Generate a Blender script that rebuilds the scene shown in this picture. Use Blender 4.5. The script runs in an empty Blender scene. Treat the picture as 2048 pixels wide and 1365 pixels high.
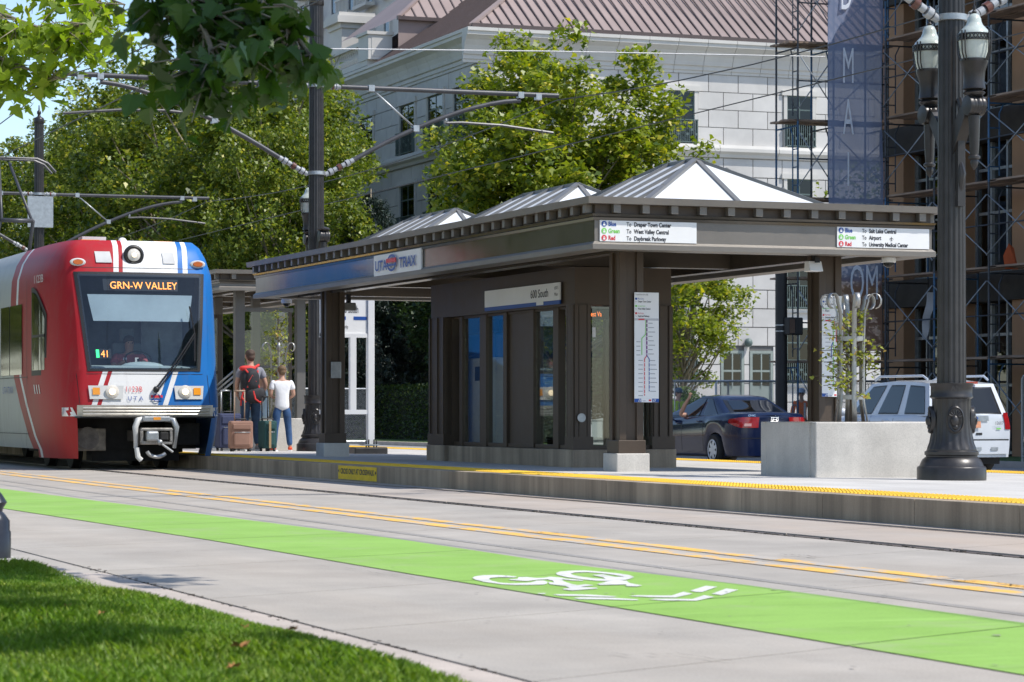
import bpy, bmesh, math, random
import numpy as np
from mathutils import Vector, Matrix
random.seed(11)
R = math.radians
S = bpy.context.scene
COL = S.collection
# ------------------------------------------------------------------ camera, sky, sun, exposure
# world axes: x runs across the street (to the right), y runs along the street (away), z up; road = 0
F_PX, HORIZON, CAM_H, HEAD = 5371.0, 825.0, 0.86, R(21.02)
cam = bpy.data.cameras.new('camera')
cam_ob = bpy.data.objects.new('camera', cam)
COL.objects.link(cam_ob)
cam_ob.location = (0, 0, CAM_H)
cam_ob.rotation_euler = (R(90), 0, -HEAD)
cam.sensor_width = 36
cam.lens = F_PX / 2048 * 36
cam.shift_y = (HORIZON - 682.5) / 2048
cam.clip_start = 0.1
cam.clip_end = 3000
cam.dof.use_dof = True
cam.dof.focus_distance = 33
cam.dof.aperture_fstop = 9
S.camera = cam_ob
SUN = Vector((0.55, -0.43, 1.0)).normalized()      # direction towards the sun
world = bpy.data.worlds.new('World')
S.world = world
world.use_nodes = True
nt = world.node_tree
sky = nt.nodes.new('ShaderNodeTexSky')
sky.sky_type = 'NISHITA'
sky.sun_disc = False
sky.sun_elevation = math.asin(SUN.z)
sky.sun_rotation = math.atan2(SUN.x, SUN.y)
sky.altitude = 1300
sky.dust_density = 1.2
nt.nodes['Background'].inputs[1].default_value = 0.15
nt.links.new(sky.outputs[0], nt.nodes['Background'].inputs[0])
sl = bpy.data.lights.new('sun', 'SUN')
sl.energy = 3.6
sl.angle = R(0.53)
sl.color = (1.0, 0.955, 0.89)
sun_ob = bpy.data.objects.new('sun', sl)
COL.objects.link(sun_ob)
sun_ob.location = (20, -10, 40)
sun_ob.rotation_euler = SUN.to_track_quat('Z', 'Y').to_euler()
S.render.engine = 'CYCLES'
S.view_settings.view_transform = 'Standard'
S.view_settings.look = 'None'
S.view_settings.exposure = 0.5
S.view_settings.gamma = 1
S.cycles.max_bounces = 8
S.cycles.transparent_max_bounces = 24

SN, CS = math.sin(HEAD), math.cos(HEAD)
def G(px, py, z=0.0):
    """point of the horizontal plane z seen at a pixel of the surveyed photograph (2048 wide)"""
    Z = F_PX * (CAM_H - z) / (py - HORIZON)
    X = (px - 1024) / F_PX * Z
    return (Z * SN + X * CS, Z * CS - X * SN)
def s_at(px, t):
    k = (px - 1024) / F_PX
    return t * (CS - k * SN) / (k * CS + SN)
def t_at(px, s):
    k = (px - 1024) / F_PX
    return s * (k * CS + SN) / (CS - k * SN)
def z_at(py, t, s):
    return CAM_H + (HORIZON - py) / F_PX * (s * CS + t * SN)

# ------------------------------------------------------------------ materials
MATS = {}
def nodes_of(name):
    m = bpy.data.materials.new(name)
    m.use_nodes = True
    n = m.node_tree
    b = n.nodes['Principled BSDF']
    MATS[name] = m
    return m, n, b
def N(n, kind, **kw):
    x = n.nodes.new(kind)
    for k, v in kw.items():
        if k.startswith('i'):
            x.inputs[int(k[1:])].default_value = v
        else:
            setattr(x, k, v)
    return x
def L(n, a, b): n.links.new(a, b)
def pos(n, scale=(1, 1, 1)):
    g = N(n, 'ShaderNodeNewGeometry')
    mp = N(n, 'ShaderNodeMapping')
    mp.inputs['Scale'].default_value = scale
    L(n, g.outputs['Position'], mp.inputs[0])
    return mp.outputs[0]
def noise(n, vec, scale, detail=4, rough=0.6):
    x = N(n, 'ShaderNodeTexNoise')
    x.inputs['Scale'].default_value = scale
    x.inputs['Detail'].default_value = detail
    x.inputs['Roughness'].default_value = rough
    L(n, vec, x.inputs['Vector'])
    return x.outputs['Fac']
def ramp(n, fac, stops, interp='LINEAR'):
    r = N(n, 'ShaderNodeValToRGB')
    r.color_ramp.interpolation = interp
    e = r.color_ramp.elements
    while len(e) < len(stops): e.new(0.5)
    for el, (p, c) in zip(e, stops):
        el.position = p
        el.color = (c, c, c, 1) if not hasattr(c, '__len__') else (c[0], c[1], c[2], 1)
    L(n, fac, r.inputs[0])
    return r.outputs[0]
def mix(n, fac, a, b, blend='MIX'):
    x = N(n, 'ShaderNodeMix', data_type='RGBA', blend_type=blend)
    for sock, v in ((x.inputs[0], fac), (x.inputs[6], a), (x.inputs[7], b)):
        if hasattr(v, 'is_linked'): L(n, v, sock)
        elif hasattr(v, '__len__'): sock.default_value = (v[0], v[1], v[2], 1)
        else: sock.default_value = v
    return x.outputs[2]
def math_(n, op, a, b=0.0):
    x = N(n, 'ShaderNodeMath', operation=op)
    for i, v in ((0, a), (1, b)):
        if hasattr(v, 'is_linked'): L(n, v, x.inputs[i])
        else: x.inputs[i].default_value = v
    return x.outputs[0]
def bump(n, b, fac, strength, dist=0.01):
    x = N(n, 'ShaderNodeBump')
    x.inputs['Strength'].default_value = strength
    x.inputs['Distance'].default_value = dist
    L(n, fac, x.inputs['Height'])
    L(n, x.outputs[0], b.inputs['Normal'])
def M(name, col, rough=0.5, metal=0.0, var=0.12, vscale=2.0, bmp=0.0, bscale=60, stretch=(1, 1, 1), emis=0, coat=0.0, rvar=0.0, each=0.0):
    if name in MATS: return MATS[name]
    m, n, b = nodes_of(name)
    b.inputs['Roughness'].default_value = rough
    b.inputs['Metallic'].default_value = metal
    b.inputs['Base Color'].default_value = (*col, 1)
    if coat:
        b.inputs['Coat Weight'].default_value = coat
        b.inputs['Coat Roughness'].default_value = 0.06
    if emis:
        b.inputs['Emission Color'].default_value = (*col, 1)
        b.inputs['Emission Strength'].default_value = emis
    if var or bmp or rvar:
        p = pos(n, stretch)
        f = noise(n, p, vscale, 6, 0.65)
        lo = [c * (1 - var * 1.6) for c in col]
        hi = [min(1, c * (1 + var)) for c in col]
        if var: L(n, ramp(n, f, [(0.3, lo), (0.7, hi)]), b.inputs['Base Color'])
        if each:
            oi = N(n, 'ShaderNodeObjectInfo')
            cc = mix(n, ramp(n, oi.outputs['Random'], [(0.0, 1 - each), (1.0, 1.0)]), (0, 0, 0), ramp(n, f, [(0.3, lo), (0.7, hi)]))
            L(n, cc, b.inputs['Base Color'])
        if rvar: L(n, ramp(n, f, [(0.3, max(0, rough - rvar)), (0.7, rough + rvar)]), b.inputs['Roughness'])
        if bmp: bump(n, b, noise(n, p, bscale, 3), bmp)
    return m
def concrete(name, col, streak=0.0, grain=90, mott=1.2, warm=0.0, rough=0.9):
    m, n, b = nodes_of(name)
    p = pos(n)
    f1 = noise(n, p, mott, 6, 0.6)
    f2 = noise(n, p, grain, 3, 0.7)
    c = mix(n, ramp(n, f1, [(0.28, 0.0), (0.72, 1.0)]), [x * 0.76 for x in col], [min(1, x * 1.10) for x in col])
    fw = noise(n, pos(n, (1.3, 0.10, 1)), 1.6, 5, 0.65)
    c = mix(n, ramp(n, fw, [(0.40, 0.30), (0.60, 0.0)]), c, [x * 0.70 for x in col])
    c = mix(n, ramp(n, f2, [(0.30, 0.78), (0.62, 1.05)]), (0, 0, 0), c)
    # sparse dark spots and oil
    f3 = noise(n, p, 7, 5, 0.75)
    c = mix(n, ramp(n, f3, [(0.24, 0.45), (0.34, 0.0)]), c, [x * 0.55 for x in col])
    if warm:
        f4 = noise(n, pos(n, (1, 0.25, 1)), 0.9, 4, 0.6)
        c = mix(n, ramp(n, f4, [(0.42, 0.0), (0.75, warm)]), c, (col[0] * 1.02, col[1] * 0.90, col[2] * 0.78))
    if streak:
        f5 = noise(n, pos(n, (1, 1, 0.06)), 3.2, 5, 0.7)
        c = mix(n, ramp(n, f5, [(0.38, streak), (0.66, 0.0)]), c, [x * 0.30 for x in col])
        f6 = noise(n, pos(n, (1, 1, 0.1)), 1.3, 3, 0.6)
        c = mix(n, ramp(n, f6, [(0.52, 0.0), (0.74, streak * 0.7)]), c, [min(1, x * 1.5) for x in col])
    L(n, c, b.inputs['Base Color'])
    b.inputs['Roughness'].default_value = rough
    bump(n, b, f2, 0.25, 0.004)
    return m
def paint(name, col, under, wear=0.5, scale=3.0, along=0.35, thr=0.52, soft=0.16):
    """worn road paint: flakes show the concrete"""
    m, n, b = nodes_of(name)
    f = noise(n, pos(n, (1, along, 1)), scale, 8, 0.72)
    g = noise(n, pos(n), 70, 3, 0.7)
    g2 = noise(n, pos(n), 1.1, 4, 0.6)
    c = mix(n, ramp(n, g, [(0.3, 0.82), (0.62, 1.06)]), (0, 0, 0), col)
    c = mix(n, ramp(n, g2, [(0.35, 0.0), (0.7, 0.45)]), c, [min(1, x * 1.25 + 0.03) for x in col])
    g3 = noise(n, pos(n, (0.5, 1.6, 1)), 2.2, 7, 0.75)
    c = mix(n, ramp(n, g3, [(0.32, 0.55), (0.47, 0.0)]), c, [x * 0.72 for x in col])
    g4 = noise(n, pos(n, (0.35, 2.5, 1)), 1.3, 6, 0.7)
    c = mix(n, ramp(n, g4, [(0.60, 0.0), (0.72, 0.5)]), c, [min(1, x * 1.35 + 0.05) for x in col])
    c = mix(n, ramp(n, f, [(thr, 0.0), (thr + soft, wear)]), c, under)
    L(n, c, b.inputs['Base Color'])
    b.inputs['Roughness'].default_value = 0.75
    bump(n, b, g, 0.2, 0.004)
    return m
def glass(name, tint=(0.6, 0.66, 0.66), gloss=1.0, rough=0.01, ior=1.5):
    m = bpy.data.materials.new(name)
    m.use_nodes = True
    n = m.node_tree
    n.nodes.remove(n.nodes['Principled BSDF'])
    t = N(n, 'ShaderNodeBsdfTransparent')
    t.inputs[0].default_value = (*tint, 1)
    g = N(n, 'ShaderNodeBsdfGlossy')
    g.inputs['Color'].default_value = (gloss, gloss, gloss, 1)
    g.inputs['Roughness'].default_value = rough
    fr = N(n, 'ShaderNodeFresnel')
    gg = N(n, 'ShaderNodeNewGeometry')
    L(n, math_(n, 'ADD', ior, math_(n, 'MULTIPLY', gg.outputs['Backfacing'], 1.0 / ior - ior)), fr.inputs[0])
    mx = N(n, 'ShaderNodeMixShader')
    L(n, fr.outputs[0], mx.inputs[0])
    L(n, t.outputs[0], mx.inputs[1])
    L(n, g.outputs[0], mx.inputs[2])
    L(n, mx.outputs[0], n.nodes['Material Output'].inputs[0])
    MATS[name] = m
    return m
def leafmat(name, dark, light, tip, trans=0.4, rough=0.5, patchy=None):
    m = bpy.data.materials.new(name)
    m.use_nodes = True
    n = m.node_tree
    b = n.nodes['Principled BSDF']
    g = N(n, 'ShaderNodeNewGeometry')
    c = ramp(n, g.outputs['Random Per Island'], [(0.0, dark), (0.55, light), (0.86, light), (1.0, tip)])
    if patchy:
        c = mix(n, ramp(n, noise(n, pos(n), 1.1, 5, 0.65), [(0.45, 0.0), (0.70, 0.55)]), c, patchy)
    L(n, c, b.inputs['Base Color'])
    b.inputs['Roughness'].default_value = rough
    t = N(n, 'ShaderNodeBsdfTranslucent')
    c2 = mix(n, 1.0, c, (1.25, 1.3, 0.35), 'MULTIPLY')
    L(n, c2, t.inputs[0])
    mx = N(n, 'ShaderNodeMixShader')
    mx.inputs[0].default_value = trans
    L(n, b.outputs[0], mx.inputs[1])
    L(n, t.outputs[0], mx.inputs[2])
    L(n, mx.outputs[0], n.nodes['Material Output'].inputs[0])
    MATS[name] = m
    return m

# ------------------------------------------------------------------ mesh builder and object helpers
ORG = {}
def vx(*a): return Vector(a)
class MB:
    def __init__(self):
        self.v, self.f, self.m, self.s = [], [], [], []
    def add(self, verts, faces, mi=0, smooth=False):
        o = len(self.v)
        self.v += [tuple(x) for x in verts]
        for f in faces:
            self.f.append([i + o for i in f]); self.m.append(mi); self.s.append(smooth)
        return self
    def box(self, x0, x1, y0, y1, z0, z1, mi=0):
        v = [(x0, y0, z0), (x1, y0, z0), (x1, y1, z0), (x0, y1, z0), (x0, y0, z1), (x1, y0, z1), (x1, y1, z1), (x0, y1, z1)]
        return self.add(v, [(0, 3, 2, 1), (4, 5, 6, 7), (0, 1, 5, 4), (1, 2, 6, 5), (2, 3, 7, 6), (3, 0, 4, 7)], mi)
    def bar(self, p0, p1, w, h, mi=0, up=(0, 0, 1)):
        p0, p1 = Vector(p0), Vector(p1)
        d = (p1 - p0).normalized()
        u = Vector(up)
        if abs(d.dot(u)) > 0.99: u = Vector((0, 1, 0))
        a = d.cross(u).normalized() * (w / 2)
        b = a.cross(d).normalized() * (h / 2)
        v = [p0 - a - b, p0 + a - b, p0 + a + b, p0 - a + b, p1 - a - b, p1 + a - b, p1 + a + b, p1 - a + b]
        return self.add(v, [(0, 1, 2, 3), (4, 7, 6, 5), (0, 4, 5, 1), (1, 5, 6, 2), (2, 6, 7, 3), (3, 7, 4, 0)], mi)
    def tube(self, pts, r, n=8, mi=0, smooth=True, caps=True):
        pts = [Vector(p) for p in pts]
        rr = r if hasattr(r, '__len__') else [r] * len(pts)
        rings = []
        prev = None
        for i, p in enumerate(pts):
            d = (pts[min(i + 1, len(pts) - 1)] - pts[max(i - 1, 0)]).normalized()
            if prev is None:
                a = d.cross(Vector((0, 0, 1)))
                if a.length < 1e-3: a = d.cross(Vector((1, 0, 0)))
            else:
                a = prev - d * prev.dot(d)
            a.normalize(); prev = a
            b = d.cross(a)
            rings.append([p + (a * math.cos(2 * math.pi * k / n) + b * math.sin(2 * math.pi * k / n)) * rr[i] for k in range(n)])
        v = [q for ring in rings for q in ring]
        f = []
        for i in range(len(pts) - 1):
            for k in range(n):
                f.append((i * n + k, i * n + (k + 1) % n, (i + 1) * n + (k + 1) % n, (i + 1) * n + k))
        self.add(v, f, mi, smooth)
        if caps:
            self.add(rings[0], [tuple(range(n))[::-1]], mi)
            self.add(rings[-1], [tuple(range(n))], mi)
        return self
    def lathe(self, prof, c=(0, 0, 0), n=24, mi=0, smooth=True, flute=None, axis='z', a0=0.0, caps=True):
        """prof = [(r, z)]; flute(k, z) scales the radius"""
        v, f = [], []
        for (r, z) in prof:
            for k in range(n):
                a = 2 * math.pi * k / n + a0
                q = r * (flute(k, z) if flute else 1)
                x, y = q * math.cos(a), q * math.sin(a)
                if axis == 'z': v.append((c[0] + x, c[1] + y, c[2] + z))
                elif axis == 'x': v.append((c[0] + z, c[1] + x, c[2] + y))
                else: v.append((c[0] + y, c[1] + z, c[2] + x))
        for i in range(len(prof) - 1):
            for k in range(n):
                f.append((i * n + k, i * n + (k + 1) % n, (i + 1) * n + (k + 1) % n, (i + 1) * n + k))
        self.add(v, f, mi, smooth)
        if not caps: return self
        self.add(v[:n], [tuple(range(n))[::-1]], mi)
        self.add(v[-n:], [tuple(range(n))], mi)
        return self
    def prism(self, poly, axis, a0, a1, mi=0, smooth=False):
        """poly of 2-D points extruded along axis: 'x' -> (y,z), 'y' -> (x,z), 'z' -> (x,y)"""
        def p(q, a):
            return (a, q[0], q[1]) if axis == 'x' else (q[0], a, q[1]) if axis == 'y' else (q[0], q[1], a)
        n = len(poly)
        v = [p(q, a0) for q in poly] + [p(q, a1) for q in poly]
        self.add(v, [tuple(range(n)), tuple(range(n, 2 * n))[::-1]], mi)
        self.add(v, [(i, (i + 1) % n, n + (i + 1) % n, n + i) for i in range(n)], mi, smooth)
        return self
    def ball(self, c, r, n=12, m=8, mi=0):
        rx, ry, rz = r if hasattr(r, '__len__') else (r, r, r)
        v, f = [], []
        for i in range(m + 1):
            ph = math.pi * i / m
            for k in range(n):
                a = 2 * math.pi * k / n
                v.append((c[0] + rx * math.sin(ph) * math.cos(a), c[1] + ry * math.sin(ph) * math.sin(a), c[2] - rz * math.cos(ph)))
        for i in range(m):
            for k in range(n):
                f.append((i * n + k, i * n + (k + 1) % n, (i + 1) * n + (k + 1) % n, (i + 1) * n + k))
        return self.add(v, f, mi, True)
    def build(self, name, mats, parent=None, bevel=0.0, local=False, fix=True, sharp=40):
        if not isinstance(mats, (list, tuple)): mats = [mats]
        off = Vector((0, 0, 0))
        if parent is not None and not local: off = ORG[parent.name]
        me = bpy.data.meshes.new(name)
        me.from_pydata([(a - off.x, b - off.y, c - off.z) for a, b, c in self.v], [], self.f)
        for m in mats: me.materials.append(m)
        me.polygons.foreach_set('material_index', self.m)
        me.polygons.foreach_set('use_smooth', self.s)
        if fix:
            bm = bmesh.new(); bm.from_mesh(me)
            bmesh.ops.remove_doubles(bm, verts=bm.verts, dist=1e-5)
            bmesh.ops.recalc_face_normals(bm, faces=bm.faces)
            ca = math.radians(sharp)
            for e in bm.edges:
                if len(e.link_faces) == 2 and e.calc_face_angle(0) > ca: e.smooth = False
            bm.to_mesh(me); bm.free()
        ob = bpy.data.objects.new(name, me)
        COL.objects.link(ob)
        ORG[ob.name] = off.copy()
        if parent is not None: ob.parent = parent
        if bevel:
            b = ob.modifiers.new('bevel', 'BEVEL')
            b.width = bevel; b.segments = 2; b.limit_method = 'ANGLE'
        return ob
def np_mesh(name, verts, faces, mats, parent=None, nper=4, smooth=False):
    """fast mesh: verts (n,3) array, faces (m,nper) array"""
    me = bpy.data.meshes.new(name)
    me.vertices.add(len(verts)); me.vertices.foreach_set('co', np.asarray(verts, dtype=np.float32).ravel())
    nf = len(faces)
    me.loops.add(nf * nper); me.loops.foreach_set('vertex_index', np.asarray(faces, dtype=np.int32).ravel())
    me.polygons.add(nf)
    me.polygons.foreach_set('loop_start', np.arange(0, nf * nper, nper, dtype=np.int32))
    me.update(calc_edges=True)
    if not isinstance(mats, (list, tuple)): mats = [mats]
    for m in mats: me.materials.append(m)
    if smooth: me.polygons.foreach_set('use_smooth', [True] * nf)
    ob = bpy.data.objects.new(name, me)
    COL.objects.link(ob)
    ORG[ob.name] = Vector((0, 0, 0))
    if parent is not None: ob.parent = parent
    return ob
def tag(o, label=None, cat=None, group=None, kind=None):
    if label: o['label'] = label
    if cat: o['category'] = cat
    if group: o['group'] = group
    if kind: o['kind'] = kind
    return o
def thing(name, loc, label, cat, group=None, rz=0.0):
    o = bpy.data.objects.new(name, None)
    COL.objects.link(o)
    o.location = loc; o.rotation_euler = (0, 0, rz)
    o.empty_display_size = 0.2
    ORG[o.name] = Vector(loc)
    return tag(o, label, cat, group)
def inst(src, parent, loc=None, name=None, rz=None):
    c = src.copy()
    COL.objects.link(c)
    if parent is not None: c.parent = parent
    if loc is not None: c.location = loc
    if rz is not None: c.rotation_euler = (0, 0, rz)
    return c
def copy_tree(o, parent=None):
    c = o.copy(); COL.objects.link(c); c.parent = parent
    ORG[c.name] = ORG.get(o.name, Vector((0, 0, 0))).copy()
    for ch in list(o.children): copy_tree(ch, c)
    return c
def struct(ob): return tag(ob, kind='structure')
def text(body, name, parent, mat, o, right, up, h, align='LEFT', sx=1.0, ext=0.002, bold=0.0, top=False, gap=1.0):
    """lettering of cap height h as a mesh; o = start of the base line"""
    cu = bpy.data.curves.new(name, 'FONT')
    cu.body = body; cu.size = h / 0.70; cu.align_x = align
    cu.offset = bold
    cu.space_character = gap
    cu.resolution_u = 3
    tmp = bpy.data.objects.new('tmp', cu); COL.objects.link(tmp)
    bpy.context.view_layer.update()
    me = bpy.data.meshes.new_from_object(tmp.evaluated_get(bpy.context.evaluated_depsgraph_get()))
    bpy.data.objects.remove(tmp)
    me.name = name
    rt, u = Vector(right).normalized(), Vector(up).normalized()
    nrm = rt.cross(u)
    off = ORG[parent.name] if parent is not None else Vector((0, 0, 0))
    base = Vector(o) - off
    for v in me.vertices:
        x, y, _ = v.co
        v.co = base + rt * (x * sx) + u * y + nrm * ext
    me.materials.clear(); me.materials.append(mat)
    ob = bpy.data.objects.new(name, me); COL.objects.link(ob)
    ORG[ob.name] = off.copy()
    if parent is not None: ob.parent = parent
    return ob
# ------------------------------------------------------------------ palette
C_ROAD = (0.43, 0.392, 0.343)
m_road = concrete('road_concrete', C_ROAD, warm=0.25)
m_track = concrete('track_concrete', (0.44, 0.39, 0.34), warm=0.7)
m_kerb = concrete('kerb_concrete', (0.52, 0.45, 0.39), mott=2.5)
m_plat = concrete('platform_concrete', (0.60, 0.575, 0.535), mott=0.9, grain=70)
m_wallc = concrete('stained_concrete', (0.50, 0.40, 0.29), streak=0.65)
m_plant = concrete('planter_concrete', (0.68, 0.645, 0.585), mott=2.2, streak=0.14)
m_joint = M('joint_dirt', (0.10, 0.085, 0.07), 1.0, var=0.4, vscale=15)
m_green = paint('green_paint', (0.232, 0.415, 0.066), (0.31, 0.39, 0.17), wear=0.6, scale=1.6, along=0.9, thr=0.52)
m_yline = paint('yellow_line_paint', (0.76, 0.43, 0.085), C_ROAD, wear=1.0, scale=4.0, along=0.45, thr=0.49, soft=0.05)
m_white = paint('white_line_paint', (0.62, 0.61, 0.58), (0.30, 0.42, 0.2), wear=0.8, scale=11, along=0.8, thr=0.53)
m_tact = M('tactile_yellow', (0.84, 0.52, 0.035), 0.7, var=0.12, vscale=1.5)
m_asph = M('asphalt', (0.105, 0.102, 0.10), 0.95, var=0.2, vscale=1.0, bmp=0.3, bscale=120)
m_rail = M('rail_steel', (0.22, 0.17, 0.135), 0.5, 0.6, var=0.3, vscale=8)
m_bronze = M('dark_bronze', (0.074, 0.052, 0.035), 0.5, 0.12, var=0.10, vscale=3, bmp=0.03, bscale=4, rvar=0.06)
m_fascia = M('bronze_fascia', (0.115, 0.103, 0.086), 0.17, 0.5, var=0.10, vscale=1.2, bmp=0.22, bscale=1.6, rvar=0.05)
m_fasc2 = M('brushed_trim_sunlit_fascia', (0.185, 0.168, 0.147), 0.42, 0.2, var=0.10, vscale=1.2, bmp=0.10, bscale=300)  # trim metal; also the south fascia, its sunlight put into the colour
m_trim = M('pale_bronze_trim', (0.26, 0.245, 0.22), 0.34, 0.4, var=0.12, vscale=4)
m_iron = M('black_iron', (0.040, 0.037, 0.036), 0.36, 0.25, var=0.2, vscale=6, bmp=0.06, bscale=90, rvar=0.08)
m_dark = M('soft_black', (0.012, 0.012, 0.013), 0.6, var=0.2)
m_rubber = M('tyre_rubber', (0.018, 0.018, 0.018), 0.85, var=0.2, vscale=20)
m_galv = M('galvanised_steel', (0.42, 0.44, 0.45), 0.42, 0.7, var=0.15, vscale=10)
m_signw = M('sign_white', (0.80, 0.80, 0.79), 0.4, var=0.03)
m_ink = M('sign_ink', (0.022, 0.022, 0.028), 0.5, var=0.0)
m_sblue = M('sign_blue', (0.012, 0.075, 0.33), 0.4, var=0.04)
m_sgreen = M('sign_green', (0.22, 0.62, 0.12), 0.4, var=0.04)
m_sred = M('sign_red', (0.66, 0.03, 0.045), 0.4, var=0.04)
m_glass = glass('clear_glass', (0.84, 0.88, 0.87), ior=1.45)
m_dglass = glass('smoked_glass', (0.16, 0.18, 0.18))
m_chrome = M('chrome', (0.6, 0.6, 0.6), 0.12, 1.0, var=0.0)

# ------------------------------------------------------------------ terrain
def plat_z(t): return 0.2 - 0.0095 * (t - 10.2)
def far_z(t): return -0.06 - 0.020 * (t - 17.6)
b = MB(); b.add([(-700, -80, -0.62), (900, -80, -0.62), (900, 1600, -0.62), (-700, 1600, -0.62)], [(0, 1, 2, 3)])
struct(b.build('ground', M('dry_ground', (0.16, 0.14, 0.10), 1, var=0.25, vscale=0.2)))
# near carriageway: base with dirt-filled joints, then concrete slabs laid on it
b = MB(); b.box(-14, 10.5, -12, 330, -0.5, -0.022)
road = struct(b.build('road', m_joint))
SK = 0.50
joints = [-9.5, -5.2, -0.9, 1.6, 3.8, 5.95, 8.02, 10.15, 12.1, 14.4, 16.9, 19.2, 21.6, 24.4, 27.2, 30.1, 33.0, 36, 39, 42, 45.5, 49, 53, 57, 62, 67, 73, 80, 88, 97, 107, 120, 135, 160, 200, 260, 320]
def slab(t0, t1, s0, s1, mat, ztop=0.0, g=0.010, sk=SK):
    b = MB()
    q = [(t0 + g, s0 + sk * (t0 - 3.2) + g), (t1 - g, s0 + sk * (t1 - 3.2) + g), (t1 - g, s1 + sk * (t1 - 3.2) - g), (t0 + g, s1 + sk * (t0 - 3.2) - g)]
    if t0 < 3.2 and sk: # wavy gutter joint
        pass
    b.prism(q, 'z', -0.06, ztop)
    return b.build('slab', mat, road)
for a, c in zip(joints, joints[1:]):
    slab(3.13, 6.085, a, c, m_road)
    slab(6.085, 8.475, a, c, m_road)
    slab(8.665, 9.865, a, c, m_track)
    slab(10.02, 10.20, a, c, m_track, g=0.004)
    if a > 14: slab(-13.8, 3.125, a - 0.2, c - 0.2, m_road, sk=0)
for tr in (8.582, 9.942):
    b = MB()
    b.box(tr - 0.036, tr + 0.036, -12, 330, -0.06, -0.004)
    b.box(tr + 0.060, tr + 0.078, -12, 330, -0.06, -0.008)
    b.build('rail', m_rail, road)
# painted markings
def strip(name, mat, far, near, z):
    b = MB()
    v = [(t, s, z) for t, s in far] + [(t, s, z) for t, s in near]
    n = len(far)
    b.add(v, [(i, i + 1, n + i + 1, n + i) for i in range(n - 1)])
    return b.build(name, mat, road, fix=True)
far_e = [(5.87, 4)] + [G(*p) for p in ((2048, 1248), (1500, 1173), (1110, 1127), (800, 1080), (390, 1028), (0, 978))] + [(5.35, 60), (5.3, 200)]
near_e = [(4.75, 4)] + [G(*p) for p in ((2048, 1352), (1500, 1261), (1090, 1193), (800, 1146), (430, 1083), (0, 1017))] + [(4.25, 60), (4.2, 200)]
def edge_t(tab, s):
    tab = sorted(tab, key=lambda p: p[1])
    return itab_([(p[1], p[0]) for p in tab], s)
def itab_(tab, y):
    if y <= tab[0][0]: return tab[0][1]
    for (a, va), (c, vc) in zip(tab, tab[1:]):
        if y <= c: return va + (vc - va) * (y - a) / (c - a)
    return tab[-1][1]
def lane_piece(name, mat, fe, ne, a, c, z, n=4, g=0.007):
    b = MB(); F_, N_ = [], []
    for i in range(n + 1):
        q = a + g + (c - a - 2 * g) * i / n
        for tab, out in ((fe, F_), (ne, N_)):
            s = q + SK * 2
            for _ in range(4): s = q + SK * (edge_t(tab, s) - 3.2)
            out.append((edge_t(tab, s), s, z))
    b.add(F_ + N_, [(i, i + 1, n + 2 + i, n + 1 + i) for i in range(n)])
    return b.build(name, mat, road)
for a, c in zip(joints, joints[1:]):
    if 2 < a < 190: lane_piece('bike_lane_paint', m_green, far_e, near_e, a, c, 0.004)
for a, c in ((6.71, 6.87), (6.99, 7.13)):
    for j0, j1 in zip(joints, joints[1:]):
        if j0 < 190: lane_piece('yellow_line', m_yline, [(c, -30), (c, 400)], [(a, -30), (a, 400)], j0, j1, 0.004, 2)
def flat(name, pts, mat, crop, z=0.007):
    ox, oy, sc = crop
    b = MB(); b.add([(*G(ox + x / sc, oy + y / sc, z), z) for x, y in pts], [tuple(range(len(pts)))])
    o = b.build(name, mat, road)
    bm = bmesh.new(); bm.from_mesh(o.data); bmesh.ops.triangulate(bm, faces=bm.faces, ngon_method='EAR_CLIP')
    for f in bm.faces:
        if f.normal.z < 0: f.normal_flip()
    bm.to_mesh(o.data); bm.free()
CA, CB = (930, 1125, 4.483), (1090, 1125, 3.3625)
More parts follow.
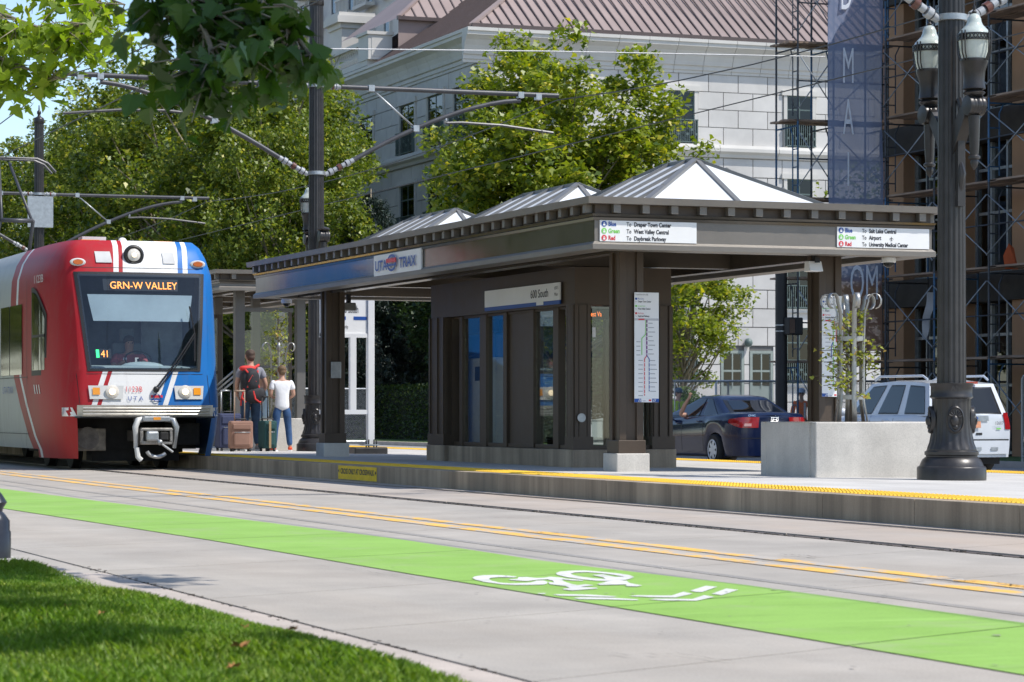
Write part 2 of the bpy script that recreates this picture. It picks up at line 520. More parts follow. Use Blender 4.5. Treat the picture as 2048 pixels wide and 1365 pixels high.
for crop, z, pts in (
    (CA, 0.007, [(470,128),(380,118),(250,113),(150,116),(85,127),(66,140),(90,155),(170,175),(260,187),(330,197),(450,203),(590,202),(700,200),(735,192),(740,175),(700,163),(640,165),(590,180),(500,186),(400,188),(310,182),(240,165),(215,150),(225,140),(300,132),(400,134),(440,136)]),
    (CA, 0.0074, [(395,152),(470,148),(480,132),(560,132),(640,140),(710,138),(760,130),(850,135),(920,148),(980,152),(1060,160),(1060,166),(960,162),(870,152),(880,165),(910,180),(960,195),(1010,205),(1080,196),(1160,206),(1060,216),(1040,222),(1170,226),(1195,234),(1130,240),(960,252),(880,244),(880,237),(940,230),(900,212),(840,206),(760,196),(745,177),(800,180),(790,165),(740,152),(650,156),(560,168),(470,164),(400,158)]),
    (CB, 0.007, [(600,100),(570,86),(480,73),(380,63),(270,55),(180,56),(100,62),(72,73),(85,85),(150,100),(250,114),(350,124),(460,126),(550,118),(500,112),(420,114),(330,108),(250,97),(190,86),(172,76),(200,68),(280,66),(370,72),(450,82),(520,94),(540,100)]),
    (CB, 0.0076, [(315,86),(390,80),(470,98),(540,98),(596,103),(550,116),(480,116),(420,121),(390,100)]),
    (CB, 0.0080, [(350,146),(420,128),(500,122),(550,125),(570,140),(655,156),(620,162),(545,160),(545,148),(480,150),(370,152)]),
    (CB, 0.007, [(50,216),(110,213),(300,217),(490,229),(440,233),(200,226),(100,224)]), (CB, 0.007, [(190,240),(240,235),(450,238),(630,250),(620,255),(400,249),(230,247)]),
    (CB, 0.007, [(560,226),(620,221),(850,223),(930,198),(995,211),(880,236),(700,234)]), (CB, 0.007, [(695,250),(750,244),(990,247),(1070,221),(1140,233),(1020,258),(800,256)]),
    (CB, 0.007, [(975,191),(1080,158),(1160,164),(1055,200),(1010,198)]), (CB, 0.007, [(1120,212),(1220,176),(1300,185),(1190,220)]), (CA, 0.007, [(650,278),(725,276),(720,284),(660,284)])):
    flat('bicycle_symbol', pts, m_white, crop, z)
# dirt crumbs in the gutter joint and on the lines
b = MB()
rr = random.Random(4)
for i in range(170):
    s = rr.uniform(4, 15); t = 3.125 + rr.gauss(0, 0.016); q = rr.uniform(0.003, 0.007)
    b.box(t - q, t + q, s - q * 2, s + q * 2, -0.02, rr.uniform(0.0, 0.004))
for i in range(420):
    s = rr.uniform(8, 40); t = 8.52 + rr.gauss(0, 0.02); q = rr.uniform(0.004, 0.012)
    b.box(t - q, t + q, s - q * 2, s + q * 2, -0.02, rr.uniform(0.0, 0.006))
tag(b.build('joint_grit', m_joint, road), kind='stuff')
# hairline cracks and dark spots on the slabs
m_crack = M('crack_dirt', (0.13, 0.115, 0.10), 1, var=0.2)
def crack(p0, p1, w, seed, wob=0.03):
    q = random.Random(seed); b = MB(); n = 26; v = []
    off = 0.0
    for i in range(n + 1):
        f = i / n; off = off * 0.8 + q.gauss(0, wob)
        t = p0[0] + (p1[0] - p0[0]) * f + off * 0.4; s = p0[1] + (p1[1] - p0[1]) * f + off
        ww = w * q.uniform(0.3, 1.0) * min(1, 6 * f + 0.2, 6 * (1 - f) + 0.2)
        v += [(t - ww, s - ww, 0.0095), (t + ww, s + ww, 0.0095)]
    b.add(v, [(2 * i, 2 * i + 1, 2 * i + 3, 2 * i + 2) for i in range(n)]); b.build('crack', m_crack, road, fix=False)
for k, (a, c, w) in enumerate(((G(300, 1025), G(520, 1013), 0.012), (G(540, 1012), G(800, 1004), 0.008), (G(1563, 1183), G(1994, 1144), 0.006), (G(1700, 1168), G(2048, 1150), 0.004), (G(55, 1119), G(520, 1100), 0.005), (G(90, 1085), G(330, 1076), 0.004), (G(820, 1040), G(1080, 1037), 0.005), (G(1060, 1066), G(1135, 1068), 0.010), (G(1560, 1113), G(1640, 1117), 0.009), (G(1880, 1163), G(1960, 1166), 0.010), (G(1990, 1168), G(2060, 1178), 0.012), (G(620, 1130), G(860, 1165), 0.003), (G(1200, 1310), G(1500, 1330), 0.003))):
    crack(a, c, w, k)
b = MB()
rr = random.Random(9)
for k in range(90):
    px, py = rr.uniform(100, 2040), rr.uniform(1000, 1350)
    t, s = G(px, py)
    if t < 3.2 or t > 8.4: continue
    r_ = rr.uniform(0.004, 0.014) * (1 if rr.random() < 0.9 else 1.8); m_ = 9
    b.add([(t + r_ * rr.uniform(0.25, 1) * math.cos(6.283 * i / m_), s + 1.6 * r_ * rr.uniform(0.5, 1) * math.sin(6.283 * i / m_), 0.0092) for i in range(m_)], [tuple(range(m_))])
tag(b.build('oil_spots', M('oil_spot', (0.24, 0.215, 0.19), 0.9, var=0.3), road, fix=False), kind='stuff')
# kerb with gutter pan
prof = [(3.115, -0.3), (3.115, 0.0), (2.80, 0.008), (2.74, 0.03), (2.70, 0.085), (2.66, 0.098), (2.50, 0.10), (2.50, -0.3)]
kerb = thing('kerb', (2.8, 10, 0), 'pale concrete kerb and gutter along the lawn', 'kerb')
del kerb['category']; del kerb['label']; struct(kerb)
ks = [-6, -2.4, 1.2, 4.3, 7.3, 10.4, 13.3]
for a, c in zip(ks, ks[1:]):
    b = MB(); b.prism(prof, 'y', a + 0.004, c - 0.004)
    b.build('kerb_stone', m_kerb, kerb)
b = MB(); b.box(-14, 2.74, 13.305, 14.19, -0.3, 0.03); b.build('kerb_stone', m_kerb, kerb, bevel=0.03)
b = MB(); b.box(2.745, 3.115, 13.305, 14.19, -0.3, 0.002); b.build('kerb_stone', m_kerb, kerb)
# lawn: soil sheet and grass blades
m_soil = M('lawn_soil', (0.045, 0.075, 0.018), 1, var=0.3, vscale=6)
b = MB()
nx, ny = 30, 40
def lawn_z(t, s): return 0.10 + 0.02 * min(1.0, (2.52 - t) / 0.5) + 0.012 * math.sin(t * 2.1 + s) + 0.035 * max(0, (2.0 - t)) * 0.5
vv = [(-6 + 8.52 * i / nx, 2 + 11.3 * j / ny) for j in range(ny + 1) for i in range(nx + 1)]
b.add([(t, s, lawn_z(t, s)) for t, s in vv], [(j * (nx + 1) + i, j * (nx + 1) + i + 1, (j + 1) * (nx + 1) + i + 1, (j + 1) * (nx + 1) + i) for j in range(ny) for i in range(nx)], smooth=True)
lawn = struct(b.build('lawn', m_soil))
m_grass = leafmat('grass_blade', (0.10, 0.20, 0.018), (0.21, 0.36, 0.035), (0.44, 0.50, 0.13), 0.42, 0.55, patchy=(0.30, 0.36, 0.07))
rg = np.random.default_rng(3)
n = 150000
gt = 2.58 - 3.9 * rg.random(n) ** 1.25
gs = 6.2 + 7.2 * rg.random(n)
x_img = (-gs * SN + gt * CS) / (gs * CS + gt * SN) * F_PX + 1024
keep = (x_img > -90) & (x_img < 1000)
gt, gs = gt[keep], gs[keep]
edge = np.clip((2.60 - gt) / 0.1, 0.25, 1)
n = len(gt)
gz = 0.10 + 0.02 * np.minimum(1.0, (2.52 - gt) / 0.5) + 0.012 * np.sin(gt * 2.1 + gs) + 0.0175 * np.maximum(0, 2.0 - gt)
patch = 0.75 + 0.35 * np.sin(gt * 3.1 + 1.3 * np.sin(gs * 1.7)) * np.sin(gs * 2.3 + gt)
hh = rg.uniform(0.022, 0.052, n) * patch * (0.5 + 0.5 * edge)
ang = rg.uniform(0, 2 * np.pi, n)
lean = rg.uniform(0.1, 1.0, n) * hh
w = rg.uniform(0.0016, 0.0034, n)
dx, dy = np.cos(ang), np.sin(ang)
base = np.stack([gt, gs, gz - 0.004], 1)
side = np.stack([-dy * w, dx * w, np.zeros(n)], 1)
tip = base + np.stack([dx * lean, dy * lean, hh], 1)
mid = base + np.stack([dx * lean * 0.35, dy * lean * 0.35, hh * 0.6], 1)
V = np.stack([base - side, base + side, mid + side * 0.8, tip, mid - side * 0.8], 1).reshape(-1, 3)
Fc = (np.arange(n)[:, None] * 5 + np.arange(5)[None, :])
go = np_mesh('grass', V, Fc, m_grass, nper=5)
tag(go, 'short green mown grass of the foreground lawn', 'grass', kind='stuff')
# fallen leaves on the lawn
m_dry = M('dry_leaf', (0.36, 0.17, 0.05), 0.8, var=0.3, vscale=30)
def fallen(px, py, size, a, word, wi=0):
    t, s = G(px, py, 0.13)
    z = 0.16
    b = MB()
    pts = [(-1, 0), (-.5, .35), (-.6, .8), (-.1, .5), (.3, .95), (.4, .4), (1, .3), (.55, 0), (.9, -.4), (.3, -.4), (.1, -.9), (-.2, -.45), (-.7, -.6)]
    ca, sa = math.cos(a), math.sin(a)
    v = [(t, s, z)] + [(t + size * (x * ca - y * sa), s + size * (x * sa + y * ca) * 0.9, z + size * (0.5 * x * x + 0.3 * y * (1 if k % 2 else -1))) for k, (x, y) in enumerate(pts)]
    nn = len(pts)
    b.add(v, [(0, i + 1, (i + 1) % nn + 1) for i in range(nn)])
    tag(b.build('fallen_leaf', m_dry), word, 'leaf', 'dry leaves fallen on the lawn')
fallen(480, 1312, 0.034, 0.4, 'large dry orange leaf, biggest one lying on the lawn')
fallen(468, 1355, 0.024, 1.8, 'dry brown leaf on the lawn nearest the bottom edge')
fallen(586, 1277, 0.022, 0.9, 'dry tan leaf standing on the lawn edge beside the kerb')
fallen(204, 1243, 0.018, 2.5, 'small dry leaf in the upper row on the lawn, right of its red neighbour')
fallen(135, 1228, 0.016, 0.2, 'small reddish dry leaf highest up on the lawn')
fallen(490, 1272, 0.016, 3.2, 'small dry leaf in the dark shadow band beside the kerb')
# ------------------------------------------------------------------ platform
P0, P1 = 3.0, 78.0
plat = MB()
plat.add([(10.32, P0, plat_z(10.32) - 0.03), (17.5, P0, plat_z(17.5) - 0.03), (17.5, P1, plat_z(17.5) - 0.03), (10.32, P1, plat_z(10.32) - 0.03)], [(0, 1, 2, 3)])
plat.box(10.33, 17.4, P0, P1, -0.4, 0.02)
platform = struct(plat.build('platform', m_joint))
def pslab(t0, t1, s0, s1, name, mat, dz=0.0, g=0.006):
    b = MB()
    v = []
    for z in (-0.06, 0.0):
        for t, s in ((t0 + g, s0 + g), (t1 - g, s0 + g), (t1 - g, s1 - g), (t0 + g, s1 - g)):
            v.append((t, s, plat_z(t) + z + dz))
    b.add(v, [(0, 3, 2, 1), (4, 5, 6, 7), (0, 1, 5, 4), (1, 2, 6, 5), (2, 3, 7, 6), (3, 0, 4, 7)])
    return b.build(name, mat, platform)
s = P0
while s < P1 - 0.1:
    pslab(10.885, 13.7, s, s + 3.0, 'slab', m_plat)
    pslab(13.7, 16.9, s, s + 3.0, 'slab', m_plat)
    s += 3.0
s = P0
k = 0
while s < 66:
    b = MB(); b.box(10.20, 10.33, s + 0.003, s + 1.497, -0.03, 0.2)
    b.box(10.33, 10.42, s + 0.003, s + 1.497, 0.10, plat_z(10.4) )
    b.build('wall_panel', m_wallc, platform, bevel=0.006)
    b = MB(); b.box(17.40, 17.6, s + 0.003, s + 1.497, -0.3, plat_z(17.5)); b.build('wall_panel', m_wallc, platform)
    s += 1.5
# tactile tiles with truncated domes (one shared mesh)
def tile_mesh():
    b = MB()
    b.box(0.004, 0.456, 0.004, 0.906, -0.02, 0.004)
    for i in range(7):
        for j in range(14):
            x, y = 0.036 + i * 0.0635, 0.036 + j * 0.0645
            r0, r1, h = 0.020, 0.011, 0.011
            v = [(x + r * math.cos(a), y + r * math.sin(a), z) for r, z in ((r0, 0.004), (r1, 0.004 + h)) for a in (0, 1.257, 2.513, 3.770, 5.027)]
            b.add(v, [(q, (q + 1) % 5, 5 + (q + 1) % 5, 5 + q) for q in range(5)] + [(5, 6, 7, 8, 9)])
    return b
t0 = tile_mesh().build('tactile_tile', m_tact, platform, local=True, fix=False)
first = True
s = P0
while s < 64:
    for tt in (10.422, 16.93):
        o = t0 if first else inst(t0, platform)
        first = False
        o.location = (tt, s, plat_z(tt + 0.2))
    s += 0.91
# painted notice on the platform face
m_sy = M('notice_yellow', (0.85, 0.58, 0.01), 0.6, var=0.12, vscale=8)
sa, sb = s_at(754, 10.2), s_at(677, 10.2)
notice = MB(); notice.add([(10.196, sb, 0.015), (10.196, sa, 0.015), (10.196, sa, 0.185), (10.196, sb, 0.185)], [(0, 1, 2, 3)])
notice = notice.build('painted_notice', m_sy)
tag(notice, 'yellow painted notice with black stencil letters on the platform face', 'notice')
text('CROSS ONLY AT CROSSWALK', 'lettering', notice, m_ink, (10.196, (sa + sb) / 2, 0.085), (0, -1, 0), (0, 0, 1), 0.065, 'CENTER', sx=(sb - sa) / 1.62 * 1.10, bold=0.003)
for q, d in ((sb - 0.04, 1), (sa + 0.04, -1)):
    b = MB(); b.add([(10.192, q + 0.03 * d, 0.117), (10.192, q - 0.02 * d, 0.145), (10.192, q - 0.02 * d, 0.089)], [(0, 1, 2)])
    b.build('arrow', m_ink, notice)
# ------------------------------------------------------------------ far carriageway, verge, far footway
b = MB()
b.add([(17.6, -10, far_z(17.6)), (30, -10, far_z(30)), (30, 330, far_z(30)), (17.6, 330, far_z(17.6))], [(0, 1, 2, 3)])
fr = struct(b.build('far_road', concrete('far_road_concrete', (0.33, 0.32, 0.31), mott=0.6)))
for tr in (17.9, 19.3):
    b = MB(); b.box(tr - 0.035, tr + 0.035, -10, 330, far_z(tr) - 0.05, far_z(tr) + 0.004); b.build('rail', m_rail, fr)
zf = far_z(30)
b = MB(); b.box(30, 30.3, -10, 330, zf - 0.2, zf + 0.13)
kf = struct(b.build('far_kerb', m_kerb))
b = MB(); b.box(30.3, 34, -10, 330, zf - 0.3, zf + 0.12); struct(b.build('far_verge', M('far_grass', (0.07, 0.13, 0.03), 1, var=0.35, vscale=3, bmp=0.6, bscale=30)))
b = MB(); b.box(34, 90, -10, 330, zf - 0.3, zf + 0.10); struct(b.build('hotel_forecourt', concrete('forecourt', (0.34, 0.33, 0.30), mott=0.5)))
# ------------------------------------------------------------------ platform shelter (canopy, columns, skylights)
T0, T1, S0, S1 = 11.465, 15.70, 27.30, 41.15
m_panel = M('skylight_panel', (0.70, 0.72, 0.735), 0.35, var=0.05, vscale=1.5)
m_rib = M('skylight_rib', (0.20, 0.195, 0.185), 0.4, 0.3, var=0.08)
m_soff = M('soffit_metal', (0.15, 0.125, 0.10), 0.25, 0.5, var=0.15, vscale=1.0, bmp=0.12, bscale=1.5)
def ring_band(b, t0, t1, s0, s1, o0, z0, o1, z1, mi=0, inner=0.25, south=None):
    """mitred band round the rectangle; offset o0 at z0 to o1 at z1"""
    def cs(o): return [(t0 - o, s0 - o), (t1 + o, s0 - o), (t1 + o, s1 + o), (t0 - o, s1 + o)]
    v = [(*p, z0) for p in cs(o0)] + [(*p, z1) for p in cs(o1)] + [(*p, z0) for p in cs(-inner)] + [(*p, z1) for p in cs(-inner)]
    f = []
    for i in range(4):
        j = (i + 1) % 4
        f += [(i, j, 4 + j, 4 + i), (8 + j, 8 + i, 12 + i, 12 + j), (4 + i, 4 + j, 12 + j, 12 + i), (j, i, 8 + i, 8 + j)]
    b.add(v, f, mi)
    if south is not None: b.m[-16] = south
def canopy_roof(root, t0, t1, s0, s1, zb, zt, dent=0.36, mf=None):
    """fascia in mouldings, a row of dentils, cap and soffit"""
    h = zt - zb
    mf = mf or m_fascia
    b = MB(); ring_band(b, t0, t1, s0, s1, 0.035, zb, 0.035, zb + 0.055); ring_band(b, t0, t1, s0, s1, 0.035, zb + 0.055, 0.004, zb + 0.085)
    b.build('lower_lip', m_fasc2, root)
    b = MB(); ring_band(b, t0, t1, s0, s1, 0.0, zb + 0.085, 0.0, zt - 0.25, south=1)  # south face takes the lighter metal in place of sunlight
    b.build('fascia', [mf, m_fasc2], root)
    b = MB(); ring_band(b, t0, t1, s0, s1, 0.018, zt - 0.25, 0.026, zt - 0.222); ring_band(b, t0, t1, s0, s1, 0.012, zt - 0.222, 0.045, zt - 0.185)
    b.build('moulding', m_fascia, root)
    b = MB(); ring_band(b, t0, t1, s0, s1, -0.010, zt - 0.185, -0.010, zt - 0.075)
    b.build('dentil_frieze', m_bronze, root)
    b = MB(); ring_band(b, t0, t1, s0, s1, 0.115, zt - 0.075, 0.125, zt)
    b.build('cap', m_fasc2, root)
    d0 = None
    def dentil(t, s, ax):
        nonlocal d0
        if d0 is None:
            q = MB(); q.box(-0.042, 0.042, -0.042, 0.042, -0.092, 0.0)
            d0 = q.build('dentil', m_fasc2, root, local=True); o = d0
        else: o = inst(d0, root)
        o.location = Vector((t, s, zt - 0.077)) - ORG[root.name]
    n = int((s1 - s0) / dent)
    for i in range(n + 1):
        s = s0 + 0.12 + (s1 - s0 - 0.24) * i / n
        dentil(t0 - 0.035, s, 0); dentil(t1 + 0.035, s, 0)
    n = int((t1 - t0) / dent)
    for i in range(n + 1):
        t = t0 + 0.24 + (t1 - t0 - 0.40) * i / n
        dentil(t, s0 - 0.035, 1)
    b = MB(); b.box(t0 + 0.26, t1 - 0.26, s0 + 0.26, s1 - 0.26, zt - 0.16, zt - 0.02)
    for tt in (t0 + 0.62, t1 - 0.8): b.box(tt, tt + 0.18, s0 + 0.26, s1 - 0.26, zb + 0.02, zt - 0.165)
    for i in range(5):
        ss = s0 + 0.6 + (s1 - s0 - 1.4) * i / 4
        b.box(t0 + 0.8, t1 - 0.8, ss, ss + 0.2, zb + 0.03, zt - 0.165)
    b.build('soffit', m_soff, root)
def skylight(root, t0, t1, s0, s1, z0, z1, run, nrib):
    tm = (t0 + t1) / 2
    r0, r1 = (tm, s0 + run, z1), (tm, s1 - run, z1)
    c = [(t0, s0, z0), (t1, s0, z0), (t1, s1, z0), (t0, s1, z0)]
    b = MB()
    for q in ((c[0], c[1], r0), (c[1], c[2], r1, r0), (c[2], c[3], r1), (c[3], c[0], r0, r1)): b.add(q, [tuple(range(len(q)))])
    b.box(t0, t1, s0, s1, z0 - 0.08, z0 - 0.001)
    sk = b.build('skylight', m_panel, root, fix=False)
    def rib(p, q, w=0.06):
        k = MB(); k.bar(p, q, w, 0.05); k.build('rib', m_rib, sk)
    for p, q in ((c[0], r0), (c[1], r0), (c[2], r1), (c[3], r1), (r0, r1)): rib(p, q, 0.075)
    rib(((t0 + t1) / 2 + 0.02, s0, z0), r0)
    for i in range(1, nrib):
        s = s0 + (s1 - s0) * i / nrib
        f = min(1.0, (s - s0) / run, (s1 - s) / run)
        for tt in (t0, t1): rib((tt, s, z0 + 0.01), (tt + (tm - tt) * f, s, z0 + (z1 - z0) * f + 0.01), 0.04)
    for p, q in ((c[0], c[1]), (c[3], c[0]), (c[1], c[2])): rib(p, q, 0.07)
shel = thing('platform_shelter', (13.67, 34.4, 0.17), 'long dark bronze platform shelter with three white hipped skylights', 'shelter')
canopy_roof(shel, T0, T1, S0, S1, 2.66, 3.232)
skylight(shel, 12.35, 14.85, 28.0, 31.45, 3.228, 3.885, 1.25, 7)
skylight(shel, 12.35, 14.85, 31.75, 36.1, 3.228, 3.885, 1.2, 8)
skylight(shel, 12.35, 14.85, 36.5, 40.9, 3.228, 3.885, 1.2, 8)
def column(root, t, s, w=0.30, ztop=2.80, base=True, mat=None):
    z0 = plat_z(t)
    mat = mat or m_bronze
    b = MB(); h = w / 2
    # four corner angles and recessed webs
    b.box(t - h + 0.03, t + h - 0.03, s - h + 0.03, s + h - 0.03, z0 + 0.2, ztop)
    for a in (-1, 1):
        for c in (-1, 1):
            b.box(*sorted((t + a * h, t + a * (h - 0.085))), *sorted((s + c * h, s + c * (h - 0.085))), z0 + 0.2, ztop)
    o = b.build('column', mat, root, bevel=0.006)
    if base:
        b = MB(); b.box(t - h - 0.02, t + h + 0.02, s - h - 0.02, s + h + 0.02, z0 + 0.21, z0 + 0.36)
        b.build('collar', m_bronze if mat is m_bronze else mat, o, bevel=0.006)
        b = MB(); b.box(t - h - 0.055, t + h + 0.055, s - h - 0.055, s + h + 0.055, z0 - 0.02, z0 + 0.21)
        b.build('footing', m_plant, o, bevel=0.012)
    return o
col1 = column(shel, 12.28, 28.30)
col2 = column(shel, 12.18, 39.35)
col3 = column(shel, 14.83, 28.30)
col4 = column(shel, 14.83, 39.35)
b = MB(); sB = 39.35 - 0.155; b.box(12.10, 12.26, sB - 0.03, sB, z_at(757, 12.2, sB), z_at(724, 12.2, sB)); b.build('control_box', m_galv, col2, bevel=0.006)
# destination boards on the south fascia
def destination(ta, tb, rows, label):
    zb, zt = 2.746, 2.978
    y = S0 - 0.016
    b = MB(); b.box(ta, tb, y, y + 0.012, zb, zt)
    o = b.build('destination_board', m_signw)
    tag(o, label, 'sign')
    ht = (zt - zb) / 3
    sc = 0.78
    for i, (cn, mc, dest) in enumerate(rows):
        zc = zt - ht * (i + 0.5)
        d = MB(); d.lathe([(0.032, 0), (0.032, 0.001)], (ta + 0.05, y - 0.003, zc), 20, axis='y'); dk = d.build('line_symbol', mc, o)
        d = MB(); d.prism([(ta + 0.036, zc - 0.02), (ta + 0.064, zc - 0.02), (ta + 0.061, zc + 0.010), (ta + 0.05, zc + 0.019), (ta + 0.039, zc + 0.010)], 'y', y - 0.005, y - 0.0045); d.build('tram_pictogram', m_signw, dk)
        for dx in (-0.006, 0.006):
            d = MB(); d.box(ta + 0.05 + dx - 0.003, ta + 0.05 + dx + 0.003, y - 0.0062, y - 0.006, zc + 0.001, zc + 0.008); d.build('pictogram_window', mc, dk)
        text(cn, 'lettering', o, mc, (ta + 0.10, y, zc - 0.022), (1, 0, 0), (0, 0, 1), 0.048, sx=sc, bold=0.0022)
        text('To', 'lettering', o, m_ink, (ta + 0.32, y, zc - 0.022), (1, 0, 0), (0, 0, 1), 0.045, sx=sc, bold=0.0012)
        text(dest, 'lettering', o, m_ink, (ta + 0.41, y, zc - 0.022), (1, 0, 0), (0, 0, 1), 0.046, sx=sc * (0.93 if len(dest) > 22 else 1.0), bold=0.0022)
    return o
y = S0
ta, tb = t_at(1197, y) + 0.01, t_at(1392, y)
destination(ta, tb, (('Blue', m_sblue, 'Draper Town Center'), ('Green', m_sgreen, 'West Valley Central'), ('Red', m_sred, 'Daybreak Parkway')), 'white destination board on the fascia listing Draper Town Center')
ta2, tb2 = t_at(1673, y), t_at(1857, y)
db = destination(ta2, tb2, (('Blue', m_sblue, 'Salt Lake Central'), ('Green', m_sgreen, 'Airport'), ('Red', m_sred, 'University Medical Center')), 'white destination board on the fascia listing Salt Lake Central')
b = MB(); q = (ta2 + 0.70, S0 - 0.019, 2.852)
for poly in ([(-.003, -.022), (.003, -.022), (.003, .024), (0, .03), (-.003, .024)], [(-.026, -.004), (0, .010), (.026, -.004), (.026, .001), (0, .018), (-.026, .001)], [(-.012, -.022), (0, -.015), (.012, -.022), (.012, -.018), (0, -.009), (-.012, -.018)]):
    b.add([(q[0] + x, q[1] - 0.0003 * len(poly), q[2] + z) for x, z in poly], [tuple(range(len(poly)))])
b.build('aeroplane_pictogram', m_ink, db)
# UTA TRAX board on the street side
sa, sb = s_at(846, T0), s_at(752, T0)
b = MB(); b.box(T0 - 0.03, T0 - 0.006, sa, sb, 2.70, 3.0)
ux = b.build('name_board', m_signw); tag(ux, 'white board with raised blue UTA TRAX letters on the street side fascia', 'sign')
xx = T0 - 0.03
wdt = sb - sa
SXA = wdt * 0.25 / 0.36
UTX = text('UTA', 'lettering', ux, m_sblue, (xx, sb - wdt * 0.05, 2.785), (0, -1, 0), (0, 0, 1), 0.135, sx=SXA, ext=0.02, bold=0.004)
text('TRAX', 'lettering', ux, m_sblue, (xx, sb - wdt * 0.575, 2.785), (0, -1, 0), (0, 0, 1), 0.135, sx=SXA, ext=0.02, bold=0.004)
b = MB(); cy = sb - wdt * 0.43
ringp = [(cy + 0.30 * wdt * 0.33 * math.cos(a), 2.865 + 0.115 * math.sin(a)) for a in [2 * math.pi * i / 24 for i in range(24)]]
inn = [(cy + (y_ - cy) * 0.72, 2.865 + (z_ - 2.865) * 0.74) for y_, z_ in ringp]
v = [(xx - 0.03, *p) for p in ringp] + [(xx - 0.03, *p) for p in inn]
b.add(v, [(i, (i + 1) % 24, 24 + (i + 1) % 24, 24 + i) for i in range(24)])
b.build('emblem_ring', m_sblue, ux)
b = MB(); b.box(xx - 0.04, xx - 0.032, cy - 0.10 * wdt, cy + 0.10 * wdt, 2.868, 2.925); b.build('emblem_bar', m_sred, ux)
b = MB(); b.box(xx - 0.04, xx - 0.032, cy - 0.10 * wdt, cy + 0.10 * wdt, 2.822, 2.85); b.build('emblem_bar', m_sblue, ux)
# line maps hung on the two front columns
def line_map(tc, s, w, zb, zt, rows, label, variant):
    y = s - 0.012
    ta = tc - w / 2
    b = MB(); b.box(ta, ta + w, y, y + 0.008, zb, zt)
    o = b.build('line_map', m_signw, bevel=0.004); tag(o, label, 'sign')
    h = zt - zb
    X = lambda u: ta + w * u
    Zp = lambda q: zt - h * q
    def bx(u0, u1, q0, q1, m, nm, d=0.002):
        k = MB(); k.box(X(u0), X(u1), y - d, y - d + 0.0015, Zp(q1), Zp(q0)); k.build(nm, m, o)
    def seg(u0, q0, u1, q1, m, wd=0.012):
        k = MB(); k.bar((X(u0), y - 0.003, Zp(q0)), (X(u1), y - 0.003, Zp(q1)), wd, 0.002, up=(0, 1, 0)); k.build('route_line', m, o)
    text('Trains from this side', 'lettering', o, m_ink, (X(0.04), y, Zp(0.026)), (1, 0, 0), (0, 0, 1), 0.017, sx=0.78)
    q = 0.062
    for nm, mc, to in rows:
        bx(0.03, 0.11, q - 0.012, q + 0.006, mc, 'line_symbol')
        text(nm, 'lettering', o, mc, (X(0.14), y, Zp(q + 0.003)), (1, 0, 0), (0, 0, 1), 0.019, sx=0.74)
        text('To', 'lettering', o, m_ink, (X(0.03), y, Zp(q + 0.029)), (1, 0, 0), (0, 0, 1), 0.015, sx=0.7)
        text(to, 'lettering', o, m_ink, (X(0.14), y, Zp(q + 0.029)), (1, 0, 0), (0, 0, 1), 0.020, sx=0.66, bold=0.0006)
        q += 0.066
    bx(0, 1, 0.236, 0.256, M('map_grey', (0.5, 0.5, 0.52), 0.5, var=0), 'map_band')
    bx(0.16, 0.40, 0.240, 0.252, m_sred, 'map_flag', 0.004)
    bx(0, 1, 0.967, 0.999, m_sblue, 'map_footer')
    bx(0.28, 0.72, 0.966, 1.0, m_signw, 'map_footer', 0.003)
    for u in (0.16, 0.22, 0.76, 0.82):
        seg(u, 0.996, u + 0.05, 0.97, m_signw, 0.006)
    text('UTA', 'lettering', o, m_sblue, (X(0.32), y - 0.002, Zp(0.992)), (1, 0, 0), (0, 0, 1), 0.014, sx=1.0)
    bx(0.58, 0.68, 0.975, 0.990, m_sred, 'map_emblem', 0.005)
    m_pur = M('map_purple', (0.20, 0.05, 0.22), 0.5, var=0)
    if variant == 0:
        seg(0.50, 0.25, 0.50, 0.575, m_pur, 0.016); seg(0.46, 0.25, 0.46, 0.38, m_sgreen, 0.008)
        seg(0.46, 0.38, 0.30, 0.42, m_sgreen, 0.009); seg(0.30, 0.42, 0.30, 0.57, m_sgreen, 0.009)
        seg(0.50, 0.575, 0.41, 0.605, m_sred, 0.009); seg(0.41, 0.605, 0.41, 0.94, m_sred, 0.009)
        seg(0.50, 0.575, 0.60, 0.605, m_sblue, 0.009); seg(0.60, 0.605, 0.60, 0.90, m_sblue, 0.009)
        ticks = [(0.56, 0.28 + 0.04 * i, 0.74 + 0.05 * (i % 3)) for i in range(8)] + [(0.64, 0.62 + 0.04 * i, 0.84 + 0.04 * (i % 3)) for i in range(8)] + [(0.16, 0.62 + 0.04 * i, 0.34) for i in range(9)] + [(0.08, 0.45 + 0.04 * i, 0.24) for i in range(4)]
        dots = [(0.50, 0.28 + 0.04 * i) for i in range(8)] + [(0.41, 0.64 + 0.04 * i) for i in range(8)] + [(0.60, 0.64 + 0.04 * i) for i in range(7)]
    else:
        seg(0.54, 0.25, 0.54, 0.90, m_sgreen, 0.010); seg(0.58, 0.25, 0.58, 0.30, m_sred, 0.010); seg(0.58, 0.30, 0.68, 0.33, m_sred, 0.010); seg(0.68, 0.33, 0.68, 0.46, m_sred, 0.010)
        seg(0.52, 0.46, 0.44, 0.50, m_sblue, 0.010); seg(0.44, 0.50, 0.44, 0.62, m_sblue, 0.010)
        ticks = [(0.16, 0.34 + 0.04 * i, 0.40) for i in range(7)] + [(0.76, 0.30 + 0.04 * i, 0.95) for i in range(5)] + [(0.62, 0.68 + 0.045 * i, 0.9) for i in range(5)]
        dots = [(0.54, 0.30 + 0.05 * i) for i in range(12)]
    for u, q, u2 in ticks: bx(u, u2, q - 0.003, q + 0.003, M('map_small_print', (0.3, 0.3, 0.32), 0.6, var=0), 'station_name')
    for u, q in dots: bx(u - 0.022, u + 0.022, q - 0.004, q + 0.004, m_signw, 'station_dot', 0.006)
sc = 28.15
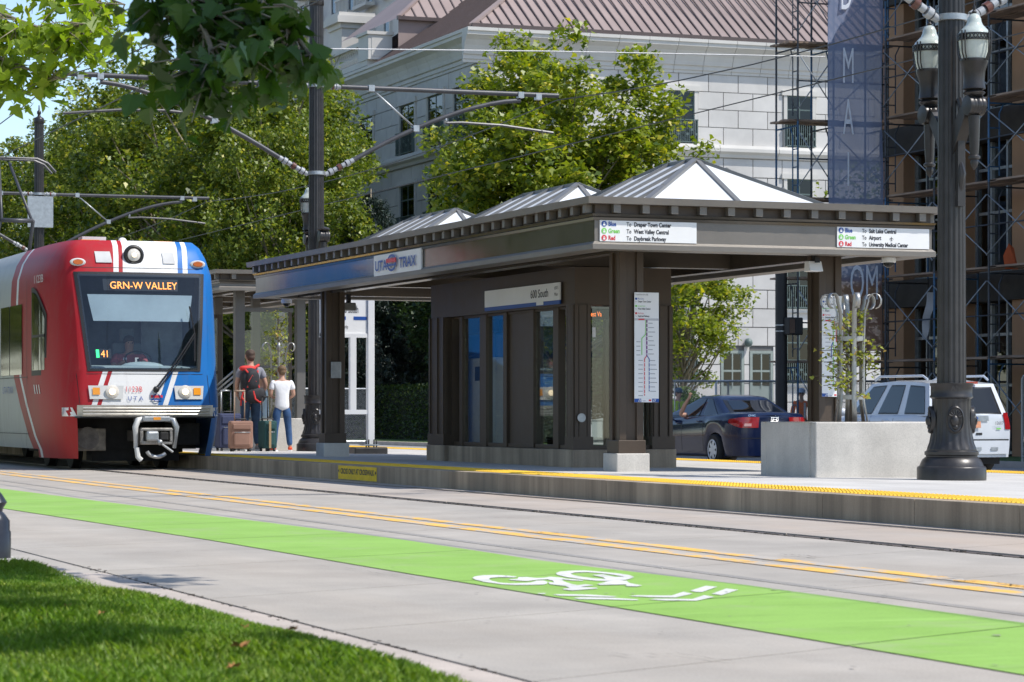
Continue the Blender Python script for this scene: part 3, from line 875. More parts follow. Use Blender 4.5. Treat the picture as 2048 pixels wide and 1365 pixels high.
line_map((t_at(1268, sc) + t_at(1317, sc)) / 2, sc, t_at(1317, sc) - t_at(1268, sc), z_at(805, 12.3, sc), z_at(585, 12.3, sc), (('Blue Line', m_sblue, 'Draper Town Center'), ('Green Line', m_sgreen, 'West Valley Central'), ('Red Line', m_sred, 'Daybreak Parkway')), 'tall white line map on the shelter column nearest the tracks', 0)
line_map((t_at(1643, sc) + t_at(1685, sc)) / 2, sc, t_at(1685, sc) - t_at(1643, sc), z_at(794, 14.8, sc), z_at(592, 14.8, sc), (('Blue Line', m_sblue, 'Salt Lake Central'), ('Green Line', m_sgreen, 'Airport'), ('Red Line', m_sred, 'University Medical')), 'tall white line map on the column behind the planter tree', 1)
# ------------------------------------------------------------------ glazed kiosk under the canopy
ka, kb, kt0, kt1 = 30.7, 36.1, 12.62, 13.95
kio = thing('waiting_room', ((kt0 + kt1) / 2, (ka + kb) / 2, 0.17), 'dark bronze glazed waiting room under the shelter', 'kiosk')
z0 = plat_z(12.6)
zk, zg, zh = z0 + 0.22, 0.45, 2.19
b = MB(); b.box(kt0 - 0.04, kt1 + 0.04, ka - 0.04, ka + 0.9, z0 - 0.03, zk); b.box(kt0 + 0.02, kt1 + 0.04, ka + 0.9, kb - 0.72, z0 - 0.03, zk - 0.004); b.box(kt0 - 0.04, kt1 + 0.04, kb - 0.72, kb + 0.04, z0 - 0.03, zk)
b.build('plinth', m_wallc, kio, bevel=0.01)
b = MB(); b.box(kt0 + 0.012, kt1 - 0.012, ka + 0.012, kb - 0.012, zh, 2.66)
b.build('header', m_bronze, kio)
b = MB(); b.box(kt1 - 0.06, kt1 - 0.01, ka + 0.5, kb - 0.5, zk, zh); kb_wall = b
def pier(t0_, t1_, s0_, s1_):
    b = MB(); b.box(t0_, t1_, s0_, s1_, zk, zh); o = b.build('pier', m_bronze, kio, bevel=0.006)
    n = 2
    for i in range(n + 1):
        ss = s0_ + (s1_ - s0_) * i / n; tt = t0_ + (t1_ - t0_) * i / n
        q = MB(); q.box(t0_ - 0.02, t0_, max(s0_ + 0.003, ss - 0.05), min(s1_ - 0.003, ss + 0.05), zk + 0.16, zh + (0.0)); q.build('cover_strip', m_bronze, o)
        q = MB(); q.box(max(t0_ + 0.003, tt - 0.05), min(t1_ - 0.003, tt + 0.05), s0_ - 0.02, s0_, zk + 0.16, zh); q.build('cover_strip', m_bronze, o)
    q = MB(); q.box(t0_ - 0.026, t1_ + 0.026, s0_ - 0.026, s1_ + 0.026, zk + 0.003, zk + 0.16); q.build('pier_base', m_bronze, o)
pier(kt0, kt0 + 0.30, kb - 0.62, kb)
pier(kt0, t_at(1181, ka), ka, ka + 0.22)
pier(kt1 - 0.26, kt1, ka, ka + 0.26)
pier(kt1 - 0.3, kt1, kb - 0.3, kb)
tw = kt0 + 0.16
def frame_bar(t0_, t1_, s0_, s1_, za, zb_): q = MB(); q.box(t0_, t1_, s0_, s1_, za, zb_); q.build('mullion', m_bronze, kio, bevel=0.004)
def pane_w(x0, x1, mat=None):      # pane in the street-side wall between two survey columns
    sa, sb = s_at(x1, tw), s_at(x0, tw)
    q = MB(); q.box(tw - 0.004, tw + 0.004, sa, sb, zg, zh - 0.02); q.build('pane', mat or m_glass, kio)
for x0, x1 in ((931, 966), (979, 1013), (1074, 1113)): pane_w(x0, x1)
sa, sb = s_at(1063, tw), s_at(1020, tw)
q = MB(); q.box(tw - 0.01, tw + 0.01, sa, sb, zg, zh - 0.02); q.build('door_panel', m_bronze, kio)
for x0, x1 in ((925, 931), (966, 979), (1013, 1020), (1063, 1074), (1113, 1124)):
    frame_bar(tw - 0.05, tw + 0.05, s_at(x1, tw) + 0.002, s_at(x0, tw) - 0.002, zk, zh + 0.004)
frame_bar(tw - 0.03, tw + 0.03, ka + 0.3, kb - 0.64, zk + 0.003, zg)
frame_bar(tw - 0.03, tw + 0.03, ka + 0.3, kb - 0.64, zh - 0.03, zh + 0.002)
ye = ka + 0.06
te = [t_at(x, ye) for x in (1184, 1221, 1246, 1300)]
for a, c in ((te[0], te[1]), (te[2], kt1 - 0.3)):
    q = MB(); q.box(a, c, ye - 0.004, ye + 0.004, zg, zh - 0.02); q.build('pane', m_glass, kio)
frame_bar(te[1] + 0.002, te[2] - 0.002, ye - 0.05, ye + 0.05, zk, zh)
frame_bar(t_at(1181, ka) + 0.004, kt1 - 0.262, ye - 0.03, ye + 0.03, zk + 0.003, zg)
# east wall: pane and mullions, so one looks through the room
for i in range(6):
    a = ka + 0.3 + (kb - ka - 0.66) * i / 6; c = a + (kb - ka - 0.66) / 6
    q = MB(); q.box(kt1 - 0.10, kt1 - 0.092, a + 0.04, c - 0.04, zg, zh); q.build('pane', m_glass, kio)
    frame_bar(kt1 - 0.13, kt1 - 0.06, c - 0.04, c + 0.035, zk, zh)
b = MB(); b.box(kt0 + 0.3, kt1 - 0.12, kb - 0.10, kb - 0.04, zk, zh); b.build('back_wall', m_bronze, kio)
b = MB(); q = t_at(1160, ka); b.lathe([(0.055, 0), (0.055, 0.012), (0.04, 0.025), (0.012, 0.03)], (q, ka - 0.055, z_at(836, q, ka)), 20, axis='y'); b.build('push_button', m_galv, kio)
# ticket machine and screen inside
tv = thing('ticket_machine', (13.35, 35.0, z0 + 0.2), 'beige ticket machine with blue top band inside the waiting room', 'machine')
b = MB(); b.box(13.05, 13.55, 34.6, 35.8, z0 + 0.2, 1.62); b.build('cabinet', M('machine_beige', (0.74, 0.66, 0.55), 0.5), tv, bevel=0.02)
b = MB(); b.box(13.05, 13.55, 34.6, 35.8, 1.623, 1.95); b.build('top_band', m_sblue, tv, bevel=0.02)
b = MB(); b.box(13.044, 13.05, 35.0, 35.4, 1.3, 1.5); b.build('screen', m_dark, tv)
m_led = M('orange_led', (1.0, 0.22, 0.04), 0.5, var=0, emis=1.6)
led = thing('led_display', (13.0, ka + 0.3, 2.1), 'orange text display behind the waiting room glass', 'display')
b = MB(); b.box(te[0] - 0.05, te[1] + 0.25, ka + 0.30, ka + 0.36, 2.02, 2.16); b.build('housing', m_dark, led)
text('to West Va', 'lettering', led, m_led, (te[0] - 0.045, ka + 0.298, 2.06), (1, 0, 0), (0, 0, 1), 0.062, sx=0.66)
b = MB(); b.box(te[0], te[0] + 0.045, ye - 0.012, ye - 0.006, z_at(675, 13, ye), z_at(655, 13, ye)); tag(b.build('door_notice', m_signw), 'small white notice stuck on the waiting room end glass', 'notice')
# station name board
tn = kt0 - 0.012
sa, sb = s_at(1122, tn), s_at(972, tn)
sn = thing('station_name_board', (tn, (sa + sb) / 2, 2.2), 'white 600 South name board with blue band on the waiting room', 'sign')
b = MB(); b.box(tn - 0.02, tn, sa, sb, 2.265, 2.485); b.build('board', m_signw, sn)
b = MB(); b.box(tn - 0.021, tn, sa, sb, 2.215, 2.263); b.build('blue_band', m_sblue, sn)
text('600 South', 'lettering', sn, m_ink, (tn - 0.021, s_at(1064, tn), 2.32), (0, -1, 0), (0, 0, 1), 0.105, sx=(s_at(1064, tn) - s_at(1106, tn)) / 0.72, bold=0.001)
text('650 S', 'lettering', sn, m_ink, (tn - 0.021, s_at(1112, tn), 2.40), (0, -1, 0), (0, 0, 1), 0.042, sx=1.0)
text('Main', 'lettering', sn, m_ink, (tn - 0.021, s_at(1112, tn), 2.32), (0, -1, 0), (0, 0, 1), 0.042, sx=1.0)
b = MB(); b.box(tn - 0.025, tn - 0.0225, s_at(1090, tn), s_at(1076, tn), 2.222, 2.265); b.build('emblem_plate', m_signw, sn)
# bin, floodlight, cameras
def bin_at(px, py, h, w):
    t, s = G(px, py, plat_z(12.3))
    o = thing('litter_bin', (t, s, plat_z(t)), 'black glossy litter bin standing before the waiting room', 'bin')
    b = MB(); b.prism([(t - w / 2, plat_z(t)), (t + w / 2, plat_z(t)), (t + w / 2 + 0.015, plat_z(t) + h), (t - w / 2 - 0.015, plat_z(t) + h)], 'y', s, s + w)
    b.build('body', M('bin_black', (0.02, 0.019, 0.018), 0.15, 0.2, var=0.1, bmp=0.2, bscale=3), o, bevel=0.01)
    b = MB(); b.box(t - w / 2 - 0.02, t + w / 2 + 0.02, s - 0.01, s + w + 0.01, plat_z(t) + h + 0.001, plat_z(t) + h + 0.02); b.build('rim', m_dark, o)
bin_at(1121, 929, 0.34, 0.2)
fl = thing('floodlight', (14.6, 27.7, 2.5), 'white square floodlight under the near edge of the canopy', 'lamp')
t = t_at(1630, 27.6)
b = MB(); b.prism([(27.55, 2.48), (27.60, 2.60), (27.70, 2.60), (27.72, 2.48)], 'x', t - 0.085, t + 0.085); b.build('housing', m_signw, fl, bevel=0.01)
b = MB(); b.bar((t, 27.62, 2.61), (t, 27.64, 2.72), 0.03, 0.05); b.box(t - 0.03, t + 0.03, 27.535, 27.55, 2.58, 2.64); b.build('bracket', m_dark, fl)
def dome(t, s, z, label):
    o = thing('dome_camera', (t, s, z), label, 'camera', 'dome cameras under the canopy')
    b = MB(); b.lathe([(0.085, 0.02), (0.085, 0.075), (0.07, 0.085)], (t, s, z), 20); b.build('housing', m_signw, o)
    b = MB(); b.ball((t, s, z + 0.02), 0.062); b.build('dome', m_dglass, o)
dome(t_at(1777, 27.65), 27.65, 2.585, 'white dome camera under the right corner of the canopy')
dome(12.05, s_at(573, 12.05), 2.585, 'white dome camera under the far end of the canopy')
fx = thing('flood_lamp', (12.45, 40.0, 2.4), 'grey floodlight hung beside the far shelter column', 'lamp')
t, s = 12.5, s_at(697, 12.5)
b = MB(); b.prism([(s - 0.1, z_at(622, t, s)), (s - 0.07, z_at(606, t, s)), (s + 0.07, z_at(606, t, s)), (s + 0.1, z_at(622, t, s))], 'x', t - 0.10, t + 0.10); b.build('housing', m_galv, fx, bevel=0.01)
b = MB(); b.bar((t, s, z_at(606, t, s)), (t, s, 2.68), 0.06, 0.06); b.build('bracket', m_dark, fx)
# ------------------------------------------------------------------ free-standing white sign frame
t, s = 13.9, 42.85
sgf = thing('sign_frame', (t, s, plat_z(t)), 'white post-mounted station sign frame on a dark footing', 'sign')
m_wp = M('white_post', (0.74, 0.745, 0.75), 0.4, var=0.04)
zp = plat_z(t)
pz = lambda y: z_at(y, t, s)
ts = t_at(739, s)
b = MB(); b.box(ts - 0.32, ts + 0.26, s - 0.2, s + 0.25, zp - 0.02, zp + 0.11); b.build('footing', m_iron, sgf, bevel=0.02)
b = MB(); b.box(t_at(734, s), t_at(747, s), s - 0.06, s + 0.06, zp + 0.13, 3.0); b.build('post', m_wp, sgf, bevel=0.006)
for dx in (-0.09, -0.045, 0.045, 0.09):
    b = MB(); b.tube([(ts + dx, s - 0.1, zp + 0.1), (ts + dx, s - 0.1, zp + 0.24)], 0.012, 8); b.build('anchor_bolt', m_dark, sgf)
b = MB(); b.box(ts - 0.13, ts + 0.13, s - 0.14, s + 0.14, zp + 0.14, zp + 0.16); b.build('base_plate', m_galv, sgf)
t6 = t_at(640, s)
b = MB(); b.box(t6, t_at(734, s) - 0.003, s - 0.03, s + 0.03, pz(674), pz(590)); b.build('board', m_signw, sgf)
b = MB(); b.box(t6, t_at(734, s) - 0.003, s - 0.05, s + 0.05, pz(676), pz(668)); b.build('rail', m_wp, sgf)
b = MB(); b.box(t6, t_at(734, s) - 0.003, s - 0.05, s + 0.05, pz(829), pz(820)); b.build('rail', m_wp, sgf)
b = MB(); b.box(t_at(699, s), t_at(711, s), s - 0.05, s + 0.05, pz(820), pz(676)); b.build('upright', m_wp, sgf)
b = MB(); b.box(t_at(653, s), t_at(665, s), s - 0.05, s + 0.05, zp, pz(676)); b.build('upright', m_wp, sgf)
text('600 South', 'lettering', sgf, m_ink, (t_at(716, s), s - 0.032, pz(627)), (1, 0, 0), (0, 0, 1), 0.13, 'RIGHT', sx=0.42)
text('Plan your trip', 'lettering', sgf, m_ink, (t_at(695, s), s - 0.032, pz(658)), (1, 0, 0), (0, 0, 1), 0.065, 'RIGHT', sx=0.5)
for xa, xb in ((640, 694), (706, 736)):
    b = MB(); b.box(t_at(xa, s), t_at(xb, s) - 0.03, s - 0.034, s - 0.0305, pz(641), pz(634)); b.build('blue_band', m_sblue, sgf)
# ------------------------------------------------------------------ second, lighter shelter farther along the platform
m_grey2 = M('grey_bronze', (0.13, 0.122, 0.112), 0.5, 0.2, var=0.08, vscale=3)
u0, v0 = 12.78, 48.3
sh2 = thing('far_shelter', (14.4, 54, plat_z(14)), 'grey glazed shelter beyond the waiting travellers', 'shelter')
canopy_roof(sh2, u0, 16.0, v0, 60.0, 3.12, 3.50, dent=0.5, mf=m_grey2)
for px, s, w in ((478, 49.0, 0.18), (511, 51.5, 0.16), (600, 49.0, 0.17), (436, 53.5, 0.16), (561, 58.0, 0.16)):
    t = t_at(px, s); z0 = plat_z(t)
    b = MB(); b.box(t - w / 2, t + w / 2, s - w / 2, s + w / 2, z0, 3.2); c_ = b.build('column', m_grey2, sh2, bevel=0.006)
    b = MB(); b.box(t - w / 2 - 0.03, t + w / 2 + 0.03, s - w / 2 - 0.03, s + w / 2 + 0.03, z0, z0 + 0.12); b.build('foot', m_grey2, c_)
s = 49.0
za, zb_ = plat_z(13) + 0.15, z_at(623, 13, s)
for xa, xb in ((488, 586),):
    ta_, tb_ = t_at(xa, s), t_at(xb, s)
    b = MB(); b.box(ta_, tb_, s - 0.03, s + 0.03, zb_, zb_ + 0.075); b.build('top_rail', m_grey2, sh2)
    b = MB(); b.box(ta_, tb_, s - 0.02, s + 0.02, 1.7, 1.74); b.build('middle_rail', m_grey2, sh2)
    b = MB(); b.box(tb_ - 0.09, tb_ - 0.03, s - 0.03, s + 0.03, za, zb_ - 0.003); b.build('mullion', m_bronze, sh2)
    b = MB(); b.box(ta_ + 0.01, tb_ - 0.1, s - 0.004, s + 0.004, za, zb_ - 0.003); b.build('pane', m_glass, sh2)
for xa, xb in ((405, 443),):
    s = 50.5; ta_, tb_ = t_at(xa, s), t_at(xb, s)
    b = MB(); b.box(tb_ - 0.09, tb_, s - 0.04, s + 0.04, za, 2.75); b.build('mullion', m_bronze, sh2)
    b = MB(); b.box(ta_, tb_ - 0.093, s - 0.03, s + 0.03, 2.68, 2.75); b.box(ta_, tb_ - 0.093, s - 0.03, s + 0.03, 1.6, 1.66); b.build('frame_rail', m_bronze, sh2)
    b = MB(); b.box(ta_, tb_ - 0.093, s - 0.004, s + 0.004, za, 2.677); b.build('pane', m_glass, sh2)
hr = thing('ramp_handrail', (12.9, 50, plat_z(13)), 'sloping steel handrail behind the man', 'handrail')
for dz in (0, 0.16, 0.32):
    b = MB(); b.tube([(t_at(430, 49.8), 49.8, z_at(775, 13, 49.8) - dz * 0.6), (t_at(472, 49.4), 49.4, z_at(738, 13, 49.4) - dz * 0.6)], 0.02, 8); b.build('rail', m_galv, hr)
b = MB(); b.tube([(t_at(434, 49.8), 49.8, plat_z(13)), (t_at(434, 49.8), 49.8, z_at(772, 13, 49.8))], 0.022, 8); b.build('upright', m_galv, hr)
# ------------------------------------------------------------------ fluted lamp and catenary posts
m_globe = M('lamp_globe', (0.52, 0.57, 0.52), 0.14, var=0.10, vscale=12, coat=0.6)
m_insul = M('insulator_grey', (0.36, 0.375, 0.39), 0.35, var=0.1)
m_insb = M('insulator_brown', (0.12, 0.045, 0.03), 0.3, var=0.1)
m_tube = M('arm_tube', (0.065, 0.066, 0.072), 0.45, 0.2, var=0.15, vscale=4)
m_wire = M('wire', (0.05, 0.048, 0.045), 0.5, 0.3, var=0)
def post(root, c, ztop, detail=True, base=True):
    x, y, z = c
    if base:
        b = MB()
        b.lathe([(0.355, 0), (0.355, 0.125), (0.345, 0.14), (0.33, 0.145), (0.32, 0.17), (0.30, 0.21), (0.27, 0.235), (0.262, 0.24), (0.262, 0.25), (0.277, 0.262), (0.277, 0.292), (0.262, 0.30), (0.255, 0.305), (0.255, 0.315)], c, 48)
        b.build('base', m_iron, root)
        def fl(k, zz): return 0.965 if (k % 4 in (1, 2) and 0.33 < zz < 0.82) else 1.0
        b = MB()
        prof = [(0.252, 0.315), (0.25, 0.335), (0.232, 0.38), (0.216, 0.46), (0.206, 0.56), (0.201, 0.68), (0.200, 0.80), (0.200, 0.835)]
        b.lathe(prof, c, 80, flute=fl); b.build('bell', m_iron, root, sharp=25)
        b = MB()
        b.lathe([(0.2, 0.835), (0.222, 0.85), (0.222, 0.865), (0.214, 0.875), (0.214, 0.965), (0.222, 0.975), (0.222, 0.998), (0.16, 1.0)], c, 48)
        b.build('collar', m_iron, root)
        for k in range(4):
            a = R(-110 + 90 * k)
            d = Vector((math.cos(a), math.sin(a), 0)); rt = Vector((-math.sin(a), math.cos(a), 0)); cc = Vector(c) + Vector((0, 0, 0.62)) + d * 0.200
            b = MB()
            nn = 28
            rings = []
            for (sc_, dep) in ((1.0, 0.0), (1.0, 0.030), (0.90, 0.042), (0.84, 0.028), (0.7, 0.026)):
                rings.append([cc + rt * (0.093 * sc_ * math.cos(q)) + Vector((0, 0, 0.142 * sc_ * math.sin(q))) + d * (dep - 0.02 * math.cos(q) ** 2) for q in [2 * math.pi * i / nn for i in range(nn)]])
            v = [p for r_ in rings for p in r_]
            b.add(v, [(i * nn + j, i * nn + (j + 1) % nn, (i + 1) * nn + (j + 1) % nn, (i + 1) * nn + j) for i in range(len(rings) - 1) for j in range(nn)], 0, True)
            b.add(rings[-1], [tuple(range(nn))])
            md = b.build('medallion', m_iron, root)
            # raised profile head with feathered crown
            b = MB()
            b.ball(cc + d * 0.028 + Vector((0, 0, -0.01)) - rt * 0.008, (0.04, 0.04, 0.062), 12, 10)
            b.ball(cc + d * 0.022 + Vector((0, 0, -0.075)) + rt * 0.0, (0.032, 0.032, 0.03), 10, 6)
            for i in range(7):
                q = R(20 + i * 22)
                p0 = cc + d * 0.034 + rt * (0.03 * math.cos(q)) + Vector((0, 0, 0.022 + 0.03 * math.sin(q)))
                p1 = cc + d * 0.03 + rt * (0.074 * math.cos(q)) + Vector((0, 0, 0.012 + 0.086 * math.sin(q)))
                b.tube([p0, p1], [0.007, 0.009], 6)
            for i in range(4):
                b.tube([cc + d * 0.034 + rt * (0.03 + 0.008 * i) + Vector((0, 0, 0.01)), cc + d * 0.026 + rt * (0.03 + 0.011 * i) + Vector((0, 0, -0.07 + 0.01 * i))], 0.006, 6)
            b.tube([cc + d * 0.055 - rt * 0.04 + Vector((0, 0, 0.005)), cc + d * 0.05 - rt * 0.046 + Vector((0, 0, -0.02))], 0.008, 6)
            b.build('relief_head', m_iron, md)
    def fs(k, zz): return (0.935, 1.0, 1.0, 0.955)[k % 4]
    b = MB(); b.lathe([(0.150, 0.998 if base else 0.0), (0.148, 1.4), (0.125, ztop - z - 0.4), (0.124, ztop - z - 0.2)], c, 64, flute=fs); b.build('shaft', m_iron, root, sharp=20)
    b = MB(); b.lathe([(0.124, 0), (0.138, 0.02), (0.138, 0.12), (0.12, 0.16), (0.07, 0.19), (0.05, 0.20), (0.035, 0.24), (0.06, 0.29), (0.05, 0.34), (0.02, 0.37), (0.012, 0.5)], (x, y, ztop - 0.2), 24); b.build('finial', m_iron, root)
def lantern(root, c, sgn, post_y, globe=True):
    """globe lantern on a scroll bracket; c = bottom of the globe"""
    x, y, z = c
    if not globe:
        b = MB(); b.lathe([(0.09, -0.345), (0.115, -0.32), (0.09, -0.30), (0.075, -0.295), (0.02, -0.28)], c, 24); cup = b.build('bracket_cap', m_iron, root)
    else:
        cup = lantern_head(root, c)
    bracket(cup, c, sgn, post_y)
def lantern_head(root, c):
    x, y, z = c
    ln = MB(); ln.lathe([(0.115, -0.28), (0.105, -0.2), (0.112, -0.1), (0.138, -0.02), (0.142, 0.0), (0.142, 0.02), (0.13, 0.025)], c, 32, flute=lambda k, q: 0.93 if k % 2 and -0.26 < q < -0.03 else 1); cup = ln.build('lantern', m_iron, root)
    b = MB(); b.lathe([(0.128, 0.02), (0.142, 0.08), (0.155, 0.17), (0.166, 0.25), (0.166, 0.265), (0.152, 0.30), (0.12, 0.335), (0.09, 0.365), (0.075, 0.40), (0.07, 0.43), (0.05, 0.47), (0.02, 0.485)], c, 28); b.build('globe', m_globe, cup)
    b = MB()
    for dz in (0.205, 0.262): b.lathe([(0.170, dz), (0.176, dz + 0.003), (0.176, dz + 0.012), (0.170, dz + 0.015)], c, 28)
    for k in range(28):
        a = 2 * math.pi * k / 28
        for da in (0.11, -0.11):
            b.bar((x + 0.173 * math.cos(a), y + 0.173 * math.sin(a), z + 0.215), (x + 0.173 * math.cos(a + 2 * da), y + 0.173 * math.sin(a + 2 * da), z + 0.268), 0.010, 0.008)
    b.build('band', m_iron, cup)
    for k in range(4):
        a = R(25 + 90 * k)
        for da in (-0.10, 0.10):
            q = [(x + r_ * math.cos(a + da), y + r_ * math.sin(a + da), z + zz) for r_, zz in ((0.15, 0.0), (0.185, 0.08), (0.192, 0.2), (0.19, 0.30))]
            b = MB(); b.tube(q, 0.008, 6); b.build('cage_strap', m_iron, cup)
    b = MB(); b.lathe([(0.02, 0.485), (0.028, 0.50), (0.012, 0.52), (0.02, 0.54), (0.006, 0.58), (0.006, 0.66)], c, 12); b.build('spike', m_iron, cup)
    b = MB(); b.lathe([(0.09, -0.345), (0.115, -0.32), (0.09, -0.30), (0.075, -0.295), (0.115, -0.28)], c, 24); b.build('neck', m_iron, cup)
    return cup
def bracket(cup, c, sgn, post_y):
    x, y, z = c
    b = MB()
    b.lathe([(0.02, -0.095), (0.098, -0.09), (0.104, -0.06), (0.098, -0.045), (0.104, -0.03), (0.098, -0.012), (0.104, 0.0), (0.098, 0.012), (0.104, 0.03), (0.098, 0.045), (0.104, 0.06), (0.098, 0.09), (0.02, 0.095)], (x, y, z - 0.45), 24, axis='x')
    b.prism([(y - sgn * 0.02, z - 0.36), (y - sgn * 0.16, z - 0.44), (post_y + sgn * 0.12, z - 0.62), (post_y + sgn * 0.12, z - 0.92), (post_y + sgn * 0.2, z - 0.78), (y - sgn * 0.10, z - 0.56)], 'x', x - 0.06, x + 0.06)
    b.build('scroll_bracket', m_iron, cup)
    b = MB(); b.lathe([(0.06, -0.55), (0.05, -0.85), (0.042, -0.95), (0.062, -0.965), (0.062, -0.985), (0.035, -1.0), (0.042, -1.03), (0.03, -1.07), (0.008, -1.10)], c, 20); b.build('pendant', m_iron, cup)
    b = MB()
    pts = [(x, post_y + sgn * (0.16 + 0.05 * math.sin(q * 1.1) ), z - 0.35 - 0.11 * q) for q in range(0, 10)]
    b.tube(pts, [0.035, 0.03, 0.045, 0.03, 0.03, 0.045, 0.03, 0.045, 0.03, 0.05], 8)
    b.box(x - 0.04, x + 0.04, *sorted((post_y + sgn * 0.12, post_y + sgn * 0.2)), z - 1.45, z - 0.6)
    b.build('wall_plate', m_iron, cup)
def arms(root, c, zu, zl, reach_l, reach_r):
    x, y, _ = c
    for sgn, reach in ((-1, reach_l), (1, reach_r)):
        if not reach: continue
        b = MB(); b.tube([(x + sgn * 0.45, y, zu), (x + sgn * reach, y, zu + 0.02)], 0.045, 10); up = b.build('cantilever_arm', m_tube, root)
        pts = []
        for i in range(13):
            q = i / 12
            pts.append((x + sgn * (0.42 + (reach - 0.75 - 0.42) * q), y, zl + (zu - 0.10 - zl) * (1 - (1 - q) ** 1.55)))
        b = MB(); b.tube([(x + sgn * 0.16, y, zl - 0.12)] + pts[1:], 0.042, 10); lo = b.build('curved_strut', m_tube, root)
        for zz, p1 in ((zu, None), (zl - 0.02, None)):
            q0 = Vector((x + sgn * 0.15, y, zu)) if zz == zu else Vector((x + sgn * 0.16, y, zl - 0.12))
            q1 = Vector((x + sgn * 0.46, y, zu)) if zz == zu else Vector(pts[1])
            d = (q1 - q0)
            for i in range(7):
                a = q0 + d * (i / 7); e = q0 + d * ((i + 0.75) / 7)
                b = MB(); b.tube([a, e], 0.062 if i % 2 else 0.045, 10); b.build('insulator', m_insb if i == 3 else m_insul, root)
        b = MB(); b.tube([(x + sgn * reach * 0.22, y, zu), pts[5]], 0.018, 6); b.build('tie_rod', m_galv, root)
        for p in ((x + sgn * reach * 0.22, y, zu), pts[5], (x + sgn * (reach - 0.75), y, zu), (x + sgn * (reach - 0.4), y, zu - 0.02)):
            b = MB(); b.box(p[0] - 0.055, p[0] + 0.055, y - 0.055, y + 0.055, p[2] - 0.055, p[2] + 0.055); b.build('clamp', m_galv, root)
        p = pts[7]
        pp = [(p[0], y, p[2] - 0.12), (p[0] + sgn * 0.3, y, p[2] - 0.10), (p[0] + sgn * 1.1, y, p[2] - 0.12), (p[0] + sgn * 2.1, y, p[2] - 0.22)]
        b = MB(); b.tube(pp, 0.026, 6); b.build('steady_arm', m_tube, root)
        b = MB(); b.tube([p, pp[0]], 0.03, 6); b.build('hanger', m_galv, root)
    for zz in (zu, zl - 0.1):
        b = MB(); b.lathe([(0.15, -0.035), (0.165, -0.03), (0.165, 0.03), (0.15, 0.035)], (x, y, zz), 24); b.build('pole_band', m_galv, root)
PT = 13.92
P_S = (24.2, 45.95, 71.4)
P_T = (14.15, 13.92, 13.92)
names = ('tall black fluted lamp post in front of the concrete planter', 'black fluted catenary post behind the travellers with globe lanterns', 'distant black fluted catenary post behind the tram')
zg_ = 4.42
for i, ps in enumerate(P_S):
    PT = P_T[i]
    zb = plat_z(PT)
    po = thing('lamp_post', (PT, ps, zb), names[i], 'lamp post', 'catenary lamp posts along the platform')
    post(po, (PT, ps, zb), 8.3 if i < 2 else 8.75)
    if i < 2:
        dz = 0 if i == 0 else 0.0
        lantern(po, (PT, ps - 0.45, zg_ + dz), -1, ps, globe=(i == 0)); lantern(po, (PT, ps + 0.45, zg_ + dz), 1, ps)
    arms(po, (PT, ps, 0), 6.68, 5.22 if i else 5.02, 4.65, 4.65)
    if i == 2:
        b = MB(); b.box(PT - 0.34, PT + 0.34, ps - 0.2, ps - 0.17, z_at(456, PT, ps), z_at(394, PT, ps)); b.build('sign_plate', m_galv, po)
b = MB(); text('AN', 'lettering', bpy.data.objects['lamp_post'], m_iron, (14.01, 24.2 - 0.214, 1.08), (1, -0.25, 0), (0, 0, 1), 0.055, ext=0.02)
# overhead wires
def wire(pts, r, label, mat=None):
    b = MB(); b.tube(pts, r, 5, caps=False)
    tag(b.build('overhead_wire', mat or m_wire), label, 'wire', 'overhead line wires')
def sag(t, s0, s1, z0, z1, n=10, dip=0.0):
    return [(t, s0 + (s1 - s0) * i / n, z0 + (z1 - z0) * i / n - dip * 4 * (i / n) * (1 - i / n)) for i in range(n + 1)]
for t, nm in ((9.3, 'near'), (18.55, 'far')):
    wire([p for a, c in zip((-2, 24.2, 45.95, 71.4, 100), (24.2, 45.95, 71.4, 100, 130)) for p in sag(t, a, c, 6.62, 6.62, 8, 0.35)], 0.011, 'sagging messenger wire above the %s track' % nm)
    wire(sag(t, -2, 130, 5.75, 5.75), 0.010, 'straight contact wire above the %s track' % nm)
s = 58.0
wire([(t_at(575, s), s, z_at(97, t_at(575, s), s)), (t_at(1100, s), s, z_at(103, t_at(1100, s), s)), (t_at(1650, s), s, z_at(114, t_at(1650, s), s))], 0.014, 'pale span cable across the hotel front', M('cable_grey', (0.6, 0.6, 0.6), 0.5))
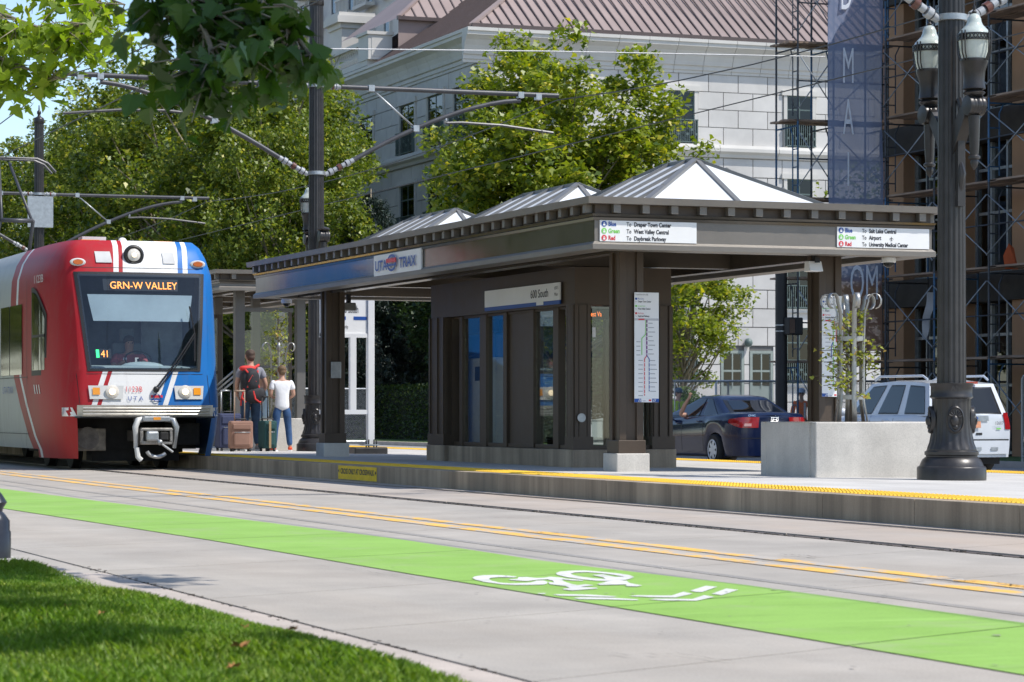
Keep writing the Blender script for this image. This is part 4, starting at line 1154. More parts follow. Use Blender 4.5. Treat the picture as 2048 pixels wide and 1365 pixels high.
# ------------------------------------------------------------------ planters with steel tree guards
m_steel = M('brushed_steel', (0.40, 0.395, 0.375), 0.40, 0.75, var=0.12, vscale=6)
m_bark = M('bark', (0.17, 0.125, 0.085), 0.95, var=0.35, vscale=9, bmp=0.8, bscale=40, stretch=(1, 1, 0.3))
m_yl = leafmat('young_leaf', (0.20, 0.24, 0.03), (0.36, 0.38, 0.06), (0.50, 0.30, 0.10), 0.35)
LOBE = [(0, -0.05), (0.22, -0.12), (0.50, 0.02), (0.34, 0.14), (0.60, 0.34), (0.30, 0.34), (0.26, 0.50), (0, 0.86), (-0.26, 0.50), (-0.30, 0.34), (-0.60, 0.34), (-0.34, 0.14), (-0.50, 0.02), (-0.22, -0.12)]
def leaves_np(P, size, rg, up=0.6, droop=None):
    """lobed leaves (fan of 14 triangles) at points P"""
    n = len(P)
    L2 = np.array(LOBE)
    nrm = rg.normal(size=(n, 3)); nrm[:, 2] = np.abs(nrm[:, 2]) + up
    nrm /= np.linalg.norm(nrm, axis=1)[:, None]
    a = rg.normal(size=(n, 3))
    if droop is not None: a[:, 2] -= droop
    a -= nrm * (a * nrm).sum(1)[:, None]; a /= np.linalg.norm(a, axis=1)[:, None]
    c = np.cross(nrm, a)
    sz = size * rg.uniform(0.6, 1.15, n)
    V = P[:, None, :] + sz[:, None, None] * (c[:, None, :] * L2[None, :, 0, None] + a[:, None, :] * L2[None, :, 1, None] + nrm[:, None, :] * (0.35 * np.abs(L2[None, :, 0, None]) - 0.15 * L2[None, :, 1, None] ** 2))
    return V.reshape(-1, 3), (np.arange(n)[:, None] * 14 + np.arange(14)[None, :])
def planter(t0, t1, s0, s1, h, lab, labt, labg, seed, tall):
    z0 = plat_z(t0)
    o = thing('planter', ((t0 + t1) / 2, (s0 + s1) / 2, z0), lab, 'planter', 'concrete planters')
    b = MB(); w = 0.14
    b.box(t0, t1, s0, s0 + w, z0 - 0.03, z0 + h); b.box(t0, t1, s1 - w, s1, z0 - 0.03, z0 + h); b.box(t0, t0 + w, s0 + w, s1 - w, z0 - 0.03, z0 + h); b.box(t1 - w, t1, s0 + w, s1 - w, z0 - 0.03, z0 + h)
    b.build('wall', m_plant, o, bevel=0.014)
    b = MB(); b.box(t0 + w, t1 - w, s0 + w, s1 - w, z0, z0 + h - 0.08); b.build('soil', M('soil', (0.07, 0.05, 0.035), 1, var=0.3, vscale=20), o)
    return z0 + h - 0.08
def tree_guard(tc, sc, z0, lab):
    o = thing('tree_guard', (tc, sc, z0), lab, 'tree guard', 'steel tree guards')
    H = 1.38
    for k in range(6):
        a = R(15 + 60 * k)
        d = Vector((math.cos(a), math.sin(a), 0)); r_ = Vector((-math.sin(a), math.cos(a), 0))
        pts = [(0.20, 0.0), (0.15, 0.30), (0.15, 0.9), (0.16, H - 0.12), (0.20, H)] + [(0.265 + 0.07 * math.cos(q), H + 0.0 + 0.08 * math.sin(q)) for q in [math.pi - 0.2 - i * 0.55 for i in range(9)]]
        b = MB()
        P = [Vector((tc, sc, z0)) + d * p + Vector((0, 0, q)) for p, q in pts]
        v = []
        for p in P: v += [p - r_ * 0.026, p + r_ * 0.026]
        b.add(v, [(2 * i, 2 * i + 1, 2 * i + 3, 2 * i + 2) for i in range(len(P) - 1)], 0, True)
        ob = b.build('guard_strip', m_steel, o, fix=False)
        sm = ob.modifiers.new('thick', 'SOLIDIFY'); sm.thickness = 0.006
    for z in (0.32, 0.95):
        b = MB(); b.lathe([(0.143, z), (0.15, z), (0.15, z + 0.05), (0.143, z + 0.05)], (tc, sc, z0), 24); b.build('hoop', m_steel, o)
def young_tree(tc, sc, z0, lab, H, n, spread, seed):
    rg = np.random.default_rng(seed); rr = random.Random(seed)
    o = thing('young_tree', (tc, sc, z0), lab, 'tree', 'young trees in planters')
    b = MB(); b.tube([(tc, sc, z0 - 0.05), (tc + 0.01, sc, z0 + 0.6), (tc - 0.01, sc + 0.01, z0 + H * 0.9)], [0.022, 0.017, 0.008], 7); b.build('trunk', m_bark, o)
    P = []
    b = MB()
    for i in range(n):
        q = rr.uniform(0.30, 1.0); a = rr.uniform(0, 6.28); ln = spread * rr.uniform(0.4, 1.0) * (1.1 - 0.5 * q)
        p0 = Vector((tc, sc, z0 + H * q * 0.9)); p1 = p0 + Vector((math.cos(a) * ln, math.sin(a) * ln, 0.22 * rr.uniform(-0.2, 1)))
        b.tube([p0, (p0 + p1) / 2 + Vector((0, 0, 0.03)), p1], [0.006, 0.005, 0.003], 4)
        for j in range(9):
            f = rr.uniform(0.45, 1.05); P.append(p0 + (p1 - p0) * f + Vector((rr.gauss(0, 0.035), rr.gauss(0, 0.035), rr.gauss(0, 0.03))))
    b.build('branches', m_bark, o, fix=False)
    V, Fc = leaves_np(np.array([tuple(p) for p in P]) - np.array([tc, sc, z0]), 0.052, rg)
    np_mesh('crown', V, Fc, m_yl, o, nper=14)
zs = planter(13.14, 14.72, 25.27, 26.58, 0.585, 'bright concrete planter behind the near lamp post', '', '', 1, True)
tgx, tgy = t_at(1702, 25.75), 25.75
tree_guard(tgx, tgy, zs, 'curled steel tree guard on the near planter')
young_tree(tgx, tgy, zs, 'spindly young tree inside the near tree guard', 1.35, 52, 0.46, 5)
zs = planter(12.70, 14.25, 46.75, 48.0, 0.575, 'concrete planter behind the waiting travellers', '', '', 2, True)
tgx, tgy = t_at(557, 47.4), 47.4
tree_guard(tgx, tgy, zs, 'curled steel tree guard on the far planter')
young_tree(tgx, tgy, zs, 'leafy young tree inside the far tree guard', 2.15, 60, 0.34, 9)
# near bollard post at the left edge, on its pad
t, s = G(-12, 1122, 0.06)
bo = thing('short_post', (t, s, 0.06), 'grey turned post on a pale pad at the left edge', 'post')
m_bol = M('bollard_paint', (0.022, 0.025, 0.034), 0.3, 0.2, var=0.25, vscale=6)
b = MB(); b.lathe([(0.090, 0), (0.090, 0.14), (0.084, 0.15), (0.084, 0.20), (0.06, 0.235), (0.045, 0.25), (0.05, 0.27), (0.07, 0.30), (0.045, 0.34), (0.03, 0.36)], (t, s, 0.075), 28); b.build('post_body', m_bol, bo)
b = MB(); b.box(t - 0.25, t + 0.15, s - 0.2, s + 0.2, -0.05, 0.075); b.build('pad', m_plat, bo, bevel=0.03)
# ------------------------------------------------------------------ hotel wing: stone blocks, windows, cornice, standing-seam roof
m_stone = M('pale_granite', (0.60, 0.58, 0.55), 0.8, var=0.09, vscale=0.5, bmp=0.08, bscale=30, each=0.10)
m_stone2 = M('pale_granite_trim', (0.58, 0.56, 0.52), 0.75, var=0.07, vscale=0.5)
m_hjoint = M('stone_joint', (0.16, 0.155, 0.15), 1, var=0.1)
m_wing = glass('window_glass', (0.10, 0.12, 0.12))
m_frame = M('bronze_green_frame', (0.10, 0.14, 0.13), 0.5, var=0.1)
m_sage = M('sage_paint', (0.27, 0.31, 0.28), 0.6, var=0.08)
m_copper = M('copper_roof', (0.30, 0.232, 0.21), 0.55, 0.15, var=0.14, vscale=0.25)
m_seam = M('roof_seam', (0.10, 0.075, 0.07), 0.5, 0.3, var=0.1)
m_curt = M('curtain', (0.42, 0.44, 0.42), 0.9, var=0.25, vscale=6, stretch=(1, 1, 0.05))
HT, HS, HZ = 39.0, 105.5, -0.25
hotel = thing('hotel_wing', (HT, HS, HZ), 'pale stone hotel wing with copper coloured standing seam roof', 'building')
b = MB(); b.box(HT + 0.06, 78, HS + 0.06, 150, HZ - 0.2, 16.9)
b.build('wall_core', m_hjoint, hotel)
rows = [(12.45, 14.735), (8.64, 11.085), (5.38, 7.825), (2.12, 4.565)]
s_cols = [43.0, 48.35, 54.05]
w_cols = [107.4, 110.8, 114.6, 120.6, 126.5]
WW = 0.78
BH = 0.815
blk = {}
nblk = 0
spare = MB()
def block(ax, a0, a1, z0, z1, key):
    """one stone block of the south (ax='x') or west (ax='y') front"""
    global nblk
    L_ = round(a1 - a0, 2); H_ = round(z1 - z0, 2)
    g = 0.018
    if nblk >= 296:
        if ax == 'x': spare.box(a0 + g, a1 - g, HS, HS + 0.07, z0 + g, z1 - g)
        else: spare.box(HT, HT + 0.07, a0 + g, a1 - g, z0 + g, z1 - g)
        return
    nblk += 1
    if (ax, L_, H_) not in blk:
        q = MB()
        if ax == 'x': q.box(g, L_ - g, 0, 0.07, g, H_ - g)
        else: q.box(0, 0.07, g, L_ - g, g, H_ - g)
        o = q.build('stone_block', m_stone, hotel, local=True); blk[(ax, L_, H_)] = o
    else: o = inst(blk[(ax, L_, H_)], hotel)
    p = Vector((a0, HS + random.uniform(-0.004, 0.004), z0)) if ax == 'x' else Vector((HT + random.uniform(-0.004, 0.004), a0, z0))
    o.location = p - ORG['hotel_wing']
def course(ax, lo, hi, cols, z0, z1, i, holes=()):
    cuts = []
    wv = WW if ax == 'x' else 1.2
    for zb, zt in rows:
        if z1 > zb + 0.05 and z0 < zt - 0.05: cuts += [(c - wv - 0.02, c + wv + 0.02) for c in cols]
    for a, c, zb, zt in holes:
        if z1 > zb and z0 < zt: cuts.append((a, c))
    cuts.sort()
    spans, a = [], lo
    for c0, c1 in cuts:
        if c0 > a: spans.append((a, min(c0, hi)))
        a = max(a, c1)
    if a < hi: spans.append((a, hi))
    BL = 1.42
    for a, c in spans:
        e = math.floor((a - lo) / BL) * BL + lo + (BL / 2 if i % 2 else 0)
        while e <= a + 0.12: e += BL
        x = a
        while e < c - 0.12:
            block(ax, x, e, z0, z1, i); x = e; e += BL
        block(ax, x, c, z0, z1, i)
zc = []
z = 12.44
for k in range(4): zc.append((z, z + 0.765)); z += 0.765
z = 11.90
for k in range(15): zc.append((z - BH, z)); z -= BH
doors = [(t_at(1441, HS), t_at(1488, HS)), (t_at(1499, HS), t_at(1546, HS))]
for i, (a, c) in enumerate(zc): course('x', HT + 0.01, 57.8, s_cols, a, c, i, [(d0, d1, -1, 3.55) for d0, d1 in doors])
for i, (a, c) in enumerate(zc): course('y', HS + 0.08, 128, w_cols, a, c, i)
b = MB(); b.box(57.8, 78, HS, HS + 0.07, HZ, 15.5); b.build('wall_end', m_stone, hotel)
b = MB(); b.box(HT, HT + 0.07, 128, 150, HZ, 15.5); b.build('wall_end', m_stone, hotel)
if spare.v: tag(spare.build('stone_block_rest', m_stone, hotel), kind='stuff')
def hwin(ax, c, zb, zt, balcony):
    q = MB(); w = WW if ax == 'x' else 1.2
    def bx(bm_, a0, a1, d0, d1, z0, z1):
        if ax == 'x': bm_.box(c + a0, c + a1, HS + d0, HS + d1, z0, z1)
        else: bm_.box(HT + d0, HT + d1, c + a0, c + a1, z0, z1)
    bx(q, -w, -w + 0.16, -0.06, 0.10, zb, zt); bx(q, w - 0.16, w, -0.06, 0.10, zb, zt); bx(q, -w - 0.1, w + 0.1, -0.10, 0.10, zt, zt + 0.22); bx(q, -w - 0.06, w + 0.06, -0.12, 0.10, zb - 0.16, zb)
    wi = q.build('window', m_stone2, hotel)
    q = MB()
    for a in (-w + 0.16, -0.03, w - 0.22): bx(q, a, a + 0.06, 0.012, 0.05, zb + 0.003, zt - 0.003)
    for zz in (zb + 0.003, zt - 0.06, zb + (zt - zb) * 0.72): bx(q, -w + 0.165, w - 0.165, 0.014, 0.048, zz, zz + 0.055)
    q.build('frame', m_frame, wi)
    for a0, a1 in ((-w + 0.22, -0.03), (0.03, w - 0.22)):
        q = MB(); bx(q, a0, a1, 0.028, 0.034, zb + 0.06, zt - 0.06); q.build('pane', m_wing, wi)
        q = MB(); bx(q, a0 + (0 if a0 < 0 else (a1 - a0) * 0.45), a1 - ((a1 - a0) * 0.45 if a0 < 0 else 0), 0.05, 0.056, zb + 0.06, zt - 0.06); q.build('curtain', m_curt, wi)
    if balcony:
        q = MB()
        for zz in (zb + 0.05, zb + 1.0): bx(q, -w + 0.05, w - 0.05, -0.22, -0.18, zz, zz + 0.04)
        for k in range(15):
            a = -w + 0.07 + (2 * w - 0.18) * k / 14
            bx(q, a, a + 0.025, -0.21, -0.19, zb + 0.09, zb + 1.0)
        for k in range(7):
            a = -w + 0.12 + (2 * w - 0.3) * k / 6
            bx(q, a - 0.03, a + 0.08, -0.212, -0.188, zb + 0.35 + 0.2 * (k % 2), zb + 0.45 + 0.2 * (k % 2))
        bx(q, -w + 0.05, -w + 0.09, -0.18, -0.06, zb + 0.05, zb + 1.04); bx(q, w - 0.09, w - 0.05, -0.18, -0.06, zb + 0.05, zb + 1.04)
        q.build('balcony_rail', m_frame, wi)
for zb, zt in rows:
    for c in s_cols: hwin('x', c, zb, zt, zb != 8.64)
    for c in w_cols: hwin('y', c, zb, zt, c not in (120.6, 126.5))
for d0, d1 in doors:
    b = MB(); b.box(d0 + 0.01, d1 - 0.01, HS + 0.02, HS + 0.08, HZ, 3.54); do = b.build('door', m_sage, hotel)
    b = MB()
    for a in (d0 + 0.012, d1 - 0.13): b.box(a, a + 0.12, HS - 0.03, HS + 0.019, HZ, 3.54)
    b.box(d0 + 0.133, d1 - 0.133, HS - 0.03, HS + 0.019, 3.42, 3.54); b.box((d0 + d1) / 2 - 0.03, (d0 + d1) / 2 + 0.03, HS - 0.02, HS + 0.019, 1.95, 3.419)
    b.box(d0 + 0.133, d1 - 0.133, HS - 0.019, HS + 0.019, 2.62, 2.69); b.build('door_frame', m_sage, do)
    for a, c in ((d0 + 0.17, (d0 + d1) / 2 - 0.04), ((d0 + d1) / 2 + 0.04, d1 - 0.17)):
        for z0, z1 in ((2.02, 2.60), (2.71, 3.38)):
            b = MB(); b.box(a, c, HS + 0.008, HS + 0.019, z0, z1); b.build('pane', m_wing, do)
b = MB(); tt = t_at(1493, HS); b.ball((tt, HS - 0.18, z_at(686, tt, HS)), 0.19, 16, 12); wl = b.build('wall_lamp', m_frame, hotel)
b = MB(); b.lathe([(0.192, -0.02), (0.2, -0.02), (0.2, 0.02), (0.192, 0.02)], (tt, HS - 0.18, z_at(686, tt, HS)), 20, axis='y'); b.build('lamp_hoop', m_galv, wl)
# belt courses and cornice, built in lengths
belt = [(0, 11.90), (-0.10, 11.92), (-0.14, 12.05), (-0.26, 12.16), (-0.26, 12.30), (-0.2, 12.44), (0.06, 12.44), (0.06, 11.90)]
corn = [(0.06, 15.50), (-0.05, 15.50), (-0.05, 15.62), (-0.10, 15.64), (-0.10, 15.80), (-0.17, 15.84), (-0.20, 16.0), (-0.27, 16.2), (-0.40, 16.42), (-0.56, 16.56), (-0.62, 16.60), (-0.62, 16.74), (-0.68, 16.76), (-0.68, 16.90), (0.06, 16.90)]
def run(prof, name, seg):
    a = HT - 0.7 + 0.006 if prof is corn else HT - 0.26
    while a < 62:
        c = min(a + seg, 62); q = MB(); q.prism([(HS + d, z) for d, z in prof], 'x', a + 0.01, c - 0.01); q.build(name, m_stone2, hotel); a = c
    a = HS + 0.07
    while a < 130:
        c = min(a + seg, 130); q = MB(); q.prism([(HT + d, z) for d, z in prof], 'y', a + 0.01, c - 0.01); q.build(name, m_stone2, hotel); a = c
run(belt, 'belt_course', 2.84); run(corn, 'cornice_block', 1.38)
# hip roof with seams
ev, zr, sl_, run_ = 0.45, 16.96, 0.69, 12.0
A = [(HT - ev, HS - ev, zr), (78, HS - ev, zr), (78, HS + run_, zr + sl_ * run_), (HT - ev + run_ + ev, HS + run_, zr + sl_ * run_)]
b = MB(); b.add(A, [(0, 1, 2, 3)])
B_ = [(HT - ev, HS - ev, zr), (HT + run_, HS + run_, zr + sl_ * run_), (HT + run_, 126.5, zr + sl_ * run_), (HT - ev, 126.5, zr)]
b.add(B_, [(0, 1, 2, 3)])
roof = b.build('roof', m_copper, hotel, fix=False)
for k in range(48):
    t = HT + 0.1 + 0.46 * k
    ln = min(run_, (t - HT + ev))
    q = MB(); q.bar((t, HS - ev, zr + 0.02), (t, HS - ev + ln, zr + 0.02 + sl_ * ln), 0.05, 0.05); q.build('seam', m_seam, roof)
for k in range(34):
    s = HS + 0.1 + 0.6 * k
    ln = min(run_, s - HS + ev)
    q = MB(); q.bar((HT - ev, s, zr + 0.02), (HT - ev + ln, s, zr + 0.02 + sl_ * ln), 0.05, 0.05); q.build('seam', m_seam, roof)
q = MB(); q.bar((HT - ev, HS - ev, zr + 0.05), (HT + run_, HS + run_, zr + 0.05 + sl_ * run_), 0.22, 0.12); q.build('hip_cap', m_copper, roof)
q = MB(); q.box(HT - ev, 78, HS - ev - 0.12, HS - ev + 0.02, zr - 0.06, zr + 0.12); q.build('gutter', m_seam, roof)
# roof dormer block on the west wing and balustrade
ta_, sa_, za_, k_, rn_ = 39.6, 117.6, 19.1, 0.78, 8.5
q = MB(); q.add([(ta_, sa_, za_), (62, sa_, za_), (62, sa_ + rn_, za_ + k_ * rn_), (ta_ + rn_, sa_ + rn_, za_ + k_ * rn_)], [(0, 1, 2, 3)])
q.add([(ta_, sa_, za_), (ta_ + rn_, sa_ + rn_, za_ + k_ * rn_), (ta_ + rn_, 126.5, za_ + k_ * rn_), (ta_, 126.5, za_)], [(0, 1, 2, 3)])
q.add([(ta_, sa_ + 0.1, 16.9), (62, sa_ + 0.1, 16.9), (62, sa_ + 0.1, za_), (ta_, sa_ + 0.1, za_)], [(0, 1, 2, 3)])
q.build('upper_roof', m_copper, roof, fix=False)
for k in range(26):
    t = ta_ + 0.3 + 0.55 * k; ln = min(rn_, t - ta_)
    q = MB(); q.bar((t, sa_, za_ + 0.02), (t, sa_ + ln, za_ + 0.02 + k_ * ln), 0.06, 0.06); q.build('seam', m_seam, roof)
q = MB(); q.bar((ta_, sa_, za_ + 0.04), (ta_ + rn_, sa_ + rn_, za_ + 0.04 + k_ * rn_), 0.2, 0.1); q.build('hip_cap', m_copper, roof)
q = MB(); q.box(ta_ - 0.1, 62, sa_ - 0.15, sa_ + 0.05, za_ - 0.12, za_ + 0.05); q.build('gutter', m_seam, roof)
bal = MB()
q = MB(); q.box(HT - 0.62, HT - 0.1, 118.6, 131, 16.95, 17.2); q.box(HT - 0.56, HT - 0.16, 119.9, 131, 18.0, 18.2); balu = q.build('balustrade', m_stone2, hotel)
q = MB(); q.box(HT - 0.66, HT + 0.5, 118.3, 119.8, 17.2, 18.35); q.box(HT - 0.74, HT + 0.58, 118.22, 119.88, 18.352, 18.5); q.box(HT - 0.5, HT + 0.34, 118.28, 118.30, 17.35, 18.2); q.build('pedestal', m_stone2, balu)
b0 = None
for k in range(34):
    p = Vector((HT - 0.36, 120.05 + 0.31 * k, 17.2))
    if b0 is None:
        q = MB(); q.lathe([(0.09, 0), (0.09, 0.06), (0.05, 0.1), (0.105, 0.28), (0.09, 0.4), (0.05, 0.6), (0.06, 0.66), (0.09, 0.72), (0.09, 0.8)], (0, 0, 0), 10); b0 = q.build('baluster', m_stone2, balu, local=True); o = b0
    else: o = inst(b0, balu)
    o.location = p - ORG[balu.name]
q = MB(); q.box(40.25, 41.75, 128.5, 130.5, 15, 20.35); ch = q.build('chimney', m_stone2, hotel)
q = MB(); q.box(40.15, 41.85, 128.4, 130.6, 20.1, 20.35); q.box(39.95, 42.05, 128.2, 130.8, 20.352, 20.7); q.box(40.05, 41.95, 128.3, 130.7, 20.702, 20.88); q.build('chimney_cap', m_stone2, ch)
# ------------------------------------------------------------------ hotel tower behind
tow = thing('hotel_tower', (62, 165, 0), 'tall grey stone hotel tower rising behind the wing', 'building')
q = MB(); q.box(62, 92, 165, 215, 0, 62); q.build('wall', m_stone, tow)
tb = None
for k in range(5):
    for j, s in enumerate((186.5, 190.5, 195, 199.5, 204, 208, 212.4)):
        z = 21.4 + 3.3 * k
        q = MB(); w = 0.6
        q.box(61.82, 62.0, s - w - 0.2, s - w, z, z + 2.3); q.box(61.82, 62.0, s + w, s + w + 0.2, z, z + 2.3); q.box(61.78, 62.0, s - w - 0.3, s + w + 0.3, z + 2.302, z + 2.5); q.box(61.7, 62.0, s - w - 0.3, s + w + 0.3, z - 0.2, z - 0.002)
        wi = q.build('window', m_stone2, tow)
        q = MB(); q.box(61.90, 61.99, s - w, s + w, z, z + 2.3); q.build('pane', M('tower_glass', (0.06, 0.09, 0.12), 0.08, 0.3, var=0.1), wi)
        if j in (1, 2, 4, 5):
            q = MB(); q.box(61.0, 61.7, s - 1.6, s + 1.6, z - 0.35, z - 0.1); q.box(61.0, 61.15, s - 1.6, s + 1.6, z + 0.85, z + 1.0); q.build('balcony', m_stone2, wi)
            q = MB()
            for i in range(9): q.box(61.03, 61.12, s - 1.55 + 0.36 * i, s - 1.40 + 0.36 * i, z - 0.1, z + 0.85)
            q.build('balcony_balusters', m_stone2, wi)
tbk = None
for r_ in range(13):
    for k in range(8):
        s = 166.5 + 2.1 * k + (1.05 if r_ % 2 else 0)
        if tbk is None:
            q = MB(); q.box(-0.06, 0.0, 0.03, 2.07, 0.03, 1.02); tbk = q.build('stone_block', m_stone, tow, local=True); o = tbk
        else: o = inst(tbk, tow)
        o.location = Vector((62, s, 21 + 1.05 * r_)) - ORG[tow.name]
# ------------------------------------------------------------------ trees
m_lA = leafmat('plane_leaf', (0.06, 0.11, 0.015), (0.27, 0.325, 0.034), (0.64, 0.54, 0.05), 0.42, 0.42)
m_lB = leafmat('plane_leaf_far', (0.045, 0.085, 0.014), (0.20, 0.255, 0.034), (0.52, 0.47, 0.06), 0.38, 0.42)
m_lD = leafmat('shaded_leaf', (0.014, 0.034, 0.010), (0.034, 0.068, 0.016), (0.075, 0.11, 0.02), 0.2, 0.5)  # shade under the tall trees is put into this leaf colour
def crown_pts(rg, centre, radii, K, per, clump, flat=0.75, hollow=0.35):
    d = rg.normal(size=(K, 3)); d /= np.linalg.norm(d, axis=1)[:, None]
    r_ = hollow + (1 - hollow) * rg.random(K) ** 0.55
    wob = 1 + 0.14 * np.sin(3 * np.arctan2(d[:, 1], d[:, 0]) + rg.uniform(0, 6)) + np.clip(0.09 * rg.normal(size=K), -0.2, 0.14)
    cc = np.array(centre) + d * r_[:, None] * wob[:, None] * np.array(radii)
    out = []
    for c in cc:
        m = int(per * rg.uniform(0.5, 1.4))
        p = rg.normal(size=(m, 3)); p /= (np.linalg.norm(p, axis=1)[:, None] + 1e-6)
        p *= (rg.random(m) ** 0.5)[:, None] * clump * rg.uniform(0.6, 1.2)
        p[:, 2] *= flat
        out.append(c + p)
    return np.concatenate(out), cc
def leaf_quads(P, size, rg, up=0.7):
    n = len(P)
    nrm = rg.normal(size=(n, 3)); nrm[:, 2] = np.abs(nrm[:, 2]) + up; nrm /= np.linalg.norm(nrm, axis=1)[:, None]
    a = rg.normal(size=(n, 3)); a -= nrm * (a * nrm).sum(1)[:, None]; a /= np.linalg.norm(a, axis=1)[:, None]
    c = np.cross(nrm, a)
    sz = size * rg.uniform(0.55, 1.2, n)
    T = np.array([(0, -0.5, 0), (0.42, -0.12, 0.08), (0.20, 0.08, 0.0), (0.0, 0.62, -0.06), (-0.20, 0.08, 0.0), (-0.42, -0.12, 0.08)])
    V = P[:, None, :] + sz[:, None, None] * (c[:, None, :] * T[None, :, 0, None] + a[:, None, :] * T[None, :, 1, None] + nrm[:, None, :] * T[None, :, 2, None])
    return V.reshape(-1, 3), np.arange(n)[:, None] * 6 + np.arange(6)[None, :]
def tree_proto(name, H, rx, zc, rz, K, per, clump, leaf, seed, mat, label, cat='tree', group=None, trunk_r=0.2, hollow=0.35):
    rg = np.random.default_rng(seed); rr = random.Random(seed)
    o = thing(name, (0, 0, 0), label, cat, group)
    P, cc = crown_pts(rg, (0, 0, zc), (rx, rx, rz), K, per, clump, hollow=hollow)
    b = MB()
    b.tube([(0, 0, -0.3), (0.05, 0, H * 0.2), (-0.05, 0.05, H * 0.42), (0.05, 0, H * 0.75)], [trunk_r, trunk_r * 0.8, trunk_r * 0.55, trunk_r * 0.15], 9)
    b.build('trunk', m_bark2, o, fix=False)
    b = MB()
    for c in cc[:: max(1, len(cc) // 45)]:
        z0 = max(H * 0.2, min(H * 0.6, c[2] * 0.55))
        p0 = Vector((0, 0, z0)); p1 = Vector(c)
        mid = (p0 + p1) / 2 + Vector((rr.gauss(0, 0.2), rr.gauss(0, 0.2), -0.15))
        b.tube([p0, mid, p1], [trunk_r * 0.34, trunk_r * 0.2, 0.015], 5)
    b.build('limbs', m_bark3 if mat is m_lD else m_bark2, o, fix=False)
    V, Fc = leaf_quads(P, leaf, rg)
    np_mesh('crown', V, Fc, mat, o, nper=6)
    return o
m_bark3 = M('dark_bark', (0.05, 0.042, 0.032), 0.95, var=0.3, vscale=4)
m_bark2 = M('plane_bark', (0.26, 0.22, 0.16), 0.95, var=0.35, vscale=4, bmp=0.6, bscale=25, stretch=(1, 1, 0.4))
GT = 'plane trees lining the far side of the street'
def place(o, t, s, rz=0.0, sc=1.0, z=-0.35, label=None):
    o.location = (t, s, z); o.rotation_euler = (0, 0, rz); o.scale = (sc, sc, sc)
    if label: o['label'] = label
main = tree_proto('plane_tree', 11.6, 3.8, 7.3, 4.2, 430, 120, 0.66, 0.205, 21, m_lA, 'bright green plane tree in front of the hotel corner', group=GT, trunk_r=0.17, hollow=0.12)
place(main, 29.1, 72.0, sc=1.05, z=-0.5)
side = tree_proto('plane_tree', 9, 2.3, 5.3, 2.6, 90, 130, 0.62, 0.15, 33, m_lA, 'smaller plane tree showing under the canopy edge beside the column', group=GT, trunk_r=0.12)
place(side, t_at(1365, 78), 78, z=-0.9)
big = tree_proto('plane_tree', 16.5, 5.4, 9.6, 6.6, 330, 150, 1.0, 0.24, 44, m_lB, 'large plane tree directly behind the catenary post', group=GT, trunk_r=0.28, hollow=0.3)
place(big, 29.8, 103, sc=0.84); big.scale = (0.62, 0.62, 0.84)
spots = [(30.5, 109, 1.3, 0.98, 'tall plane tree left of the catenary post, topped by the dark overhanging bough'),
         (30.0, 121, 2.6, 1.02, 'tall plane tree above the middle of the tram roof'),
         (30.8, 133, 4.0, 0.98, 'tall plane tree above the red end of the tram'),
         (30.2, 147, 5.2, 0.98, 'tall plane tree right of the distant catenary post'),
         (31.0, 163, 0.6, 1.0, 'tall plane tree behind the distant catenary post'),
         (30.5, 181, 3.3, 1.0, 'farthest plane tree at the left edge of the row'),
         (38.5, 128, 1.9, 1.0, 'plane tree in the second row, behind the tram front'),
         (39.5, 150, 0.2, 1.05, 'plane tree in the second row, behind the red tram side'),
         (42, 178, 2.2, 1.1, 'plane tree in the second row, farthest left')]
for t, s, rz, sc, lab in spots:
    c = copy_tree(big); place(c, t, s, rz, sc, label=lab); c.scale = (sc, sc, sc * 1.12)
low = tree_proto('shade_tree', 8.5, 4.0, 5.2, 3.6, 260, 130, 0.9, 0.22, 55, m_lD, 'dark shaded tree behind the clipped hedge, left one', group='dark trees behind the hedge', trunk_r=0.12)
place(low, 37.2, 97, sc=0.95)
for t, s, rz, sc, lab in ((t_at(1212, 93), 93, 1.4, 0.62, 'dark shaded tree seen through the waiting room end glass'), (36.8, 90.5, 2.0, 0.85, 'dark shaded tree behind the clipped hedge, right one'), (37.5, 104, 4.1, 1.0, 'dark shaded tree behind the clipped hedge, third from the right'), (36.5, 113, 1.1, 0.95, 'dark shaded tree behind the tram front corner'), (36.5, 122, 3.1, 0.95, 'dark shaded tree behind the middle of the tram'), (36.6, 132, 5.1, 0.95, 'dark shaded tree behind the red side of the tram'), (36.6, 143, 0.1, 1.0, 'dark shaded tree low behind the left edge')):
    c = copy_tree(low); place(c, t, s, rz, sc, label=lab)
rt_ = tree_proto('street_tree', 9, 2.8, 5.4, 3.2, 90, 100, 0.8, 0.17, 66, m_lA, 'green tree seen through the scaffolding', trunk_r=0.14)
place(rt_, t_at(1815, 66), 66)
